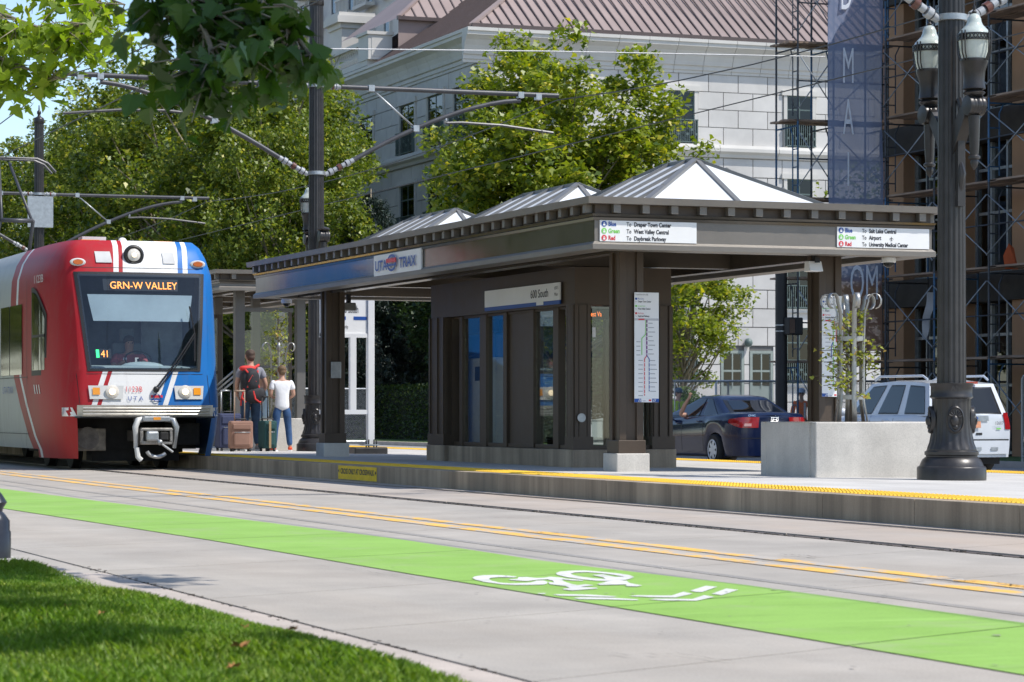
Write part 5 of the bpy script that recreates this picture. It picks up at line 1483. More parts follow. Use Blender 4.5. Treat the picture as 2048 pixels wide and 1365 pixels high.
# dark drooping conifer
def conifer(t, s, H, label):
    rg = np.random.default_rng(8); rr = random.Random(8)
    o = thing('cedar_tree', (t, s, -0.3), label, 'tree')
    b = MB(); b.tube([(t, s, -0.4), (t, s, H)], [0.22, 0.02], 8); b.build('trunk', m_bark2, o)
    P = []
    b = MB()
    for i in range(210):
        q = rr.random() ** 0.9
        z = 0.8 + (H - 1.2) * q; ln = (1 - q) * 3.6 + 0.35
        a = rr.uniform(0, 6.28)
        for j in range(26):
            f = rr.uniform(0.15, 1.0)
            P.append((math.cos(a) * ln * f + rr.gauss(0, 0.14), math.sin(a) * ln * f + rr.gauss(0, 0.14), z + 0.3 - 0.55 * ln * f * f * 0.45 + rr.gauss(0, 0.06) - 0.25 * rr.random()))
        b.tube([(t, s, z - 0.3), (t + math.cos(a) * ln * 0.5, s + math.sin(a) * ln * 0.5, z - 0.2), (t + math.cos(a) * ln, s + math.sin(a) * ln, z - 0.25 * ln - 0.1)], [0.03, 0.02, 0.006], 4)
    b.build('limbs', m_bark3, o, fix=False)
    P = np.array(P)
    n = len(P) * 7
    P = np.repeat(P, 7, 0) + rg.normal(size=(n, 3)) * 0.10
    a = rg.normal(size=(n, 3)); a[:, 2] -= 0.9; a /= np.linalg.norm(a, axis=1)[:, None]
    c = np.cross(a, rg.normal(size=(n, 3))); c /= np.linalg.norm(c, axis=1)[:, None]
    L_ = rg.uniform(0.12, 0.30, n)[:, None]
    V = np.stack([P - c * 0.03, P + c * 0.03, P + a * L_], 1).reshape(-1, 3)
    np_mesh('crown', V, np.arange(n)[:, None] * 3 + np.arange(3)[None, :], leafmat('cedar_needle', (0.012, 0.022, 0.018), (0.028, 0.048, 0.036), (0.05, 0.075, 0.05), 0.1), o, nper=3)
conifer(t_at(742, 103.5), 103.5, 9.9, 'dark drooping cedar beside the hotel windows')
# clipped hedge and round shrub
def leafy_box(name, t0, t1, s0, s1, z0, z1, n, leaf, mat, label, cat, seed):
    rg = np.random.default_rng(seed)
    o = thing(name, ((t0 + t1) / 2, (s0 + s1) / 2, z0), label, cat)
    b = MB(); b.box(t0 + 0.12, t1 - 0.12, s0 + 0.12, s1 - 0.12, z0, z1 - 0.12); b.build('twigs', M('hedge_core_shade', (0.012, 0.018, 0.008), 1, var=0.3), o)  # solid dark box standing for the shade inside the hedge
    f = rg.random(n)
    P = np.stack([rg.uniform(t0, t1, n), rg.uniform(s0, s1, n), rg.uniform(z0, z1, n)], 1)
    w = f < 0.45; P[w, 0] = t0 + rg.normal(size=w.sum()) * 0.05
    w = (f >= 0.45) & (f < 0.62); P[w, 1] = s0 + rg.normal(size=w.sum()) * 0.05
    w = f >= 0.62; P[w, 2] = z1 + rg.normal(size=w.sum()) * 0.04
    V, Fc = leaf_quads(P - np.array(ORG[o.name]), leaf, rg, 0.3)
    np_mesh('foliage', V, Fc, mat, o, nper=6)
leafy_box('clipped_hedge', 33.1, 34.6, 84, 150, zf, 1.86, 40000, 0.11, leafmat('hedge_leaf', (0.022, 0.045, 0.010), (0.055, 0.095, 0.018), (0.16, 0.19, 0.03), 0.25), 'long clipped green hedge behind the white sign frame', 'hedge', 5)
rg = np.random.default_rng(12)
bs = thing('round_shrub', (t_at(1374, 70), 70, zf), 'round bright green shrub behind the fence', 'shrub')
P, cc = crown_pts(rg, (0, 0, 1.15), (0.55, 0.55, 0.75), 60, 60, 0.25)
V, Fc = leaf_quads(P, 0.085, rg); np_mesh('foliage', V, Fc, leafmat('shrub_leaf', (0.05, 0.10, 0.012), (0.10, 0.19, 0.02), (0.2, 0.28, 0.04), 0.3), bs, nper=6)
b = MB(); b.tube([(0, 0, 0), (0, 0, 1.0)], 0.04, 6); b.build('stem', m_bark2, bs, local=True)
# ------------------------------------------------------------------ scaffolding, banner, building under repair, fences
m_scaf = M('scaffold_tube', (0.055, 0.062, 0.075), 0.5, 0.4, var=0.3, vscale=6)
m_scafb = M('scaffold_tube_blue', (0.03, 0.10, 0.20), 0.5, 0.2, var=0.3, vscale=6)
m_brace = M('brace_tube', (0.28, 0.31, 0.34), 0.5, 0.5, var=0.2, vscale=6)
m_plank = M('weathered_plank', (0.27, 0.195, 0.145), 0.9, var=0.35, vscale=5, stretch=(1, 0.2, 1), bmp=0.4, bscale=20)
zs0 = zf + 0.1
LIFT = [zs0, 2.1, 4.2, 6.2, 8.15, 10.1, 12.1]
def frame_mesh(o, p, ax, w, h, mat):
    """ladder frame of two standards: p = foot, ax = direction of its width"""
    q = MB(); a = Vector(p); d = Vector(ax)
    for f in (0, 1): q.tube([a + d * (w * f), a + d * (w * f) + Vector((0, 0, h))], 0.026, 6)
    q.tube([a + Vector((0, 0, h - 0.12)), a + d * w + Vector((0, 0, h - 0.12))], 0.022, 6)
    q.tube([a + d * 0.28 + Vector((0, 0, 0.15)), a + d * 0.28 + Vector((0, 0, h - 0.35)), a + d * 0.40 + Vector((0, 0, h - 0.12))], 0.018, 5)
    for z in (0.35, 0.8, 1.25): q.tube([a + Vector((0, 0, z)), a + d * 0.28 + Vector((0, 0, z))], 0.016, 5)
    return q.build('frame', mat, o)
def scaffold(t0, w, s_list, lifts, label, along=True):
    o = thing('scaffold', (t0, s_list[0], zs0), label, 'scaffold')
    for i, s in enumerate(s_list):
        for a, c in zip(lifts, lifts[1:]):
            frame_mesh(o, (t0, s, a) if along else (s, t0, a), (1, 0, 0) if along else (0, 1, 0), w, c - a - 0.004, m_scafb if (i + int(a)) % 3 == 0 else m_scaf)
    P = (lambda x, y, z: (x, y, z)) if along else (lambda x, y, z: (y, x, z))
    for s, e in zip(s_list, s_list[1:]):
        for a, c in zip(lifts, lifts[1:]):
            for x in (t0,):
                q = MB(); q.tube([P(x - 0.03, s, a + 0.3), P(x - 0.03, e, c - 0.3)], 0.016, 5); q.build('cross_brace', m_brace, o)
                q = MB(); q.tube([P(x - 0.065, s, c - 0.3), P(x - 0.065, e, a + 0.3)], 0.016, 5); q.build('cross_brace', m_brace, o)
        for c in lifts[1:]:
            for k in range(4):
                x = t0 + 0.06 + (w - 0.12) * k / 4
                q = MB(); q.box(0, (w - 0.12) / 4 - 0.02, -0.22, e - s + 0.18, 0, 0.045)
                q.v = [P(x + vx_, s + vy_, c + vz_ + 0.02 * (k % 2) + 0.015 * vy_ / (e - s)) for vx_, vy_, vz_ in q.v]
                q.build('plank', m_plank, o)
            q = MB(); q.tube([P(t0 - 0.03, s, c + 1.0), P(t0 - 0.03, e, c + 1.0)], 0.02, 5); q.build('guard_rail', m_scaf, o)
    return o
scaffold(32.62, 1.2, [46.5, 49.1, 51.6, 54.1, 56.6, 59.0], LIFT, 'long scaffold run with planks behind the near lamp post')
scaffold(60.1, 1.2, [30.75, 31.75, 33.3], LIFT, 'scaffold tower carrying the blue banner', along=False)
# banner of blue mesh cloth with letters
m_ban = bpy.data.materials.new('banner_mesh'); m_ban.use_nodes = True
n_ = m_ban.node_tree; pb = n_.nodes['Principled BSDF']
g_ = N(n_, 'ShaderNodeNewGeometry'); sp_ = N(n_, 'ShaderNodeSeparateXYZ'); L(n_, g_.outputs['Position'], sp_.inputs[0])
cr_ = ramp(n_, math_(n_, 'DIVIDE', sp_.outputs[2], 14.0), [(0.0, (0.28, 0.15, 0.10)), (0.285, (0.28, 0.15, 0.10)), (0.31, (0.20, 0.245, 0.37)), (1.0, (0.20, 0.245, 0.37))])
L(n_, cr_, pb.inputs['Base Color']); pb.inputs['Roughness'].default_value = 0.6
tr_ = N(n_, 'ShaderNodeBsdfTransparent'); mx_s = N(n_, 'ShaderNodeMixShader'); mx_s.inputs[0].default_value = 0.90
L(n_, tr_.outputs[0], mx_s.inputs[1]); L(n_, pb.outputs[0], mx_s.inputs[2]); L(n_, mx_s.outputs[0], n_.nodes['Material Output'].inputs[0])
m_blet = M('banner_letter', (0.72, 0.76, 0.84), 0.7, var=0.03)
sbn = 59.85
tb0, tb1 = t_at(1656, sbn), t_at(1765, sbn)
ban = thing('banner', (tb0, sbn, 2.6), 'tall blue mesh banner with white letters hung on the scaffold', 'banner')
q = MB(); nz_, nx_ = 24, 8; v = []
for j in range(nz_ + 1):
    for i in range(nx_ + 1):
        v.append((tb0 + (tb1 - tb0) * i / nx_, sbn + 0.02 * math.sin(i * 1.3 + j * 0.7) + 0.03 * math.sin(j * 0.5), 2.4 + 10.4 * j / nz_))
q.add(v, [(j * (nx_ + 1) + i, j * (nx_ + 1) + i + 1, (j + 1) * (nx_ + 1) + i + 1, (j + 1) * (nx_ + 1) + i) for j in range(nz_) for i in range(nx_)], 0, True)
q.build('cloth', m_ban, ban, fix=False)
for ch_, y0, y1, xc in (('D', -52, 18, 1690), ('M', 93, 165, 1694), ('A', 196, 268, 1694), ('I', 302, 372, 1694)):
    zb_, zt_ = z_at(y1, tb0, sbn), z_at(y0, tb0, sbn)
    text(ch_, 'letter', ban, m_blet, (t_at(xc, sbn), sbn - 0.07, zb_), (1, 0, 0), (0, 0, 1), zt_ - zb_, 'CENTER', sx=0.36)
text('OM', 'letter', ban, m_blet, (t_at(1726, sbn), sbn - 0.07, z_at(598, tb0, sbn)), (1, 0, 0), (0, 0, 1), z_at(528, tb0, sbn) - z_at(598, tb0, sbn), 'CENTER', sx=0.42)
# poles behind the banner
m_wood = M('utility_wood', (0.22, 0.12, 0.06), 0.9, var=0.4, vscale=7, stretch=(1, 1, 0.12), bmp=0.6, bscale=30)
q = MB(); tt = t_at(1775, 62.2); q.tube([(tt, 62.2, zs0 - 0.3), (tt, 62.2, 14)], [0.19, 0.15], 14); tag(q.build('utility_pole', m_wood), 'brown wooden utility pole right of the banner', 'pole')
q = MB(); tt = t_at(1803, 63.4); q.tube([(tt, 63.4, zs0 - 0.3), (tt, 63.4, 10.6)], [0.13, 0.10], 14); tag(q.build('steel_pole', M('pole_grey', (0.25, 0.27, 0.29), 0.4, 0.3)), 'slim grey steel pole beside the wooden pole', 'pole')
# building under repair
m_tan = M('tan_render', (0.38, 0.22, 0.125), 0.9, var=0.10, vscale=0.7)
m_dkw = M('dark_soffit', (0.045, 0.04, 0.036), 0.9, var=0.2)
rb = thing('repair_building', (36, 52, zs0), 'tan building behind the scaffold with glazed bays', 'building')
for k, (za, zb_) in enumerate(((zs0, 3.55), (4.25, 7.5), (8.2, 11.4), (12.1, 15))):
    for j, s in enumerate((40.0, 47.4, 51.1, 54.6, 58.0, 61.0)):
        q = MB(); q.box(34.25, 34.8, s, s + (1.15 if s < 60 else 0.8), za, zb_); q.build('pier', m_tan, rb, bevel=0.01)
    for j, s in enumerate((48.56, 52.26, 55.76, 59.16)):
        e = (51.09, 54.59, 57.99, 60.99)[j]
        q = MB(); q.box(34.66, 34.68, s, e, za + 0.02, zb_ - 0.02); wi = q.build('window', glass('shop_glass%d%d' % (k, j), (0.25, 0.29, 0.28)), rb)
        for i in range(4):
            y = s + (e - s) * i / 3
            q = MB(); q.box(34.58, 34.70, y - 0.04, y + 0.04, za + 0.02, zb_ - 0.02); q.build('mullion', m_galv, wi)
        for z in (za + 0.05, za + (zb_ - za) * 0.45, za + (zb_ - za) * 0.78):
            q = MB(); q.box(34.60, 34.69, s + 0.04, e - 0.04, z, z + 0.07); q.build('transom', m_galv, wi)
for za, zb_ in ((3.55, 4.25), (7.5, 8.2), (11.4, 12.1)):
    q = MB(); q.box(34.1, 46, 40, 62.0, za + 0.002, zb_ - 0.002); q.build('floor_edge', m_dkw, rb)
q = MB(); q.box(39, 39.2, 40, 62.0, zs0, 15); q.build('rear_wall', m_dkw, rb)
q = MB(); q.box(34.3, 46, 62.0, 62.3, zs0, 15); q.build('end_wall', M('pinkish_render', (0.30, 0.20, 0.18), 0.9, var=0.1), rb)
for px, s, y0, y1, lab in ((1866, 55.0, 560, 680, 'white torn sheet hanging from the scaffold left of the lamp post'),):
    t = 32.9; q = MB(); s = s_at(1862, 32.9)
    v = []
    for j in range(9):
        z = z_at(585, t, s) + (z_at(680, t, s) - z_at(585, t, s)) * j / 8
        v += [(t - 0.12 - 0.02 * j + 0.03 * math.sin(j), s, z), (t + 0.12 - 0.03 * j, s + 0.05 * math.sin(j * 1.7), z)]
    q.add(v, [(2 * i, 2 * i + 1, 2 * i + 3, 2 * i + 2) for i in range(8)], 0, True); tag(q.build('torn_sheet', M('sheet_white', (0.62, 0.62, 0.63), 0.9, bmp=0.5, bscale=8), fix=False), lab, 'sheet')
q = MB(); t = 33.0; s = s_at(2010, 33.0); z = z_at(560, t, s) + 0.25
q.add([(t, s, z), (t + 0.35, s, z), (t + 0.3, s + 0.1, z + 0.5), (t + 0.1, s, z + 0.6), (t - 0.05, s, z + 0.3)], [(0, 1, 2, 3, 4)]); tag(q.build('orange_rag', m_sred if 0 else M('orange_cloth', (0.65, 0.14, 0.05), 0.9, bmp=0.6, bscale=10), fix=False), 'orange cloth hanging on the scaffold at the right', 'cloth')
# chain link fence panels
def chain_mesh(w, h, pitch=0.062, r=0.0028):
    q = MB()
    n = int((w + h) / pitch)
    for sg in (1, -1):
        for i in range(n):
            c = i * pitch * 1.0
            if sg > 0: x0, x1 = c - h, c
            else: x0, x1 = c, c - h
            z0, z1 = 0.0, h
            pts = []
            # clip to the panel
            def clip(x, z, xb, zb2):
                pass
            dx, dz = x1 - x0, h
            ta, tb = 0.0, 1.0
            for lo_, hi_, p_, d_ in ((0, w, x0, dx),):
                a_, b_ = (lo_ - p_) / d_, (hi_ - p_) / d_
                if a_ > b_: a_, b_ = b_, a_
                ta, tb = max(ta, a_), min(tb, b_)
            if tb - ta < 0.02: continue
            q.tube([(x0 + dx * ta, 0.004 * sg, dz * ta), (x0 + dx * tb, 0.004 * sg, dz * tb)], r, 3, caps=False)
    return q
cm = chain_mesh(3.0, 1.75).build('wire_mesh', m_galv, None, local=True, fix=False)
fence_first = True
def fence(p0, ang, lab):
    global fence_first
    o = thing('fence_panel', (p0[0], p0[1], zf + 0.10), lab, 'fence', 'chain link fence panels', ang)
    ORG[o.name] = Vector((0, 0, 0))
    q = MB(); q.tube([(0, 0, 0), (0, 0, 1.78), (0.05, 0, 1.84), (2.95, 0, 1.84), (3.0, 0, 1.78), (3.0, 0, 0)], 0.028, 8); q.tube([(0, 0, 0.12), (3.0, 0, 0.12)], 0.02, 6); q.tube([(1.5, 0, 0.12), (1.5, 0, 1.84)], 0.016, 6); q.build('frame', m_galv, o, local=True)
    w = cm if fence_first else inst(cm, None)
    fence_first = False
    w.parent = o; w.location = (0, 0, 0.08); tag(w, kind='stuff')
fs = 60.2
for i, (px, da, s) in enumerate(((1300, 3, 60.4), (1432, -2, 60.3), (1640, 4, 59.2))):
    fence((t_at(px, s) if i else t_at(1330, s) - 1.2, s), R(da), ('chain link fence panel left of the navy sedan roof', 'chain link fence panel behind the navy sedan roof', 'chain link fence panel behind the white vehicle bonnet')[i])
fence((29.6, 50.2), R(62), 'chain link fence panel behind the white vehicle, middle one'); fence((31.1, 46.4), R(100), 'chain link fence panel at the right edge behind the vehicles')
fence((24.5, 84), R(8), 'chain link fence panel beyond the waiting travellers')
# pedestrian signal on its pole
tp_, sp2 = t_at(1563, 57.5), 57.5
ps_ = thing('signal_pole', (tp_, sp2, zs0), 'black signal pole with a pedestrian signal head', 'signal')
q = MB(); q.tube([(tp_, sp2, zs0 - 0.1), (tp_, sp2, 5.2)], [0.145, 0.135], 20); q.build('pole', m_dark, ps_)
for y in (651, 663):
    q = MB(); z = z_at(y, tp_, sp2); q.lathe([(0.146, -0.015), (0.152, -0.012), (0.152, 0.012), (0.146, 0.015)], (tp_, sp2, z), 20); q.build('pole_band', m_galv, ps_)
q = MB(); za, zb_ = z_at(671, tp_, sp2), z_at(636, tp_, sp2); q.box(tp_ - 0.02, tp_ + 0.16, sp2 - 0.42, sp2 - 0.16, za, zb_); hd_ = q.build('signal_head', m_trimb if 'm_trimb' in globals() else m_dark, ps_, bevel=0.03)
q = MB(); q.box(tp_ + 0.18, tp_ + 0.40, sp2 - 0.36, sp2 - 0.10, za, zb_); q.build('signal_head', m_dark, ps_, bevel=0.03)
q = MB(); q.box(tp_ + 0.0, tp_ + 0.14, sp2 - 0.43, sp2 - 0.421, za + 0.04, zb_ - 0.04); q.build('lens', M('signal_lens', (0.05, 0.03, 0.03), 0.2), hd_)
# ------------------------------------------------------------------ tram
TC, TS = 9.25, 39.25
tram = thing('tram', (TC, TS + 12, 0), 'red, white and blue tram with lit GRN-W VALLEY display arriving at the platform', 'tram')
def livery():
    """front: slanted stripes by width and height; sides: stripes by length and height (flat print)"""
    m, n, b = nodes_of('tram_livery')
    g = N(n, 'ShaderNodeNewGeometry')
    sp = N(n, 'ShaderNodeSeparateXYZ'); L(n, g.outputs['Position'], sp.inputs[0])
    X, Y, Z = sp.outputs
    RED, WHT, BLU, RED2 = (0.40, 0.022, 0.030), (0.78, 0.78, 0.77), (0.018, 0.155, 0.46), (0.36, 0.025, 0.03)
    zn = math_(n, 'DIVIDE', math_(n, 'SUBTRACT', Z, 0.9), 2.6)
    offr = ramp(n, zn, [(0.02, 0.5 - 0.684 / 2), (0.227, 0.5 - 0.494 / 2), (0.79, 0.5 - 0.27 / 2), (0.97, 0.5 - 0.235 / 2)])
    off = math_(n, 'SUBTRACT', math_(n, 'MULTIPLY', offr, 2.0), 1.0)
    d = math_(n, 'SUBTRACT', math_(n, 'SUBTRACT', X, TC), off)
    dn = math_(n, 'DIVIDE', math_(n, 'ADD', d, 1.0), 4.0)
    st = lambda v: (v + 1.0) / 4.0
    front = ramp(n, dn, [(0.0, RED), (st(-0.145), WHT), (st(-0.072), RED), (st(0.0), WHT), (st(0.84), BLU), (st(0.915), WHT), (st(0.985), BLU)], 'CONSTANT')
    z2 = math_(n, 'DIVIDE', Z, 3.6)
    o2 = ramp(n, z2, [(0.08, 0.300), (0.39, 0.565), (0.64, 0.615), (0.95, 0.64)])
    d2 = math_(n, 'SUBTRACT', math_(n, 'SUBTRACT', Y, TS), math_(n, 'MULTIPLY', o2, 5.0))
    dn2 = math_(n, 'DIVIDE', math_(n, 'ADD', d2, 5.0), 40.0)
    s2 = lambda v: (v + 5.0) / 40.0
    SIL = (0.46, 0.47, 0.45)
    sidec = ramp(n, dn2, [(0.0, RED2), (s2(0.0), WHT), (s2(0.14), RED2), (s2(0.34), WHT), (s2(0.44), RED2), (s2(0.60), SIL)], 'CONSTANT')
    sn = N(n, 'ShaderNodeSeparateXYZ'); L(n, g.outputs['True Normal'], sn.inputs[0])
    left = math_(n, 'GREATER_THAN', math_(n, 'SUBTRACT', Y, TS), 1.45)
    c = mix(n, left, front, sidec)
    right = math_(n, 'MULTIPLY', math_(n, 'GREATER_THAN', X, TC + 1.2), math_(n, 'LESS_THAN', math_(n, 'SUBTRACT', Y, TS), 3.5))
    c = mix(n, right, c, BLU)
    dirt = noise(n, pos(n, (1, 1, 0.5)), 2.5, 6, 0.7)
    low = ramp(n, math_(n, 'DIVIDE', Z, 1.3), [(0.2, 0.35), (0.95, 0.0)])
    c = mix(n, math_(n, 'MULTIPLY', low, dirt), c, (0.12, 0.09, 0.06))
    grime = noise(n, pos(n, (1.2, 1.2, 0.25)), 4.5, 6, 0.75)
    c = mix(n, ramp(n, grime, [(0.50, 0.0), (0.75, 0.28)]), c, (0.16, 0.13, 0.11))
    L(n, c, b.inputs['Base Color'])
    b.inputs['Roughness'].default_value = 0.42
    b.inputs['Specular IOR Level'].default_value = 0.16
    b.inputs['Coat Weight'].default_value = 0.0
    b.inputs['Coat Roughness'].default_value = 0.12
    bump(n, b, noise(n, pos(n), 26, 3), 0.06, 0.01)
    return m
m_liv = livery()
def lerp_tab(tab, z):
    for (z0, v0), (z1, v1) in zip(tab, tab[1:]):
        if z <= z1: return v0 + (v1 - v0) * (z - z0) / (z1 - z0)
    return tab[-1][1]
VO = [(0.15, 0.22), (0.5, 0.08), (0.78, 0.02), (0.96, 0.0), (1.49, 0.07), (2.2, 0.20), (2.95, 0.40), (3.2, 0.50), (3.36, 0.60), (3.45, 0.74)]
WF = [(0.15, 0.96), (0.78, 1.02), (1.49, 0.98), (2.2, 1.0), (2.95, 1.03), (3.2, 1.0), (3.36, 0.95), (3.45, 0.88)]
WS = [(0.15, 1.24), (0.5, 1.30), (0.96, 1.325), (2.6, 1.325), (2.95, 1.30), (3.2, 1.22), (3.36, 1.12), (3.45, 1.04)]
def outline(z, k=0.0):
    vo, wf, W = lerp_tab(VO, z), lerp_tab(WF, z), lerp_tab(WS, z)
    h = [(0.0, vo - 0.05), (wf * 0.35, vo - 0.045), (wf * 0.7, vo - 0.02), (wf * 0.93, vo + 0.02), (wf, vo + 0.055), (wf + (W - wf) * 0.33, vo + 0.17), (wf + (W - wf) * 0.6, vo + 0.38), (wf + (W - wf) * 0.82, vo + 0.72), (W - 0.012, vo + 1.15), (W, vo + 1.6), (W, 3.2), (W, 7.5), (W, 8.0), (W, 16), (W, 26)]
    return [(-u, v) for u, v in h[::-1]] + h[1:]
lev = [0.17, 0.3, 0.5, 0.78, 0.96, 1.2, 1.49, 1.8, 2.2, 2.6, 2.95, 3.08, 3.2, 3.29, 3.36, 3.42, 3.45]
lines = [outline(z) for z in lev]
nc = len(lines[0]); mid = nc // 2
b = MB()
v = [(TC + u, TS + q, z) for z, ln in zip(lev, lines) for u, q in ln]
fc = []
for i in range(len(lev) - 1):
    for j in range(nc - 1):
        if lev[i] < 0.9 and mid - 4 <= j < mid + 4: continue
        if 1.48 < lev[i] < 2.9 and mid - 4 <= j < mid + 4: continue     # windscreen opening
        if lev[i] < 0.3 and (j < 5 or j > nc - 7): continue
        fc.append((i * nc + j, i * nc + j + 1, (i + 1) * nc + j + 1, (i + 1) * nc + j))
b.add(v, fc, 0, True)
top = [(TC + u, TS + q, 3.45) for u, q in lines[-1]]
b.add(top, [tuple(range(nc))[::-1]], 0)
body = b.build('body', m_liv, tram, sharp=33)
def front_pt(u, z, out=0.012):
    """point on the nose at half-width u and height z, pushed out a little"""
    ln = outline(z)
    for (u0, v0), (u1, v1) in zip(ln[mid - 6:mid + 7], ln[mid - 5:mid + 8]):
        if u0 <= u <= u1: return Vector((TC + u, TS + v0 + (v1 - v0) * (u - u0) / (u1 - u0 + 1e-9) - out, z))
    return Vector((TC + u, TS + lerp_tab(VO, z) - out, z))
def patch(poly, name, mat, out, parent=None, nu=10, nz=8):
    """quad patch on the nose: poly = (ul_bottom, ur_bottom, z_bottom, ul_top, ur_top, z_top)"""
    a0, a1, zb, c0, c1, zt = poly
    q = MB(); v = []
    for j in range(nz + 1):
        f = j / nz; z = zb + (zt - zb) * f
        for i in range(nu + 1):
            g_ = i / nu; u = (a0 + (c0 - a0) * f) * (1 - g_) + (a1 + (c1 - a1) * f) * g_
            v.append(front_pt(u, z, out))
    q.add(v, [(j * (nu + 1) + i, j * (nu + 1) + i + 1, (j + 1) * (nu + 1) + i + 1, (j + 1) * (nu + 1) + i) for j in range(nz) for i in range(nu)], 0, True)
    return q.build(name, mat, parent or tram, fix=False)
m_gasket = M('gasket', (0.015, 0.015, 0.016), 0.5, var=0.1)
m_wsg = glass('windscreen_glass', (0.80, 0.87, 0.90), ior=1.6)
# windscreen surround: painted posts, black gasket frame; behind it a real cab
patch((-0.985, -0.855, 1.49, -1.03, -0.995, 2.95), 'windscreen_post', m_liv, 0.0, nu=3); patch((0.835, 0.985, 1.49, 0.98, 1.03, 2.95), 'windscreen_post', m_liv, 0.0, nu=3)
for pl in ((-0.865, -0.80, 1.47, -1.005, -0.93, 2.955), (0.78, 0.845, 1.47, 0.915, 0.99, 2.955)): patch(pl, 'windscreen_gasket', m_gasket, 0.010, nu=2)
patch((-0.81, 0.79, 1.47, -0.812, 0.792, 1.52), 'windscreen_gasket', m_gasket, 0.009, nz=2); patch((-0.935, 0.92, 2.895, -0.94, 0.925, 2.958), 'windscreen_gasket', m_gasket, 0.009, nz=2)
m_cabin = M('cab_interior', (0.42, 0.47, 0.48), 0.9, var=0.25, vscale=2.5)
m_cabd = M('cab_dark', (0.17, 0.20, 0.205), 0.9, var=0.2)
q = MB(); q.box(TC - 1.2, TC + 1.2, TS + 1.75, TS + 1.80, 1.0, 3.2); q.build('cab_rear_wall', m_cabd, tram)
q = MB(); q.box(TC + 0.30, TC + 0.95, TS + 1.60, TS + 1.70, 1.3, 2.55); q.build('cab_partition', m_cabin, tram)
q = MB(); q.box(TC - 1.15, TC + 1.15, TS + 0.80, TS + 1.74, 3.03, 3.06); q.build('cab_ceiling', m_cabin, tram)
q = MB(); q.box(TC - 1.1, TC + 1.1, TS + 0.35, TS + 1.74, 0.98, 1.0); q.build('cab_floor', m_cabd, tram)
q = MB(); q.prism([(TS + 0.16, 1.40), (TS + 0.16, 1.535), (TS + 0.34, 1.56), (TS + 0.62, 1.50), (TS + 0.62, 1.40)], 'x', TC - 0.86, TC + 0.86); q.build('dashboard', M('dashboard', (0.30, 0.36, 0.37), 0.7), tram, bevel=0.015)
q = MB(); q.ball((TC + 0.03, TS + 0.36, 1.545), (0.33, 0.13, 0.075), 18, 10); q.build('instrument_cowl', M('cowl', (0.36, 0.43, 0.44), 0.6), tram)
patch((-0.74, 0.71, 2.22, -0.81, 0.79, 2.62), 'sun_blind', M('sun_blind', (0.36, 0.42, 0.45), 0.8, var=0.08), -0.05)
q = MB(); q.box(TC - 0.26, TC + 0.20, TS + 1.12, TS + 1.22, 1.2, 1.92); q.box(TC - 0.14, TC + 0.08, TS + 1.13, TS + 1.20, 1.93, 2.14); q.build('driver_seat', m_cabd, tram, bevel=0.03)
q = MB(); q.tube([(TC + 0.02 + 0.20 * math.cos(R(a)), TS + 0.62 + 0.05 * math.sin(R(a)), 1.66 + 0.12 * math.sin(R(a))) for a in range(0, 361, 20)], 0.012, 6); q.tube([(TC + 0.02, TS + 0.60, 1.66), (TC + 0.02, TS + 0.5, 1.50)], 0.02, 6); q.build('control_wheel', m_dark, tram)
m_amber = M('amber_led', (1.0, 0.30, 0.05), 0.5, var=0, emis=2.0)
m_gled = M('green_led', (0.05, 0.9, 0.25), 0.5, var=0, emis=1.2)
patch((-0.57, 0.56, 2.68, -0.58, 0.57, 2.86), 'destination_display', m_dark, -0.020)
a = front_pt(-0.5, 2.70, 0.034); c = front_pt(-0.5, 2.84, 0.034); up = (c - a).normalized()
text('GRN-W VALLEY', 'lettering', tram, m_amber, front_pt(-0.48, 2.705, -0.012), (1, 0, 0), up, 0.11, sx=0.92, ext=0.012)
patch((-0.73, -0.50, 1.66, -0.735, -0.505, 1.80), 'run_number_display', m_dark, -0.020)
a = front_pt(-0.6, 1.68, 0.034)
text('41', 'lettering', tram, m_amber, front_pt(-0.66, 1.675, -0.012), (1, 0, 0), up, 0.105, sx=0.85, ext=0.012)
patch((-0.725, -0.68, 1.67, -0.73, -0.685, 1.79), 'signal_panel', m_gled, -0.014, nu=2, nz=2)
patch((-0.825, 0.805, 1.50, -0.955, 0.94, 2.925), 'windscreen', m_wsg, 0.014)
# wiper
q = MB(); q.tube([front_pt(0.12, 1.20, 0.05), front_pt(0.42, 1.58, 0.11), front_pt(0.76, 2.05, 0.10)], 0.014, 6); q.tube([front_pt(0.16, 1.19, 0.05), front_pt(0.46, 1.57, 0.11), front_pt(0.77, 2.02, 0.10)], 0.009, 6)
q.tube([front_pt(0.74, 1.62, 0.09), front_pt(0.76, 2.05, 0.09), front_pt(0.70, 2.45, 0.09)], 0.012, 6); q.ball(front_pt(0.14, 1.20, 0.04), 0.05); q.build('wiper', m_gasket, tram)
for zz in (1.425, 3.02):
    patch((-1.02, 1.02, zz, -1.02, 1.02, zz + 0.008), 'panel_seam', m_gasket, 0.003, nu=14, nz=1)
for uu in (-0.99, 0.985):
    patch((uu, uu + 0.008, 0.99, uu - 0.03, uu - 0.022, 1.42), 'panel_seam', m_gasket, 0.004, nu=1, nz=6)
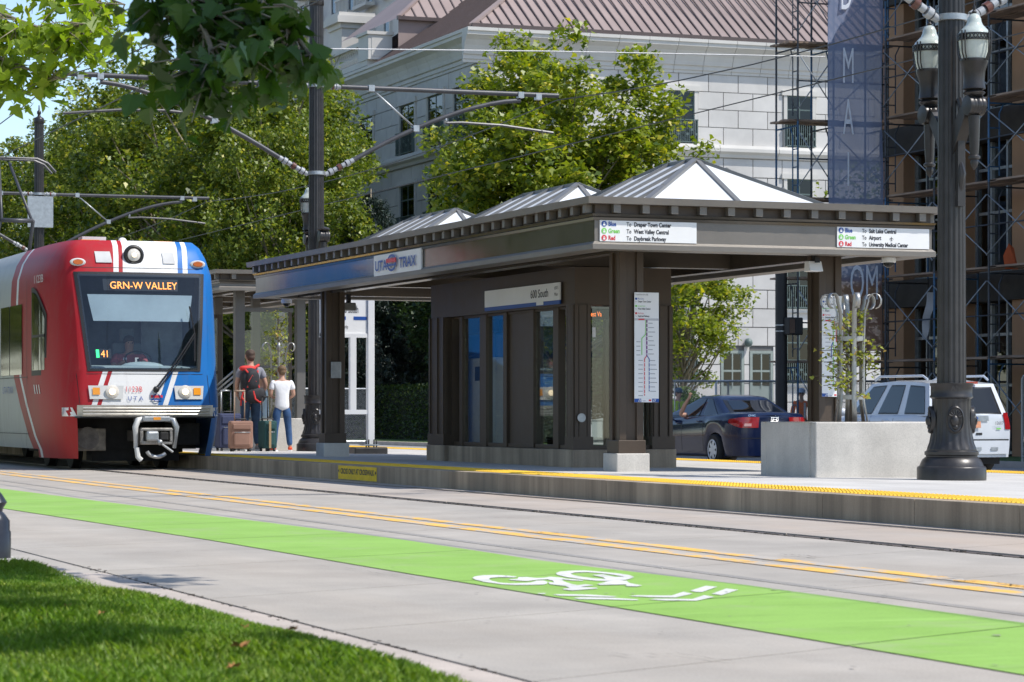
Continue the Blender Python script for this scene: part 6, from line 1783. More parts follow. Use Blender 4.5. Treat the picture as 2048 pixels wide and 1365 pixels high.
# lamps
m_lampon = M('lit_lamp', (1.0, 0.80, 0.52), 0.2, var=0, emis=1.6)
m_lens = M('lamp_lens', (0.75, 0.70, 0.62), 0.08, var=0.1, vscale=40)
m_amb = M('amber_lens', (0.85, 0.33, 0.03), 0.2, var=0.05)
m_hl = M('lamp_surround', (0.62, 0.62, 0.60), 0.35, var=0.05)
for sg in (-1, 1):
    u0, u1 = sorted((sg * 0.345 - (0.08 if sg < 0 else -0.115), sg * 0.87 + 0.0))
    if sg < 0: u0, u1 = -0.865, -0.345
    else: u0, u1 = 0.42, 0.885
    hl = patch((u0 + 0.02, u1 - 0.02, 1.055, u0, u1, 1.255), 'headlamp', m_hl, 0.022)
    cu = -0.52 if sg < 0 else 0.585
    p = front_pt(cu, 1.165, 0.030)
    q = MB(); q.lathe([(0.095, 0.0), (0.10, -0.012), (0.085, -0.02), (0.05, -0.024)], p, 20, axis='y'); q.build('lens', m_lens, hl)
    q = MB(); q.lathe([(0.048, 0.0), (0.044, -0.012), (0.02, -0.018)], (p.x, p.y - 0.022, p.z), 16, axis='y'); q.build('bulb', m_lampon, hl)
    au = (-0.805, -0.70) if sg < 0 else (0.72, 0.835)
    patch((au[0], au[1], 1.12, au[0], au[1], 1.225), 'indicator', m_amb, 0.034, parent=hl, nu=3, nz=3)
p = front_pt(-0.09, 3.22, 0.02)
q = MB(); q.lathe([(0.15, 0.02), (0.155, -0.03), (0.125, -0.045), (0.10, -0.03)], p, 24, axis='y'); tl = q.build('top_lamp', m_gasket, tram)
q = MB(); q.lathe([(0.10, -0.02), (0.095, -0.05), (0.05, -0.065)], p, 20, axis='y'); q.build('lens', m_lens, tl)
q = MB(); q.ball((p.x, p.y - 0.06, p.z), 0.035); q.build('bulb', m_lampon, tl)
for u in (-0.93, 0.90):
    p = front_pt(u, 3.1, 0.02)
    q = MB(); q.lathe([(0.06, 0), (0.06, -0.02), (0.05, -0.03)], (0, 0, 0), 16, axis='y'); q.v = [(p.x + x * 2.0, p.y + y + 0.18 * abs(x), p.z + z) for x, y, z in q.v]; o = q.build('marker_light', m_hl, tram)
    q = MB(); q.lathe([(0.04, -0.03), (0.036, -0.045)], (0, 0, 0), 16, axis='y'); q.v = [(p.x + x * 2.0, p.y + y + 0.18 * abs(x), p.z + z) for x, y, z in q.v]; q.build('lens', M('orange_lens', (0.55, 0.13, 0.02), 0.3, var=0), o)
for u0, u1 in ((-0.66, -0.42), (0.36, 0.55)):
    patch((u0, u1, 3.10, u0 - 0.01, u1 - 0.02, 3.27), 'vent_panel', M('vent_grey', (0.5, 0.5, 0.49), 0.6), 0.016, nu=3, nz=3)
# lettering on the nose
a = front_pt(-0.3, 1.18, 0); c = front_pt(-0.3, 1.38, 0); upn = (c - a).normalized()
text('1123B', 'lettering', tram, m_sred, front_pt(-0.325, 1.165, 0.014), (1, 0, 0), upn, 0.08, sx=0.80, ext=0.004, gap=1.15)
text('U T A', 'lettering', tram, m_sblue, front_pt(-0.29, 1.035, 0.014), (1, 0, 0), upn, 0.062, sx=1.05, ext=0.004)
patch((0.06, 0.24, 1.078, 0.06, 0.24, 1.115), 'emblem_bar', m_sred, 0.016, nu=3, nz=2)
patch((0.06, 0.24, 1.040, 0.06, 0.24, 1.058), 'emblem_bar', m_sblue, 0.016, nu=3, nz=2)
q = MB(); q.tube([front_pt(0.15 + 0.055 * math.cos(x), 1.078 + 0.055 * math.sin(x), 0.022) for x in [i * math.pi / 10 for i in range(21)]], 0.006, 5); q.build('emblem_ring', m_sblue, tram)
# bumper with ribs
m_bump = M('bumper_metal', (0.50, 0.475, 0.42), 0.4, 0.5, var=0.15, vscale=8)
patch((-1.03, 1.03, 0.80, -1.03, 1.03, 0.965), 'bumper', m_bump, 0.05, nu=14, nz=2)
for z in (0.83, 0.875, 0.92):
    q = MB(); q.tube([front_pt(-0.95 + 1.92 * i / 12, z, 0.052) for i in range(13)], 0.014, 6); q.build('bumper_rib', m_bump, tram)
q = MB(); q.box(TC - 1.05, TC + 1.05, TS + 0.0, TS + 0.6, 0.965 - 0.19, 0.80); q.build('bumper_beam', m_dark, tram)
for sg in (-1, 1):
    for i in range(3):
        p0 = front_pt(sg * 1.04, 0.94, 0.02) + Vector((0, 0, 0)); 
        uu = sg * (1.08 + 0.055 * i)
        za, zb_ = (0.93, 0.80)
        q = MB()
        w_ = 0.028
        vv_ = [front_pt(uu - w_ - 0.03 * 1, za, 0.014), front_pt(uu + w_ - 0.03, za, 0.014), front_pt(uu + w_ + 0.03, zb_, 0.014), front_pt(uu - w_ + 0.03, zb_, 0.014)]
        if abs(uu) < 1.26: q.add(vv_, [(0, 1, 2, 3)]); q.build('hazard_stripe', m_signw, tram, fix=False)
# underframe, skirts, coupler
m_under = M('underframe', (0.022, 0.021, 0.020), 0.8, var=0.3, vscale=6)
q = MB(); q.box(TC - 1.2, TC + 1.2, TS + 1.9, TS + 26, 0.34, 0.9); q.build('underframe', m_under, tram)
q = MB(); q.box(TC - 1.0, TC + 1.0, TS + 0.95, TS + 1.9, 0.30, 0.86); q.build('front_bulkhead', m_under, tram)
q = MB(); q.box(TC - 1.0, TC - 0.48, TS + 0.55, TS + 0.95, 0.28, 0.62); q.build('equipment_box', M('box_beige', (0.22, 0.19, 0.15), 0.7, var=0.3, vscale=10), tram, bevel=0.02)
q = MB(); q.lathe([(0.17, 0), (0.17, 0.02)], (TC - 0.76, TS + 0.53, 0.47), 20, axis='y'); q.build('equipment_box', M('tank_grey', (0.15, 0.13, 0.11), 0.6, var=0.3, vscale=10), tram)
q = MB(); q.box(TC + 0.42, TC + 0.98, TS + 0.60, TS + 0.95, 0.36, 0.70); q.build('equipment_box', m_under, tram, bevel=0.02)
m_cpl = M('coupler_steel', (0.34, 0.32, 0.29), 0.5, 0.5, var=0.3, vscale=12)
cx = TC + 0.115
q = MB(); q.box(cx - 0.20, cx + 0.20, TS - 0.22, TS + 0.5, 0.72, 0.80); q.build('coupler_cover', m_galv, tram, bevel=0.015)
q = MB(); q.box(cx - 0.055, cx + 0.055, TS - 0.225, TS - 0.221, 0.745, 0.79); q.build('coupler_label', m_amb, tram)
q = MB()
q.box(cx - 0.24, cx + 0.24, TS - 0.20, TS + 0.1, 0.38, 0.42); q.box(cx - 0.24, cx + 0.24, TS - 0.20, TS + 0.1, 0.59, 0.63); q.box(cx - 0.24, cx - 0.20, TS - 0.20, TS + 0.1, 0.42, 0.59); q.box(cx + 0.20, cx + 0.24, TS - 0.20, TS + 0.1, 0.42, 0.59); q.box(cx - 0.2, cx + 0.2, TS + 0.0, TS + 0.9, 0.42, 0.59)
cp_ = q.build('coupler_head', m_cpl, tram, bevel=0.015)
q = MB(); q.box(cx - 0.17, cx + 0.02, TS - 0.28, TS - 0.15, 0.425, 0.585); q.build('coupler_cone', m_galv, cp_, bevel=0.035)
q = MB(); q.box(cx + 0.05, cx + 0.18, TS - 0.205, TS - 0.1, 0.44, 0.57); q.build('coupler_funnel', m_under, cp_, bevel=0.02)
q = MB(); q.ball((cx + 0.03, TS - 0.27, 0.415), 0.045); q.tube([(cx + 0.03, TS - 0.27, 0.41), (cx + 0.22, TS - 0.30, 0.27)], 0.018, 8); q.build('coupler_lever', m_galv, cp_)
for sg in (-1, 1):
    q = MB(); q.tube([(cx + sg * 0.17, TS - 0.05, 0.76), (cx + sg * 0.27, TS - 0.12, 0.74), (cx + sg * 0.31, TS - 0.14, 0.64), (cx + sg * 0.30, TS - 0.12, 0.50), (cx + sg * 0.29, TS - 0.08, 0.33)], [0.045, 0.048, 0.046, 0.036, 0.032], 10); q.build('hose', m_hl if sg < 0 else m_galv, cp_)
q = MB(); q.tube([(cx + 0.0 + 0.15 * math.cos(R(a)), TS - 0.2, 0.30 + 0.10 * math.sin(R(a))) for a in range(190, 350, 20)], 0.03, 8); q.build('hose', m_galv, cp_)
q = MB(); q.tube([(cx - 0.29, TS - 0.15, 0.33), (cx - 0.28, TS - 0.18, 0.20), (cx - 0.23, TS - 0.18, 0.15)], 0.04, 8); q.build('hose', m_hl, cp_)
for sw in (2.0, 3.85, 11, 12.9):
    for tr in (8.582, 9.942):
        q = MB(); q.lathe([(0.05, -0.07), (0.30, -0.06), (0.31, -0.05), (0.31, 0.05), (0.335, 0.06), (0.335, 0.075), (0.05, 0.08)], (tr, TS + sw, 0.305), 28, axis='x'); q.build('wheel', m_under, tram)
for tr in (8.40, 10.12):
    q = MB(); q.box(tr - 0.06, tr + 0.06, TS + 1.5, TS + 4.4, 0.24, 0.42); q.box(tr - 0.08, tr + 0.08, TS + 2.6, TS + 3.2, 0.16, 0.45); q.build('bogie_frame', m_under, tram)
q = MB(); q.box(TC - 0.6, TC + 0.75, TS + 1.0, TS + 1.4, 0.12, 0.30); q.build('lifeguard', m_under, tram)
# left side: windows, door, panels
m_sglass = M('side_glass', (0.012, 0.016, 0.015), 0.06, 0.0, var=0.2, vscale=1)
ul = TC - 1.325
def side_poly(pts, name, mat, out, parent=None):
    q = MB(); q.add([(ul - out, s, z) for s, z in pts], [tuple(range(len(pts)))]); return q.build(name, mat, parent or tram, fix=False)
def lw(s): 
    ln = outline(2.0)
    for (u0, v0), (u1, v1) in zip(ln, ln[1:]):
        if v1 <= s <= v0: return TC + u0 + (u1 - u0) * (v0 - s) / (v0 - v1 + 1e-9)
    return ul
def side_curved(sa, sb, zb, zt, name, mat, out, arch=0.0, parent=None, n=8):
    q = MB(); v = []
    for i in range(n + 1):
        s = sa + (sb - sa) * i / n
        top_ = zt - arch * (1 - i / n) ** 2
        v += [(lw(s) - out, TS + s, zb), (lw(s) - out, TS + s, top_)]
    q.add(v, [(2 * i, 2 * i + 1, 2 * i + 3, 2 * i + 2) for i in range(n)], 0, True); return q.build(name, mat, parent or tram, fix=False)
side_curved(1.02, 1.98, 1.42, 2.78, 'cab_window_frame', m_gasket, 0.006, arch=0.45)
cw = side_curved(1.10, 1.90, 1.50, 2.70, 'cab_window', m_sglass, 0.014, arch=0.42)
side_curved(1.10, 1.90, 2.00, 2.04, 'window_bar', m_gasket, 0.02, parent=cw)
for sa, sb in ((2.75, 3.75), (3.80, 4.55)):
    side_curved(sa, sb, 1.45, 2.55, 'side_window', m_sglass, 0.010, n=2)
side_curved(5.0, 5.6, 0.55, 2.75, 'door_leaf', m_sglass, 0.010, n=2); side_curved(5.65, 6.25, 0.55, 2.75, 'door_leaf', m_sglass, 0.010, n=2)
for k in range(4):
    side_curved(7.0 + 2.6 * k, 9.3 + 2.6 * k, 1.45, 2.55, 'side_window', m_sglass, 0.010, n=2)
for z in (0.52, 1.40):
    side_curved(2.3, 25, z, z + 0.012, 'panel_seam', m_gasket, 0.004, n=2)
for s in (2.35, 4.7, 6.5):
    side_curved(s, s + 0.015, 0.34, 2.9, 'panel_seam', m_gasket, 0.005, n=1)
side_no = text('1123B', 'lettering', tram, m_signw, (lw(1.55) - 0.01, TS + 1.75, 2.83), (0.05, -1, 0), (0, 0, 1), 0.12, sx=1.2, ext=0.012, gap=1.15)
text('UTA TRAX', 'lettering', tram, m_sblue, (ul - 0.012, TS + 4.35, 1.16), (0, -1, 0), (0, 0, 1), 0.11, sx=1.2, ext=0.006)
for i in range(4):
    q = MB(); s = 1.15 + 0.16 * i; q.add([(lw(s) - 0.012, TS + s + 0.10, 1.28), (lw(s) - 0.012, TS + s + 0.16, 1.28), (lw(s) - 0.012, TS + s + 0.06, 1.14), (lw(s) - 0.012, TS + s, 1.14)], [(0, 1, 2, 3)]); q.build('hazard_stripe', m_signw, tram, fix=False)
# roof gear and pantograph
q = MB(); q.ball((TC - 0.12, TS + 1.05, 3.46), (0.07, 0.07, 0.06)); q.build('aerial', m_signw, tram)
for u in (-0.62, 0.5):
    q = MB(); q.box(TC + u - 0.14, TC + u + 0.14, TS + 1.0, TS + 1.1, 3.45, 3.475); q.build('lifting_lug', m_amb, tram)
q = MB(); q.box(TC - 0.62, TC - 0.25, TS + 1.6, TS + 1.9, 3.45, 3.56); q.build('roof_box', m_hl, tram)
q = MB(); q.box(TC - 1.0, TC + 1.0, TS + 14, TS + 19, 3.45, 3.75); q.build('roof_equipment', m_galv, tram)
pg = MB()
pg.tube([(TC - 0.35, TS + 11.2, 3.5), (TC - 0.30, TS + 10.3, 4.4)], 0.035, 8); pg.tube([(TC + 0.35, TS + 11.2, 3.5), (TC + 0.30, TS + 10.3, 4.4)], 0.035, 8); pg.tube([(TC - 0.3, TS + 10.3, 4.4), (TC + 0.3, TS + 10.3, 4.4)], 0.04, 8)
pg.tube([(TC - 0.28, TS + 10.3, 4.4), (TC - 0.1, TS + 11.6, 5.58)], 0.03, 6); pg.tube([(TC + 0.28, TS + 10.3, 4.4), (TC + 0.1, TS + 11.6, 5.58)], 0.03, 6)
pg.box(TC - 0.9, TC + 0.9, TS + 10.6, TS + 11.6, 3.46, 3.52)
pg.build('pantograph_arm', m_tube, tram)
for ds in (0, 0.35):
    q = MB(); q.tube([(TC - 0.95, TS + 11.45 + ds, 5.42), (TC - 0.8, TS + 11.45 + ds, 5.58), (TC - 0.6, TS + 11.45 + ds, 5.66), (TC + 0.6, TS + 11.45 + ds, 5.66), (TC + 0.8, TS + 11.45 + ds, 5.58), (TC + 0.95, TS + 11.45 + ds, 5.42)], 0.025, 6); q.build('pantograph_head', m_tube, tram)
# ------------------------------------------------------------------ cars (local axes: y = 0 at the rear bumper, forward = +y)
m_tail = M('tail_lens', (0.34, 0.012, 0.014), 0.08, var=0.15, vscale=20, coat=0.5)
m_tail2 = M('tail_lens_pale', (0.55, 0.30, 0.28), 0.1, var=0.1)
m_trimb = M('black_trim', (0.012, 0.012, 0.012), 0.35, var=0.1)
m_alloy = M('alloy', (0.66, 0.67, 0.68), 0.35, 0.2, var=0.05)
m_cglass = glass('car_glass', (0.28, 0.33, 0.34), ior=1.6)
m_seat = M('car_seat', (0.10, 0.10, 0.10), 0.9, var=0.2)
def itab(tab, y):
    if y <= tab[0][0]: return tab[0][1]
    for (a, va), (c, vc) in zip(tab, tab[1:]):
        if y <= c: return va + (vc - va) * (y - a) / (c - a)
    return tab[-1][1]
def car(o, P, paint_):
    L_, W = P['L'], P['W']
    yw = P['wheels']; Rw = P['R']; Ra = Rw + 0.055
    ys = sorted(set([0, 0.04, 0.10, 0.18, 0.28, 0.40] + [round(0.5 + 0.1 * i, 2) for i in range(int((L_ - 1.0) / 0.1) + 1)] + [L_ - 0.4, L_ - 0.28, L_ - 0.18, L_ - 0.10, L_ - 0.04, L_]))
    fr = P['rows']           # fractions between the bottom edge and the belt
    def width(y): return W * itab(P['plan'], y)
    def arch(y):
        z = P['sill']
        for c in yw:
            if abs(y - c) < Ra: z = max(z, Rw + math.sqrt(max(0, Ra * Ra - (y - c) ** 2)) * 1.0 - 0.02)
        return z
    def ring(y):
        w, zb, zt = width(y), arch(y), itab(P['belt'], y)
        pts = []
        for f, k in fr:
            pts.append((w * k, zb + (zt - zb) * f))
        dk = itab(P['deck'], y)
        pts += [(w * 0.86, zt + (dk - zt) * 0.65), (w * 0.5, dk), (0.0, dk + 0.012)]
        return pts
    b = MB()
    nr = len(ring(1.0)); full = 2 * nr - 1
    V = []
    for y in ys:
        h = ring(y)
        V += [(-x, y, z) for x, z in h] + [(x, y, z) for x, z in h[:-1][::-1]]
    Fc = [(i * full + j, i * full + j + 1, (i + 1) * full + j + 1, (i + 1) * full + j) for i in range(len(ys) - 1) for j in range(full - 1)]
    b.add(V, Fc, 0, True)
    # end caps as bowed strips
    def cap(y, sg, name=None):
        h = ring(y)
        n = 10; v = []
        for x, z in h[:-1]:
            for i in range(n + 1):
                u = -1 + 2 * i / n
                v.append((x * u, y - sg * 0.07 * (1 - u * u), z))
        b.add(v, [(j * (n + 1) + i, j * (n + 1) + i + 1, (j + 1) * (n + 1) + i + 1, (j + 1) * (n + 1) + i) for j in range(len(h) - 2) for i in range(n)], 0, True)
    cap(0, 1); cap(L_, -1)
    # greenhouse
    gy0, gy1, ry0, ry1 = P['gh']       # base rear, base front, roof rear, roof front
    nl = 7
    G_ = []
    def gout(f):
        e = f ** P.get('ge', 1.0)
        a = gy0 + (ry0 - gy0) * e; c = gy1 + (ry1 - gy1) * f
        wb, wt = P['gw']; w = wb + (wt - wb) * f
        zb = itab(P['belt'], (a + c) / 2) - 0.01
        z = zb + (P['H'] - 0.03 - zb) * f
        cr = P.get('cr', 0.22)
        out = []
        nseg = 12
        out += [(-w * 0.98 + 0.0, a + cr + (c - a - 2 * cr) * i / nseg) for i in range(nseg, -1, -1)]
        out += [(-w * 0.94, a + cr * 0.35), (-w * 0.82, a + 0.05)]
        out += [(-w * 0.72 + w * 1.44 * i / 6, a - 0.02 * math.sin(math.pi * i / 6)) for i in range(7)]
        out += [(w * 0.82, a + 0.05), (w * 0.94, a + cr * 0.35)]
        out += [(w * 0.98, a + cr + (c - a - 2 * cr) * i / nseg) for i in range(nseg + 1)]
        out += [(w * 0.92, c - cr * 0.3), (w * 0.8, c - 0.03)]
        out += [(w * 0.7 - w * 1.4 * i / 6, c + 0.04 * math.sin(math.pi * i / 6)) for i in range(7)]
        out += [(-w * 0.8, c - 0.03), (-w * 0.92, c - cr * 0.3)]
        return [(x, y, z - 0.05 * (abs((y - (a + c) / 2) / ((c - a) / 2)) ** 2) * f) for x, y in out]
    for j in range(nl + 1): G_.append(gout(j / nl))
    no = len(G_[0])
    glassz = []
    v = [p for r_ in G_ for p in r_]
    b.add(v, [(j * no + i, j * no + (i + 1) % no, (j + 1) * no + (i + 1) % no, (j + 1) * no + i) for j in range(nl) for i in range(no)], 0, True)
    tp = G_[-1]; cx_ = (0, (ry0 + ry1) / 2, P['H'])
    mid_ = [((p[0] * 0.55), cx_[1] + (p[1] - cx_[1]) * 0.55, P['H'] - 0.006) for p in tp]
    b.add(tp + mid_ + [cx_], [(i, (i + 1) % no, no + (i + 1) % no, no + i) for i in range(no)] + [(no + i, no + (i + 1) % no, 2 * no) for i in range(no)], 0, True)
    body = b.build('body', paint_, o, local=True, sharp=50)
    def gpane(i0, i1, f0, f1, name, mat, out=0.010, n=5):
        q = MB(); v = []; idx = list(range(i0, i1 + 1))
        for k in range(n + 1):
            r_ = gout(f0 + (f1 - f0) * k / n); r2 = gout(min(1, f0 + (f1 - f0) * k / n + 0.01))
            for i in idx:
                p = Vector(r_[i]); t_ = Vector(r_[(i + 1) % no]) - Vector(r_[i - 1]); u_ = Vector(r2[i]) - p
                nn_ = t_.cross(u_).normalized()
                c_ = Vector((p.x, p.y - (gy0 + gy1) / 2, 0))
                if nn_.dot(c_) < 0: nn_ = -nn_
                v.append(p + nn_ * out)
        m_ = len(idx)
        q.add(v, [(k * m_ + i, k * m_ + i + 1, (k + 1) * m_ + i + 1, (k + 1) * m_ + i) for k in range(n) for i in range(m_ - 1)], 0, True)
        return q.build(name, mat, o, local=True, fix=False)
    gpane(14, 22, 0.06, 0.90, 'rear_window_surround', m_trimb, 0.004); gpane(15, 21, 0.10, 0.86, 'rear_window', P['glass'], 0.012)
    for i0, i1 in P['side']:
        gpane(i0, i1, 0.05, 0.90, 'window_surround', m_trimb, 0.004); gpane(i0, i1, 0.09, 0.85, 'side_window', P['glass'], 0.012)
        k0, k1 = 36 - i1, 36 - i0
        gpane(k0, k1, 0.09, 0.85, 'side_window', P['glass'], 0.012)
    gpane(39, 45, 0.06, 0.90, 'windscreen', P['glass'], 0.012)
    # wheels in dark wells
    for c in yw:
        q = MB(); q.box(-W + 0.10, W - 0.10, c - Ra, c + Ra, 0.16, Rw + Ra - 0.05); q.build('wheel_well', m_dark, o, local=True)
        for sg in (-1, 1):
            q = MB(); q.lathe([(Rw * 0.62, -0.10), (Rw - 0.02, -0.10), (Rw, -0.075), (Rw, 0.075), (Rw - 0.02, 0.10), (Rw * 0.64, 0.10), (Rw * 0.62, 0.07)], (sg * (W - 0.10), c, Rw), 32, axis='x'); wh = q.build('wheel', m_rubber, o, local=True)
            q = MB(); xs = sg * (W - 0.10) + sg * 0.108
            q.lathe([(Rw * 0.68, -0.008), (Rw * 0.63, 0.006), (Rw * 0.57, -0.004)], (xs, c, Rw), 28, axis='x', caps=False)
            for k in range(7):
                a = 2 * math.pi * k / 7
                q.bar((xs, c + 0.03 * math.cos(a), Rw + 0.03 * math.sin(a)), (xs - sg * 0.01, c + Rw * 0.60 * math.cos(a), Rw + Rw * 0.60 * math.sin(a)), 0.078, 0.014, up=(1, 0, 0))
            q.lathe([(0.05, -0.01), (0.045, 0.012)], (xs, c, Rw), 16, axis='x')
            q.build('rim', m_alloy, wh, local=True)
            q = MB(); q.lathe([(Rw * 0.6, -0.002), (Rw * 0.6, 0.002)], (xs - sg * 0.004, c, Rw), 24, axis='x'); q.build('hub_shadow', m_dark, wh, local=True)
    q = MB(); q.box(-W + 0.12, W - 0.12, 0.3, L_ - 0.3, 0.17, 0.30); q.build('underbody', m_dark, o, local=True)
    # interior: seats seen through the glass
    for sy in P['seats']:
        for sx in (-0.38, 0.38):
            q = MB(); q.box(sx - 0.22, sx + 0.22, sy, sy + 0.14, 0.6, P['H'] - 0.40); q.box(sx - 0.12, sx + 0.12, sy, sy + 0.10, P['H'] - 0.38, P['H'] - 0.20); q.build('seat', m_seat, o, local=True, bevel=0.04)
    # seams, handles, mirrors
    def side_x(y, z):
        w, zb, zt = width(y), arch(y), itab(P['belt'], y)
        f = (z - zb) / (zt - zb)
        for (f0, k0), (f1, k1) in zip(fr, fr[1:]):
            if f <= f1: return w * (k0 + (k1 - k0) * (f - f0) / (f1 - f0))
        return w * fr[-1][1]
    for y in P['seams']:
        q = MB(); zb, zt = max(arch(y) + 0.02, P['sill'] + 0.08), itab(P['belt'], y)
        for sg in (-1, 1): 
            v = []
            for k in range(7):
                z = zb + (zt - zb) * k / 6; x = side_x(y, z) + 0.004
                v += [(sg * x, y - 0.006, z), (sg * x, y + 0.006, z)]
            q.add(v, [(2 * k, 2 * k + 1, 2 * k + 3, 2 * k + 2) for k in range(6)])
        tag(q.build('door_seam', m_trimb, o, local=True, fix=False), kind='stuff')
    for y in P['handles']:
        for sg in (-1, 1):
            zt = itab(P['belt'], y) - 0.10; x = side_x(y, zt)
            q = MB(); q.tube([(sg * x, y - 0.10, zt), (sg * (x + 0.03), y - 0.07, zt + 0.005), (sg * (x + 0.03), y + 0.07, zt + 0.005), (sg * x, y + 0.10, zt)], 0.016, 8); q.build('door_handle', paint_, o, local=True)
    ym = P['mirror']
    for sg in (-1, 1):
        q = MB(); q.ball((sg * (W + 0.10), ym, itab(P['belt'], ym) + 0.07), (0.10, 0.06, 0.075), 12, 8); q.bar((sg * (W - 0.06), ym + 0.02, itab(P['belt'], ym) + 0.03), (sg * (W + 0.08), ym, itab(P['belt'], ym) + 0.05), 0.04, 0.04); q.build('mirror', paint_, o, local=True)
    def end_patch(u0, u1, z0, z1, name, mat, out=0.012, n=6, par=None):
        """patch on the rear face; u in -1..1"""
        h = ring(0); q = MB(); v = []
        def xw(z):
            for (x0, a), (x1, c) in zip(h, h[1:]):
                if a <= z <= c: return x0 + (x1 - x0) * (z - a) / (c - a + 1e-9)
            return h[0][0] if z < h[0][1] else h[-3][0]
        for k in range(n + 1):
            z = z0 + (z1 - z0) * k / n
            for i in range(n + 1):
                u = u0 + (u1 - u0) * i / n
                v.append((xw(z) * u, -0.07 * (1 - u * u) - out, z))
        q.add(v, [(k * (n + 1) + i, k * (n + 1) + i + 1, (k + 1) * (n + 1) + i + 1, (k + 1) * (n + 1) + i) for k in range(n) for i in range(n)], 0, True)
        return q.build(name, mat, par or o, local=True, fix=False)
    def wrap_lamp(sg, y1, u1, z0, z1, name, mat, slope=0.0):
        """tail lamp wrapped round the corner: along the side to y1 and along the rear to u1"""
        q = MB(); n = 6
        h0 = ring(0)
        cols = []
        for i in range(n + 1):
            y = y1 * (1 - i / n)
            cols.append([(sg * (side_x(y, z) + 0.010), y, z) for z in [z0 + slope * (y / y1) + (z1 - z0 - slope * (y / y1) * 1.4) * k / n for k in range(n + 1)]])
        for i in range(1, n + 1):
            u = 1 + (u1 - 1) * i / n
            cols.append([(sg * (side_x(0, z)) * u, -0.07 * (1 - u * u) - 0.012, z) for z in [z0 + (z1 - z0) * k / n for k in range(n + 1)]])
        v = [p for c_ in cols for p in c_]; m_ = n + 1
        q.add(v, [(i * m_ + k, i * m_ + k + 1, (i + 1) * m_ + k + 1, (i + 1) * m_ + k) for i in range(len(cols) - 1) for k in range(n)], 0, True)
        return q.build(name, mat, o, local=True, fix=False)
    return end_patch, wrap_lamp, side_x, ring
FR = [(0.0, 0.955), (0.12, 0.975), (0.30, 0.99), (0.50, 1.0), (0.66, 1.0), (0.80, 0.985), (0.92, 0.962), (1.0, 0.93)]
civic = dict(L=4.49, W=0.875, H=1.43, R=0.315, wheels=(0.93, 3.63), sill=0.20, rows=FR,
    plan=[(0, 0.80), (0.04, 0.845), (0.10, 0.885), (0.18, 0.915), (0.28, 0.945), (0.40, 0.97), (0.8, 0.99), (1.6, 1.0), (3.2, 1.0), (3.7, 0.98), (4.09, 0.94), (4.3, 0.86), (4.4, 0.8), (4.49, 0.72)],
    belt=[(0, 0.95), (0.1, 1.0), (0.5, 1.02), (1.5, 0.99), (3.0, 0.93), (3.6, 0.86), (4.2, 0.74), (4.49, 0.62)],
    deck=[(0, 1.00), (0.06, 1.055), (0.6, 1.075), (1.5, 1.04), (3.2, 0.98), (3.7, 0.92), (4.2, 0.80), (4.49, 0.64)],
    gh=(0.34, 3.75, 1.32, 2.30), gw=(0.80, 0.58), ge=0.92, side=((5, 7), (1, 4)), seats=(1.35, 2.25), seams=(1.42, 2.45), handles=(1.62, 2.62), mirror=3.05, glass=m_cglass)
m_navy = M('navy_paint', (0.005, 0.011, 0.040), 0.14, 0.0, var=0.05, coat=0.9)
m_navy.node_tree.nodes['Principled BSDF'].inputs['Specular IOR Level'].default_value = 0.25
m_navy.node_tree.nodes['Principled BSDF'].inputs['Coat Weight'].default_value = 0.35
sedan = thing('sedan_car', (24.0, 48.0, far_z(24) - 0.02), 'dark navy sedan with a raised arm at the driver window', 'car')
civic['side'] = ((8, 11), (1, 7))
ep, wl_, sx_, rg_ = car(sedan, civic, m_navy)
for sg in (-1, 1):
    wl_(sg, 0.32, 0.50, 0.76, 0.97, 'tail_lamp', m_tail, slope=0.10)
    ep(sg * 0.93, sg * 0.72, 0.79, 0.845, 'reversing_lamp', m_tail2, 0.02)
ep(-0.34, 0.34, 0.62, 0.78, 'plate_recess', m_trimb, 0.008)
ep(-0.22, 0.22, 0.64, 0.75, 'number_plate', m_signw, 0.02)
ep(-0.99, 0.99, 0.545, 0.56, 'bumper_seam', m_trimb, 0.006)
q = MB(); q.bar((-0.085, -0.09, 0.88), (-0.065, -0.09, 0.965), 0.010, 0.008, up=(0, 1, 0)); q.bar((0.085, -0.09, 0.965), (0.065, -0.09, 0.88), 0.010, 0.008, up=(0, 1, 0)); q.bar((-0.05, -0.092, 0.885), (-0.035, -0.092, 0.96), 0.014, 0.012, up=(0, 1, 0)); q.bar((0.05, -0.092, 0.96), (0.035, -0.092, 0.885), 0.014, 0.012, up=(0, 1, 0)); q.bar((-0.04, -0.092, 0.925), (0.04, -0.092, 0.925), 0.012, 0.014, up=(0, 1, 0)); q.bar((-0.085, -0.09, 0.965), (0.085, -0.09, 0.965), 0.016, 0.012, up=(0, 1, 0)); q.bar((-0.07, -0.09, 0.88), (0.07, -0.09, 0.88), 0.014, 0.012, up=(0, 1, 0))
q.build('badge', m_chrome, sedan, local=True)
ORG[sedan.name] = Vector((0, 0, 0))
text('CIVIC', 'lettering', sedan, m_chrome, (-0.58, -0.066, 0.985), (1, -0.05, 0), (0, 0.12, 1), 0.035, sx=1.3, ext=0.012, bold=0.001)
q = MB(); q.box(-0.80, -0.30, 0.05, 0.08, 0.25, 0.30); 
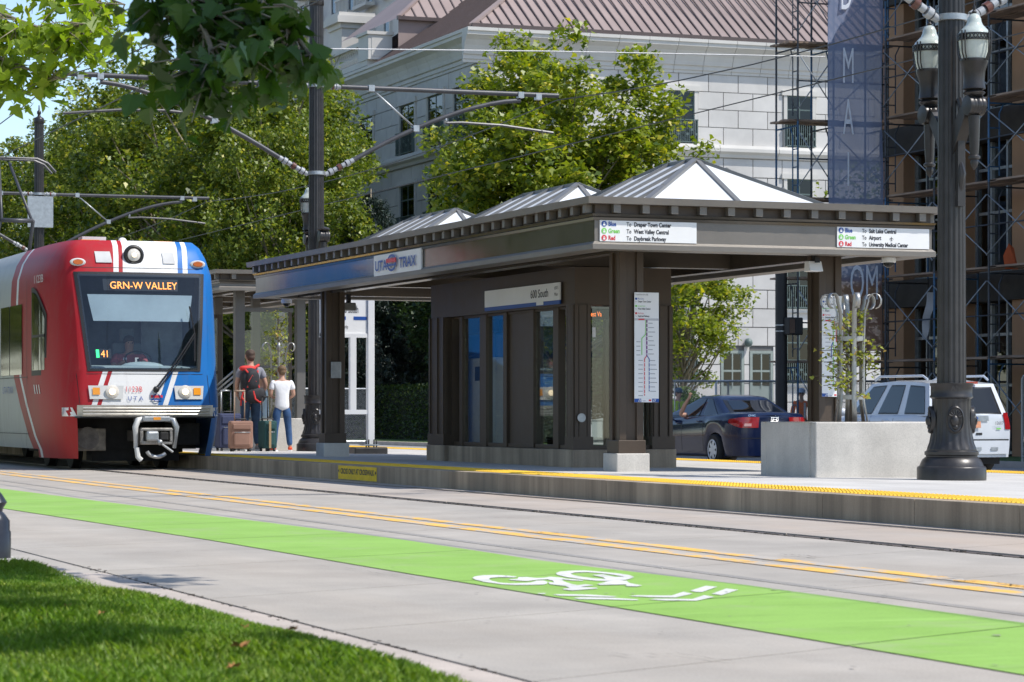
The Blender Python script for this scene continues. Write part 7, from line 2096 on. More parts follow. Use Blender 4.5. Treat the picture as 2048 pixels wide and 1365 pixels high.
# white utility vehicle
suv = dict(L=4.44, W=0.90, H=1.70, R=0.36, wheels=(0.95, 3.57), sill=0.30, rows=FR,
    plan=[(0, 0.90), (0.04, 0.925), (0.10, 0.945), (0.18, 0.96), (0.4, 0.985), (0.8, 1.0), (3.4, 1.0), (3.9, 0.97), (4.16, 0.92), (4.34, 0.84), (4.44, 0.78)],
    belt=[(0, 1.05), (0.4, 1.06), (3.0, 1.04), (3.6, 1.0), (4.2, 0.90), (4.44, 0.74)],
    deck=[(0, 1.08), (0.6, 1.09), (3.1, 1.07), (3.6, 1.05), (4.2, 0.96), (4.44, 0.76)],
    gh=(0.02, 3.35, 0.26, 2.55), gw=(0.85, 0.70), ge=1.0, cr=0.16, side=((9, 12), (5, 8), (1, 4)), seats=(1.3, 2.2), seams=(1.25, 2.15, 3.05), handles=(1.55, 2.4), mirror=2.95, glass=m_cglass)
m_wpaint = M('white_car_paint', (0.60, 0.63, 0.66), 0.25, var=0.03, coat=0.6)
suv1 = thing('utility_vehicle', (24.95, 42.0, far_z(25) - 0.04), 'white utility vehicle behind the near lamp post', 'car')
ORG[suv1.name] = Vector((0, 0, 0))
ep, wl_, sx_, rg_ = car(suv1, suv, m_wpaint)
for sg in (-1, 1):
    wl_(sg, 0.12, 0.86, 0.80, 1.10, 'tail_lamp', m_tail)
    q = MB(); q.tube([(sg * 0.62, 0.45, 1.70), (sg * 0.63, 0.6, 1.765), (sg * 0.63, 2.2, 1.77), (sg * 0.61, 2.4, 1.70)], 0.022, 8); q.build('roof_rail', m_wpaint, suv1, local=True)
ep(-0.42, 0.42, 0.955, 1.045, 'handle_bar', m_galv, 0.02)
ep(-0.19, 0.19, 0.83, 0.945, 'number_plate', M('plate_orange', (0.75, 0.33, 0.18), 0.5, var=0.25, vscale=20), 0.03)
text('2554K', 'lettering', suv1, m_ink, (-0.12, -0.115, 0.855), (1, 0, 0), (0, 0, 1), 0.055, sx=0.8)
text('12607', 'lettering', suv1, m_ink, (0.45, -0.075, 0.885), (1, 0.06, 0), (0, 0, 1), 0.06, sx=0.85, ext=0.01)
ep(0.62, 0.74, 0.80, 0.825, 'eco_badge', m_sgreen, 0.015)
q = MB(); q.lathe([(0.05, 0), (0.05, 0.006)], (0, 0, 0), 20, axis='y'); q.v = [(x * 1.9, -0.098 - y, 1.0 + z * 0.85) for x, y, z in q.v]; q.build('badge', m_sblue, suv1, local=True)
ep(-0.95, 0.95, 0.60, 0.625, 'bumper_step', m_trimb, 0.03)
ep(-0.97, 0.97, 0.36, 0.60, 'rear_bumper', m_wpaint, 0.035)
for u in (-0.5, 0.0, 0.45): ep(u, u + 0.2, 0.42, 0.48, 'bumper_pad', m_galv, 0.045, n=2)
ep(0.08, 0.24, 0.70, 0.74, 'tailgate_recess', m_trimb, 0.008, n=2)
q = MB(); q.box(-0.25, 0.25, 0.17, 0.22, 1.62, 1.66); q.build('high_brake_lamp', m_tail, suv1, local=True)
suv2 = copy_tree(suv1); suv2.location = (28.25, 40.0, far_z(28)); suv2['label'] = 'dark car cut off by the right edge of the picture'
m_dcar = M('charcoal_car_paint', (0.03, 0.032, 0.034), 0.2, 0.3, var=0.05, coat=0.8)
for ch in list(suv2.children):
    if ch.name.split('.')[0] in ('lettering', 'number_plate', 'badge', 'eco_badge'): bpy.data.objects.remove(ch); continue
    if m_wpaint in list(ch.data.materials): ch.data = ch.data.copy(); ch.data.materials[0] = m_dcar
# ------------------------------------------------------------------ people
m_skin = M('skin', (0.46, 0.26, 0.18), 0.6, var=0.06, vscale=14)
def skin(name, chains, mat, parent, sub=2, root=0):
    """chains: list of polylines [(x,y,z,r)]; equal points are joined; grown with a Skin modifier"""
    vs, es, rs, idx = [], [], [], {}
    for ch in chains:
        prev = None
        for x, y, z, *r in ch:
            k = (round(x, 4), round(y, 4), round(z, 4))
            if k not in idx: idx[k] = len(vs); vs.append((x, y, z)); rs.append(r if len(r) > 1 else (r[0], r[0]))
            i = idx[k]
            if prev is not None and prev != i: es.append((prev, i))
            prev = i
    me = bpy.data.meshes.new(name); me.from_pydata(vs, es, [])
    ob = bpy.data.objects.new(name, me); COL.objects.link(ob)
    sk = ob.modifiers.new('skin', 'SKIN'); sk.use_smooth_shade = True; sk.branch_smoothing = 0.5
    lay = me.skin_vertices[0].data
    for i, r in enumerate(rs): lay[i].radius = r; lay[i].use_root = (i == root)
    ss = ob.modifiers.new('sub', 'SUBSURF'); ss.levels = sub; ss.render_levels = sub
    bpy.context.view_layer.update()
    new = bpy.data.meshes.new_from_object(ob.evaluated_get(bpy.context.evaluated_depsgraph_get()))
    bpy.data.objects.remove(ob)
    new.materials.clear(); new.materials.append(mat)
    for p in new.polygons: p.material_index = 0; p.use_smooth = True
    new.name = name
    o = bpy.data.objects.new(name, new); COL.objects.link(o); o.parent = parent
    ORG[o.name] = Vector((0, 0, 0))
    return o
def person(loc, rz, H, label, J, shirt, trousers, shoes, hair, sleeve=0.55, hairlong=0.0, name='person', group=None, bare=()):
    """J overrides joints (metres for a 1.8 m figure, local: +y is the way the person faces)"""
    o = thing(name, loc, label, 'person', group, rz)
    ORG[o.name] = Vector((0, 0, 0))
    k = H / 1.8
    D = dict(pel=(0, 0, 0.96), spi=(0, -0.01, 1.16), che=(0, -0.005, 1.36), nkb=(0, 0, 1.50), nk=(0, 0.012, 1.555), hd0=(0, 0.03, 1.615), hd1=(0, 0.025, 1.69), hd2=(0, 0.015, 1.765))
    for s_, n_ in ((-1, 'L'), (1, 'R')):
        D.update({'sh' + n_: (s_ * 0.19, 0, 1.445), 'el' + n_: (s_ * 0.255, -0.03, 1.16), 'wr' + n_: (s_ * 0.235, 0.06, 0.93), 'ha' + n_: (s_ * 0.225, 0.085, 0.855),
                  'hp' + n_: (s_ * 0.095, 0, 0.90), 'kn' + n_: (s_ * 0.105, 0.025, 0.50), 'an' + n_: (s_ * 0.11, -0.01, 0.09), 'to' + n_: (s_ * 0.13, 0.15, 0.03)})
    D.update(J)
    p = lambda n_, *r: (D[n_][0] * k, D[n_][1] * k, D[n_][2] * k, *[q * k for q in r])
    ch = [[p('pel', .14, .10), p('spi', .135, .095), p('che', .165, .11), p('nkb', .075, .065), p('nk', .055), p('hd0', .068, .08), p('hd1', .08, .098), p('hd2', .052, .065)]]
    for n_ in 'LR':
        s_ = -1 if n_ == 'L' else 1
        ch.append([p('che', .165, .11), p('sh' + n_, .062), p('el' + n_, .043), p('wr' + n_, .029), p('ha' + n_, .036, .02)])
        ch.append([p('pel', .14, .10), p('hp' + n_, .088), p('kn' + n_, .058), p('an' + n_, .038), p('to' + n_, .036, .026)])
        h = Vector(D['ha' + n_]); w_ = Vector(D['wr' + n_]); d = (h - w_).normalized()
        sd = d.cross(Vector((s_, 0, 0)))
        sd = sd.normalized() if sd.length > 0.1 else Vector((0, 1, 0))
        for q, (off, ln) in enumerate(((-0.026, 0.075), (-0.009, 0.088), (0.009, 0.082), (0.026, 0.065))):
            a = h + sd * off + d * 0.03; c = a + d * ln * 0.55; e = c + (d * 0.8 + Vector((-s_ * 0.5, 0, 0))) * ln * 0.45
            ch.append([p('ha' + n_, .036, .02)] + [(*(x * k), 0.0095 * k) for x in (a, c, e)])
        a = h + sd * -0.036 - d * 0.01; c = a + sd * -0.02 + d * 0.035
        ch.append([p('ha' + n_, .036, .02)] + [(*(x * k), 0.011 * k) for x in (a, c)])
    body = skin('body', ch, m_skin, o)
    # clothes: looser shells that follow the body
    def lp(a, b_, f): return tuple(D[a][i] + (D[b_][i] - D[a][i]) * f for i in range(3))
    def pt(v, *r): return (v[0] * k, v[1] * k, v[2] * k, *[q * k for q in r])
    hem = lp('pel', 'spi', -0.62)
    sh_ = [[pt(hem, .172, .135), pt(lp('pel', 'spi', 0.1), .172, .13), p('spi', .158, .118), p('che', .188, .13), pt(lp('che', 'nkb', 0.75), .105, .09)]]
    for n_ in 'LR':
        sh_.append([p('che', .188, .13), p('sh' + n_, .078), pt(lp('sh' + n_, 'el' + n_, sleeve * 0.5), .072), pt(lp('sh' + n_, 'el' + n_, sleeve * 1.2), .072)])
    if sleeve > 0.9:
        for n_ in 'LR': sh_[1 if n_ == 'L' else 2].append(pt(lp('el' + n_, 'wr' + n_, 0.9), .045))
    skin('shirt', sh_, shirt, o)
    tr = [[pt(lp('pel', 'spi', 0.45), .150, .11), p('pel', .158, .118)]]
    for n_ in 'LR': tr.append([p('pel', .158, .118), p('hp' + n_, .10), pt(lp('hp' + n_, 'kn' + n_, 0.5), .092), p('kn' + n_, .076), pt(lp('kn' + n_, 'an' + n_, 0.5), .070), pt(lp('kn' + n_, 'an' + n_, 0.95), .060)])
    skin('trousers', tr, trousers, o)
    for n_ in 'LR':
        a = D['an' + n_]; t_ = D['to' + n_]; d = Vector(t_) - Vector(a); d.z = 0
        hl = Vector((a[0], a[1], 0.045)) - d * 0.35
        so = skin('shoe', [[(*(hl * k), .045 * k, .04 * k), (a[0] * k, a[1] * k, .07 * k, .05 * k), (*(Vector((t_[0], t_[1], 0.042)) * k - d * 0.12 * k), .046 * k, .038 * k), (t_[0] * k, (t_[1]) * k, .036 * k, .036 * k, .03 * k)]], shoes, o)
        q = MB(); dn = d.normalized(); r_ = Vector((dn.y, -dn.x, 0)); c0, c1 = hl - dn * 0.04, Vector((t_[0], t_[1], 0.045)) + dn * 0.035
        vv_ = [(c0 - r_ * 0.036), (c0 + r_ * 0.036), ((c0 + c1) / 2 + r_ * 0.045), (c1 + r_ * 0.032), (c1 - r_ * 0.032), ((c0 + c1) / 2 - r_ * 0.045)]
        q.add([(x.x * k, x.y * k, 0.0) for x in vv_] + [(x.x * k, x.y * k, 0.026 * k) for x in vv_], [(0, 5, 4, 3, 2, 1), (6, 7, 8, 9, 10, 11)] + [(i, (i + 1) % 6, 6 + (i + 1) % 6, 6 + i) for i in range(6)]); q.build('sole', m_signw, so, local=True)
    # hair cap, ears, nose, eyes, mouth
    hd = Vector(D['hd1']) * k
    q = MB(); q.ball((hd.x, hd.y - 0.012 * k, hd.z + 0.028 * k), (0.088 * k, 0.103 * k, 0.085 * k), 16, 12)
    q.ball((hd.x, hd.y - 0.045 * k, hd.z - 0.03 * k), (0.074 * k, 0.068 * k, 0.075 * k), 14, 10)
    if hairlong:
        q.tube([(hd.x, hd.y - 0.06 * k, hd.z + 0.03 * k), (hd.x, hd.y - 0.10 * k, hd.z - 0.12 * k), (hd.x, hd.y - 0.11 * k, hd.z - hairlong * k)], [0.08 * k, 0.09 * k, 0.03 * k], 10)
    q.build('hair', hair, o, local=True)
    for s_ in (-1, 1):
        q = MB(); q.ball((hd.x + s_ * 0.083 * k, hd.y + 0.0, hd.z - 0.012 * k), (0.012 * k, 0.022 * k, 0.034 * k), 8, 8); q.build('ear', m_skin, o, local=True)
        q = MB(); q.ball((hd.x + s_ * 0.032 * k, hd.y + 0.088 * k, hd.z + 0.0), 0.010 * k, 8, 6); q.build('eye', m_dark, o, local=True)
    q = MB(); q.ball((hd.x, hd.y + 0.105 * k, hd.z - 0.03 * k), (0.014 * k, 0.02 * k, 0.026 * k), 8, 8); q.build('nose', m_skin, o, local=True)
    q = MB(); q.ball((hd.x, hd.y + 0.085 * k, hd.z - 0.066 * k), (0.024 * k, 0.01 * k, 0.006 * k), 8, 6); q.build('mouth', M('lips', (0.35, 0.12, 0.10), 0.6), o, local=True)
    return o, k
m_jean = M('blue_jeans', (0.045, 0.085, 0.15), 0.9, var=0.35, vscale=5, bmp=0.5, bscale=18)
m_jean2 = M('bright_jeans', (0.040, 0.10, 0.23), 0.9, var=0.3, vscale=5, bmp=0.5, bscale=18)
m_grey = M('grey_shirt', (0.23, 0.235, 0.27), 0.9, var=0.12, vscale=5, bmp=0.6, bscale=12)
m_wsh = M('white_tshirt', (0.78, 0.78, 0.79), 0.9, var=0.05, vscale=6, bmp=0.8, bscale=10)
m_or = M('orange_shoe', (0.75, 0.09, 0.02), 0.6, var=0.1)
m_bh = M('brown_hair', (0.075, 0.045, 0.03), 0.7, var=0.35, vscale=30, bmp=0.6, bscale=120)
m_sh = M('sandy_hair', (0.16, 0.095, 0.045), 0.7, var=0.35, vscale=30, bmp=0.6, bscale=120)
m_bl = M('blond_hair', (0.45, 0.30, 0.13), 0.7, var=0.3, vscale=30, bmp=0.6, bscale=100)
pz_ = plat_z(12.9)
mx_, my_ = t_at(501, 46.05), 46.05
man, k = person((mx_, my_, pz_), R(6), 1.80, 'man in a grey T-shirt and jeans with his back turned, wearing a rucksack',
    dict(elR=(0.275, -0.05, 1.17), wrR=(0.225, 0.05, 0.95), haR=(0.19, 0.10, 0.89), elL=(-0.27, -0.03, 1.17), wrL=(-0.20, 0.12, 0.98), haL=(-0.16, 0.16, 0.94), anR=(0.13, -0.02, 0.09), anL=(-0.12, 0.0, 0.09), toR=(0.17, 0.13, 0.03), toL=(-0.15, 0.15, 0.03)), m_grey, m_jean, M('grey_shoe', (0.28, 0.26, 0.25), 0.8), m_bh)
bx_, by_ = t_at(564, 45.7), 45.7
boy, kb_ = person((bx_, by_, plat_z(bx_)), R(-4), 1.52, 'boy in a white T-shirt, jeans and orange trainers with his back turned',
    dict(elL=(-0.25, -0.02, 1.17), wrL=(-0.15, 0.16, 1.12), haL=(-0.08, 0.2, 1.13), elR=(0.25, -0.02, 1.17), wrR=(0.15, 0.16, 1.10), haR=(0.09, 0.2, 1.12), anL=(-0.17, 0, 0.09), anR=(0.17, 0, 0.09), knL=(-0.14, 0.02, 0.5), knR=(0.14, 0.02, 0.5), toL=(-0.24, 0.10, 0.03), toR=(0.21, 0.13, 0.03)), m_wsh, m_jean2, m_or, m_sh)
gx, gy = t_at(529, 46.55), 46.62
girl, kg_ = person((gx, gy, plat_z(13) + 0.575 - 0.74), R(75), 1.55, 'girl with long blond hair sitting on the planter behind the man',
    dict(hpL=(-0.09, 0.02, 0.95), hpR=(0.09, 0.02, 0.95), knL=(-0.10, 0.42, 0.96), knR=(0.10, 0.42, 0.96), anL=(-0.10, 0.44, 0.52), anR=(0.10, 0.40, 0.52), toL=(-0.10, 0.60, 0.46), toR=(0.10, 0.56, 0.46), elL=(-0.26, 0.05, 1.18), elR=(0.26, 0.05, 1.18), wrL=(-0.2, 0.28, 1.06), wrR=(0.2, 0.28, 1.06), haL=(-0.15, 0.33, 1.04), haR=(0.15, 0.33, 1.04)), M('pale_blue_top', (0.50, 0.64, 0.70), 0.9), M('light_jeans', (0.22, 0.36, 0.52), 0.9), M('white_shoe', (0.6, 0.6, 0.6), 0.8), m_bl, hairlong=0.42)
# workers behind the fence
m_hiv = M('hi_vis_yellow', (0.50, 0.72, 0.04), 0.8, var=0.05)
m_oran = M('hi_vis_orange', (0.85, 0.16, 0.02), 0.8, var=0.05)
def worker(px, s, lab, top, hat, rz):
    t = t_at(px, s)
    w, kw = person((t, s, zf + 0.10), rz, 1.66, lab, {}, top, M('work_trousers', (0.05, 0.055, 0.07), 0.9), M('work_boot', (0.06, 0.04, 0.03), 0.9), m_bh, sleeve=0.95, group='workers behind the fence')
    q = MB(); h = (0, 0.025 * kw, 1.715 * kw)
    q.lathe([(0.135, 0.0), (0.138, 0.008), (0.108, 0.012), (0.106, 0.05), (0.085, 0.095), (0.04, 0.118), (0.005, 0.122)], h, 20); q.prism([(-0.07, 0.10), (0.07, 0.10), (0.05, 0.175), (-0.05, 0.175)], 'z', h[2], h[2] + 0.010); hh_ = q.build('hard_hat', hat, w, local=True)
    q = MB(); q.tube([(0.0, 0.02, 1.66 * kw), (0, 0.02, 1.661 * kw)], 0.01, 6)
    for sx in (-0.09, 0.09):
        q = MB(); q.bar((sx, 0.15, 1.0 * kw), (sx, 0.13, 1.42 * kw), 0.05, 0.01, up=(0, 1, 0)); q.build('vest_stripe', m_galv, w, local=True)
worker(1356, 62.5, 'worker in dark hard hat and yellow vest behind the fence, left of the sedan', m_hiv, M('navy_hat', (0.05, 0.09, 0.14), 0.3), R(200))
worker(1603, 62.5, 'worker in a pale hard hat and orange vest, right of the sedan', m_oran, M('pale_hat', (0.35, 0.45, 0.62), 0.3), R(150))
# sedan driver with the arm out of the window
drv2 = thing('person', (24.0, 48.0, far_z(24)), 'sedan driver raising a bare arm to the roof edge', 'person')
ORG[drv2.name] = Vector((0, 0, 0))
skin('body', [[(-0.38, 2.42, 0.62, .17, .13), (-0.38, 2.38, 0.92, .18, .12), (-0.38, 2.40, 1.05, .07), (-0.38, 2.42, 1.12, .075, .085), (-0.38, 2.42, 1.22, .06)],
     [(-0.38, 2.38, 0.92, .18, .12), (-0.60, 2.42, 0.96, .07), (-0.87, 2.50, 1.00, .052), (-0.84, 2.32, 1.22, .042), (-0.80, 2.22, 1.34, .03), (-0.79, 2.20, 1.40, .034, .02), (-0.77, 2.19, 1.45, .012)],
     [(-0.79, 2.20, 1.40, .034, .02), (-0.80, 2.23, 1.45, .011)], [(-0.79, 2.20, 1.40, .034, .02), (-0.76, 2.16, 1.43, .011)], [(-0.79, 2.20, 1.40, .034, .02), (-0.80, 2.17, 1.45, .011)]], m_skin, drv2)
q = MB(); q.lathe([(0.19, 0.55), (0.20, 0.8), (0.19, 0.97), (0.10, 1.04)], (-0.38, 2.39, 0), 16); q.build('shirt', m_grey, drv2, local=True)
# ------------------------------------------------------------------ rucksack and luggage
m_bp = M('pack_black', (0.022, 0.022, 0.026), 0.8, var=0.3, vscale=12, bmp=0.4, bscale=30)
m_bpr = M('pack_red', (0.62, 0.035, 0.03), 0.7, var=0.1)
bp = thing('rucksack', (mx_, my_ - 0.2, pz_ + 1.0), 'black and red rucksack on the back of the man', 'rucksack')
X0, Y0, Z0 = mx_ - 0.04, my_ - 0.115, pz_
def lump(c, r, name, mat, par, sq=2.6):
    q = MB(); q.ball((0, 0, 0), 1.0, 18, 12)
    out = []
    for x, y, z in q.v:
        f = (abs(x) ** sq + abs(y) ** sq + abs(z) ** sq) ** (1 / sq)
        f = max(f, 0.3)
        out.append((c[0] + x / f * r[0], c[1] + y / f * r[1], c[2] + z / f * r[2]))
    q.v = out
    return q.build(name, mat, par)
lump((X0 - 0.03, Y0 - 0.09, Z0 + 1.20), (0.165, 0.11, 0.27), 'main_bag', m_bp, bp)
lump((X0 - 0.00, Y0 - 0.17, Z0 + 1.25), (0.12, 0.07, 0.18), 'front_pocket', m_bp, bp)
lump((X0 + 0.06, Y0 - 0.12, Z0 + 0.99), (0.19, 0.12, 0.15), 'lower_bag', m_bp, bp)
lump((X0 - 0.06, Y0 - 0.05, Z0 + 1.46), (0.15, 0.07, 0.05), 'lid', m_bpr, bp)
for pts, r_ in (([(-0.13, -0.20, 1.44), (-0.02, -0.25, 1.30), (-0.10, -0.23, 1.12)], 0.016), ([(0.10, -0.18, 1.42), (0.06, -0.25, 1.25), (0.13, -0.21, 1.08)], 0.018), ([(-0.15, -0.20, 1.10), (-0.19, -0.18, 0.95), (-0.12, -0.20, 0.86)], 0.018), ([(0.0, -0.26, 1.06), (0.03, -0.28, 0.92), (0.12, -0.25, 0.86), (0.2, -0.2, 0.92)], 0.016), ([(0.06, -0.10, 1.47), (0.16, -0.02, 1.52), (0.14, 0.10, 1.48)], 0.024), ([(-0.18, -0.14, 0.98), (-0.20, -0.15, 0.80)], 0.015), ([(-0.09, -0.27, 1.22), (-0.02, -0.27, 1.34), (0.05, -0.27, 1.22)], 0.008)):
    q = MB(); q.tube([(X0 + x, Y0 + y + 0.04, Z0 + z) for x, y, z in pts], r_, 8); q.build('strap', m_bpr, bp)
def suitcase(px, s, w, d, h, mat, lab, rz, handle, hm):
    t = t_at(px, s); z = plat_z(t)
    o = thing('suitcase', (t, s, z), lab, 'suitcase', 'suitcases on the platform', rz)
    ORG[o.name] = Vector((0, 0, 0))
    q = MB(); q.box(-w / 2, w / 2, -d / 2, d / 2, 0.05, h); q.build('shell', mat, o, local=True, bevel=0.035)
    q = MB(); q.box(-w / 2 + 0.05, w / 2 - 0.05, -d / 2 - 0.035, -d / 2 + 0.02, 0.10, h * 0.64); q.build('front_pocket', mat, o, local=True, bevel=0.03)
    q = MB(); q.box(-w / 2 + 0.04, w / 2 - 0.04, -d / 2 - 0.02, -d / 2 + 0.02, h * 0.72, h - 0.05); q.build('upper_pocket', mat, o, local=True, bevel=0.015)
    q = MB(); q.tube([(-w / 2 + 0.06, -d / 2 - 0.037, h * 0.63), (w / 2 - 0.06, -d / 2 - 0.037, h * 0.63)], 0.006, 5); q.build('zip', m_galv, o, local=True)
    q = MB(); q.tube([(-0.10, -0.02, h), (-0.09, -0.02, h + 0.03), (0.09, -0.02, h + 0.03), (0.10, -0.02, h)], 0.014, 6); q.build('grab_handle', m_dark, o, local=True)
    for x in (-w / 2 + 0.05, w / 2 - 0.05):
        for y in (-d / 2 + 0.03, d / 2 - 0.04):
            q = MB(); q.lathe([(0.028, -0.014), (0.028, 0.014)], (x, y, 0.028), 14, axis='x'); q.box(x - 0.018, x + 0.018, y - 0.012, y + 0.012, 0.03, 0.06); q.build('castor', m_dark, o, local=True)
    if handle:
        q = MB()
        for x in (-w * 0.22, w * 0.22): q.tube([(x, d / 2 - 0.04, h - 0.05), (x, d / 2 - 0.04, h + handle)], 0.011, 6)
        q.tube([(-w * 0.24, d / 2 - 0.04, h + handle), (w * 0.24, d / 2 - 0.04, h + handle)], 0.017, 6); q.build('pull_handle', hm, o, local=True)
    return o
suitcase(456, 45.9, 0.42, 0.26, 0.66, M('case_navy', (0.035, 0.045, 0.10), 0.8, var=0.15, bmp=0.3, bscale=80), 'navy suitcase half hidden behind the tram corner', R(8), 0.40, m_galv)
suitcase(481, 45.0, 0.40, 0.24, 0.53, M('case_brown', (0.26, 0.145, 0.105), 0.8, var=0.12, bmp=0.3, bscale=80), 'brown suitcase with a tall pull handle in front of the man', R(-3), 0.52, M('handle_tan', (0.35, 0.25, 0.18), 0.5))
gs_ = suitcase(535, 45.5, 0.24, 0.36, 0.54, M('case_green', (0.012, 0.060, 0.058), 0.8, var=0.12, bmp=0.3, bscale=80), 'dark green suitcase with a tan strap between man and boy', R(4), 0.42, m_dark)
q = MB(); q.box(-0.05, -0.01, -0.222, -0.216, 0.06, 0.53); q.build('luggage_strap', M('strap_tan', (0.32, 0.22, 0.11), 0.7), gs_, local=True)

# tram driver seated in the cab, facing the camera
drv = thing('person', (TC - 0.03, TS + 1.0, 1.25), 'tram driver in a red top and pale vest behind the windscreen', 'person', None, R(180))
ORG[drv.name] = Vector((0, 0, 0))
skin('body', [[(0, 0, 0.10, .16, .12), (0, -0.02, 0.38, .17, .12), (0, 0.0, 0.53, .06), (0, 0.02, 0.60, .07, .08), (0, 0.02, 0.68, .08, .095), (0, 0.01, 0.755, .05, .06)],
    [(0, -0.02, 0.38, .17, .12), (0.20, 0, 0.46, .062), (0.27, 0.12, 0.26, .045), (0.17, 0.34, 0.36, .032), (0.12, 0.38, 0.39, .034, .022)],
    [(0, -0.02, 0.38, .17, .12), (-0.20, 0, 0.46, .062), (-0.27, 0.12, 0.26, .045), (-0.17, 0.34, 0.36, .032), (-0.12, 0.38, 0.39, .034, .022)],
    [(0, 0, 0.10, .16, .12), (0.11, 0.30, 0.06, .085), (0.12, 0.42, 0.0, .06)], [(0, 0, 0.10, .16, .12), (-0.11, 0.30, 0.06, .085), (-0.12, 0.42, 0.0, .06)]], m_skin, drv)
skin('shirt', [[(0, 0, 0.06, .17, .13), (0, -0.01, 0.2, .175, .13), (0, -0.02, 0.38, .19, .135), (0, 0, 0.49, .10, .09)], [(0, -0.02, 0.38, .19, .135), (0.20, 0, 0.46, .08), (0.25, 0.08, 0.32, .068)], [(0, -0.02, 0.38, .19, .135), (-0.20, 0, 0.46, .08), (-0.25, 0.08, 0.32, .068)]], M('driver_shirt', (0.42, 0.10, 0.11), 0.9), drv)
q = MB(); q.ball((0, 0.0, 0.705), (0.088, 0.10, 0.08), 14, 10); q.build('hair', m_bh, drv, local=True)
for sx in (-0.10, 0.10):
    q = MB(); q.bar((sx, 0.145, 0.08), (sx * 0.9, 0.13, 0.44), 0.055, 0.012, up=(0, 1, 0)); q.build('vest_stripe', m_signw, drv, local=True)
for sx in (-0.032, 0.032):
    q = MB(); q.ball((sx, 0.105, 0.665), 0.010, 8, 6); q.build('eye', m_dark, drv, local=True)
q = MB(); q.ball((0, 0.115, 0.64), (0.014, 0.02, 0.024), 8, 6); q.build('nose', m_skin, drv, local=True)
# ------------------------------------------------------------------ trees on the near side of the street and their overhanging boughs
m_near = leafmat('shaded_near_leaf', (0.03, 0.075, 0.010), (0.055, 0.12, 0.014), (0.09, 0.15, 0.02), 0.34, 0.4)  # darker copy of the leaf, the bough's shade put into its colour
m_near2 = leafmat('sunlit_near_leaf', (0.13, 0.21, 0.02), (0.26, 0.36, 0.035), (0.44, 0.48, 0.06), 0.55, 0.45)  # brighter copy of the same leaf, sunlight put into its colour
LV = LOBE
def leaf_proto(name, mat, size):
    q = MB()
    v = [(0, 0.2 * size, -0.02 * size)] + [(x * size, y * size, size * (0.22 * abs(x) - 0.12 * y * y)) for x, y in LV]
    q.add(v, [(0, 1 + i, 1 + (i + 1) % len(LV)) for i in range(len(LV))], 0, False)
    q.tube([(0, -0.05 * size, 0), (0, -0.55 * size, 0.08 * size)], 0.012 * size, 3, caps=False)
    o = q.build(name, mat, None, fix=False)
    return o
def orient(o, p, fwd, nrm, sc):
    f = Vector(fwd).normalized(); n_ = Vector(nrm); n_ = (n_ - f * n_.dot(f)).normalized(); x = f.cross(n_)
    o.matrix_local = Matrix.Translation(p) @ Matrix((x, f, n_)).transposed().to_4x4() @ Matrix.Scale(sc, 4)
def bough(root, spine, n_twig, reach, per, proto, rr, clip, limit, mat, size):
    """twigs along a spine; leaves hang from them; first `limit` leaves are objects"""
    cnt = 0
    left = []
    tw = MB()
    sp = [Vector(p) for p in spine]
    for i in range(n_twig):
        f = rr.random(); k = f * (len(sp) - 1); a = int(min(k, len(sp) - 2)); p = sp[a].lerp(sp[a + 1], k - a)
        d = Vector((rr.gauss(0, 1), rr.gauss(0, 1), rr.gauss(-0.25, 0.6))).normalized() * reach * rr.uniform(0.3, 1)
        q1 = p + d; q1.z -= 0.06
        if not clip(q1): continue
        tw.tube([p, p.lerp(q1, 0.5) + Vector((0, 0, 0.02)), q1], [0.006, 0.005, 0.002], 4, caps=False)
        for j in range(per):
            g = rr.uniform(0.25, 1.05)
            c = p + (q1 - p) * g + Vector((rr.gauss(0, size * 0.5), rr.gauss(0, size * 0.5), rr.gauss(-size * 0.3, size * 0.3)))
            fw = Vector((rr.gauss(0, 0.6), rr.gauss(0, 0.6), -0.9)); nr = Vector((rr.gauss(0, 0.7), rr.gauss(-0.3, 0.7), 0.7))
            if cnt < limit:
                o = proto if cnt == 0 else inst(proto, None)
                o.parent = root; orient(o, c - ORG[root.name], fw, nr, rr.uniform(0.65, 1.15)); cnt += 1
            else: left.append(tuple(c - ORG[root.name]))
    tw.tube(sp, [0.022 - 0.014 * i / (len(sp) - 1) for i in range(len(sp))], 6)
    tw.build('branches', m_bark2, root, fix=False)
    return left
def img(pt):
    Z = pt[1] * CS + pt[0] * SN; X = -pt[1] * SN + pt[0] * CS
    return 1024 + F_PX * X / Z, HORIZON - F_PX * (pt[2] - CAM_H) / Z
def at(px, py, Z):
    X = (px - 1024) / F_PX * Z
    return (Z * SN + X * CS, Z * CS - X * SN, CAM_H + (HORIZON - py) / F_PX * Z)
rr = random.Random(17)
# dark bough close to the camera
t1 = thing('maple_tree', (-0.4, 12.6, 0.1), 'maple tree whose dark leafy bough hangs in at the top', 'tree', 'maples on the lawn side')
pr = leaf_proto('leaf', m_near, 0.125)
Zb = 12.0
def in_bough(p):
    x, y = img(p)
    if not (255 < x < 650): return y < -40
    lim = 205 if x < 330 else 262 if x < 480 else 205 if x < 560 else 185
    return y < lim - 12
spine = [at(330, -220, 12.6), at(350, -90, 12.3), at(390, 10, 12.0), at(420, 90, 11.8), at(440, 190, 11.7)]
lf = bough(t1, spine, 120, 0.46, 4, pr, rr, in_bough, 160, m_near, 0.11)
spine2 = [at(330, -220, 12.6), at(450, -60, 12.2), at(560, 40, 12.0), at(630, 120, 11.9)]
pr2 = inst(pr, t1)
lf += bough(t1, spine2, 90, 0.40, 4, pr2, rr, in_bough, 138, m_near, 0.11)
spine3 = [at(330, -220, 12.6), at(420, -120, 12.5), at(480, -20, 12.4), at(520, 60, 12.3)]
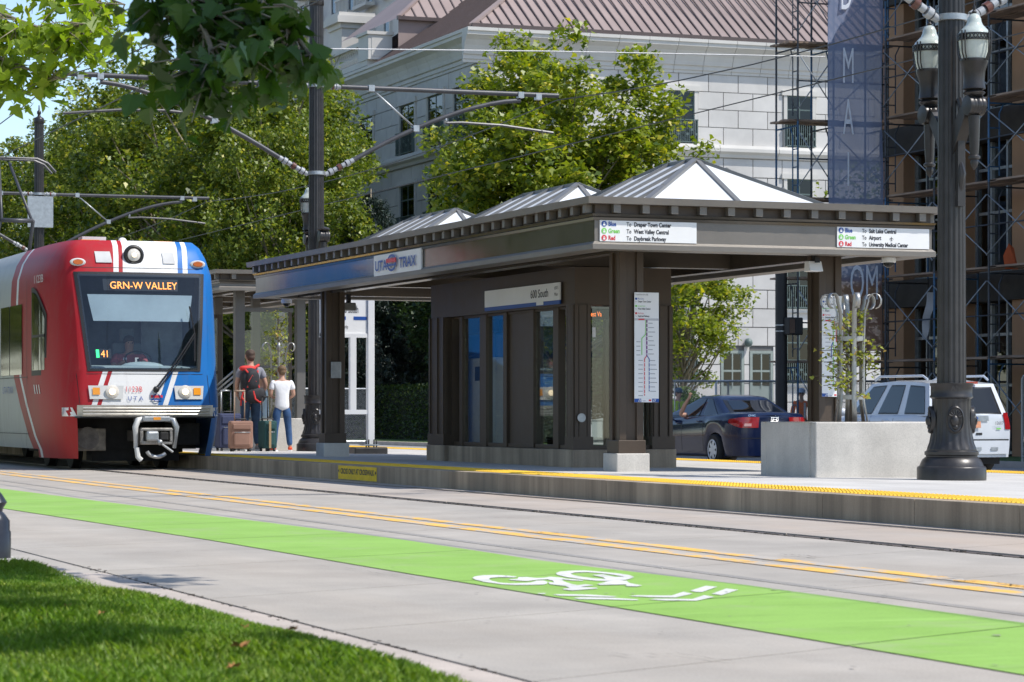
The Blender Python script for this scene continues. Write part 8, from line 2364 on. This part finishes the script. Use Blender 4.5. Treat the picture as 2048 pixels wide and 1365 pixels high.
lf += bough(t1, spine3, 90, 0.42, 5, inst(pr, t1), rr, in_bough, 1, m_near, 0.11)
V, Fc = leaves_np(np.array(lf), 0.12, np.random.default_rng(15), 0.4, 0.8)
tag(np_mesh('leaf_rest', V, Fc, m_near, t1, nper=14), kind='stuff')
# the rest of that tree: trunk, limbs, crown above the frame (it shades the lawn and the bough)
q = MB(); b0_ = (-0.4, 12.6)
q.tube([(b0_[0], b0_[1], -0.1), (b0_[0] + 0.05, b0_[1], 2.2), (b0_[0] + 0.3, b0_[1] - 0.3, 4.2), (1.6, 11.4, 6.2)], [0.2, 0.16, 0.12, 0.05], 10); q.build('trunk', m_bark2, t1)
q = MB(); q.tube([(b0_[0] + 0.2, b0_[1] - 0.2, 3.4), at(250, -420, 12.8), spine[0]], [0.07, 0.04, 0.022], 8)
rgc = np.random.default_rng(31)
ends = [(3.6, 9.4, 6.0), (4.6, 11.2, 5.6), (2.6, 7.6, 5.8), (5.2, 8.6, 6.6), (1.0, 14.5, 6.0), (3.2, 13.2, 6.2)]
for e in ends: q.tube([(b0_[0] + 0.3, b0_[1] - 0.3, 4.2), (e[0] * 0.5, (e[1] + b0_[1]) / 2, 5.6), e], [0.06, 0.04, 0.015], 6)
q.build('limbs', m_bark2, t1)
Ps = []
for c, r_, K in (((4.25, 10.6, 4.75), (0.8, 0.8, 0.4), 34), ((4.3, 8.2, 5.6), (0.9, 1.6, 0.45), 16), ((3.6, 10.9, 5.4), (0.7, 1.4, 0.5), 14), ((5.0, 10.2, 6.4), (1.2, 1.5, 0.6), 16), ((2.4, 12.4, 6.6), (1.6, 1.6, 0.8), 22), ((5.4, 11.2, 5.2), (0.8, 0.5, 0.5), 12), ((4.6, 6.3, 5.2), (1.3, 0.35, 0.3), 10), ((3.0, 6.9, 5.4), (1.4, 0.3, 0.3), 9)):
    p_, _c = crown_pts(rgc, c, r_, K, 55, 0.36, hollow=0.1); Ps.append(p_)
P = np.concatenate(Ps)
V, Fc = leaf_quads(P - np.array(ORG[t1.name]), 0.15, rgc); tag(np_mesh('crown', V, Fc, m_near, t1, nper=6), kind='stuff')
# sunlit bough farther along the street, upper left corner
t2 = thing('maple_tree', (1.0, 21.5, 0.0), 'maple tree whose sunlit bough fills the upper left corner', 'tree', 'maples on the lawn side')
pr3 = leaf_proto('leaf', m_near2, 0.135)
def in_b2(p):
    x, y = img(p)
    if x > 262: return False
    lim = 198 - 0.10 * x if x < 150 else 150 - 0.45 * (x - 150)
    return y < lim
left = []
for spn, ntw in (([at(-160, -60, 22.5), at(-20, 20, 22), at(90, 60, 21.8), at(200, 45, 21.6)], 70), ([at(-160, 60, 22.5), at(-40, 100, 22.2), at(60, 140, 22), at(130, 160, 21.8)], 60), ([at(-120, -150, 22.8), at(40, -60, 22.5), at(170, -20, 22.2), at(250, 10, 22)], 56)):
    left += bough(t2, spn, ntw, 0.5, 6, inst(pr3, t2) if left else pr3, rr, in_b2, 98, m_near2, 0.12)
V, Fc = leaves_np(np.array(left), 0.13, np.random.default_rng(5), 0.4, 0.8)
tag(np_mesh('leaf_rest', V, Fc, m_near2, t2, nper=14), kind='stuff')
q = MB(); q.tube([(1.0, 21.5, -0.1), (0.9, 21.5, 2.6), (0.6, 21.6, 5.5)], [0.18, 0.14, 0.06], 10); q.build('trunk', m_bark2, t2)
q = MB(); q.tube([(0.9, 21.5, 2.6), at(-400, 60, 22.6), at(-160, -60, 22.5)], [0.07, 0.05, 0.03], 8); q.tube([(0.9, 21.5, 2.6), at(-350, 120, 22.6), at(-160, 60, 22.5)], [0.06, 0.04, 0.022], 8); q.tube([(0.6, 21.6, 3.6), at(-350, -200, 22.6), at(-120, -150, 22.8)], [0.06, 0.04, 0.022], 8); q.build('limbs', m_bark2, t2)
# street trees on the near footway, out of view but mirrored in the tram and the shelter
for i, (t, s, rz, sc) in enumerate(((-4.5, 34, 1.0, 0.62), (-5.0, 47, 2.7, 0.66), (-4.6, 60, 4.4, 0.62), (-5.5, 75, 0.3, 0.66), (-9, 24, 3.3, 0.7), (-12, 40, 5.3, 0.8), (-13, 58, 2.2, 0.8), (-5, 90, 1.5, 0.8), (-6, 104, 3.7, 0.85), (-5, 120, 5.6, 0.85), (-7, 138, 0.9, 0.9), (-8, 158, 2.0, 1.0))):
    c = copy_tree(big); place(c, t, s, rz, sc, 0.0, ('street tree on the near footway, nearest the camera', 'street tree on the near footway, second along', 'street tree on the near footway, third along', 'street tree on the near footway, fourth along', 'tree set back on the near lawn, nearest', 'tree set back on the near lawn, middle', 'tree set back on the near lawn, farthest', 'street tree on the near footway, fifth along', 'street tree on the near footway, sixth along', 'street tree on the near footway, seventh along', 'street tree on the near footway, eighth along', 'street tree on the near footway, last of the row')[i]); c['group'] = 'trees on the near footway'
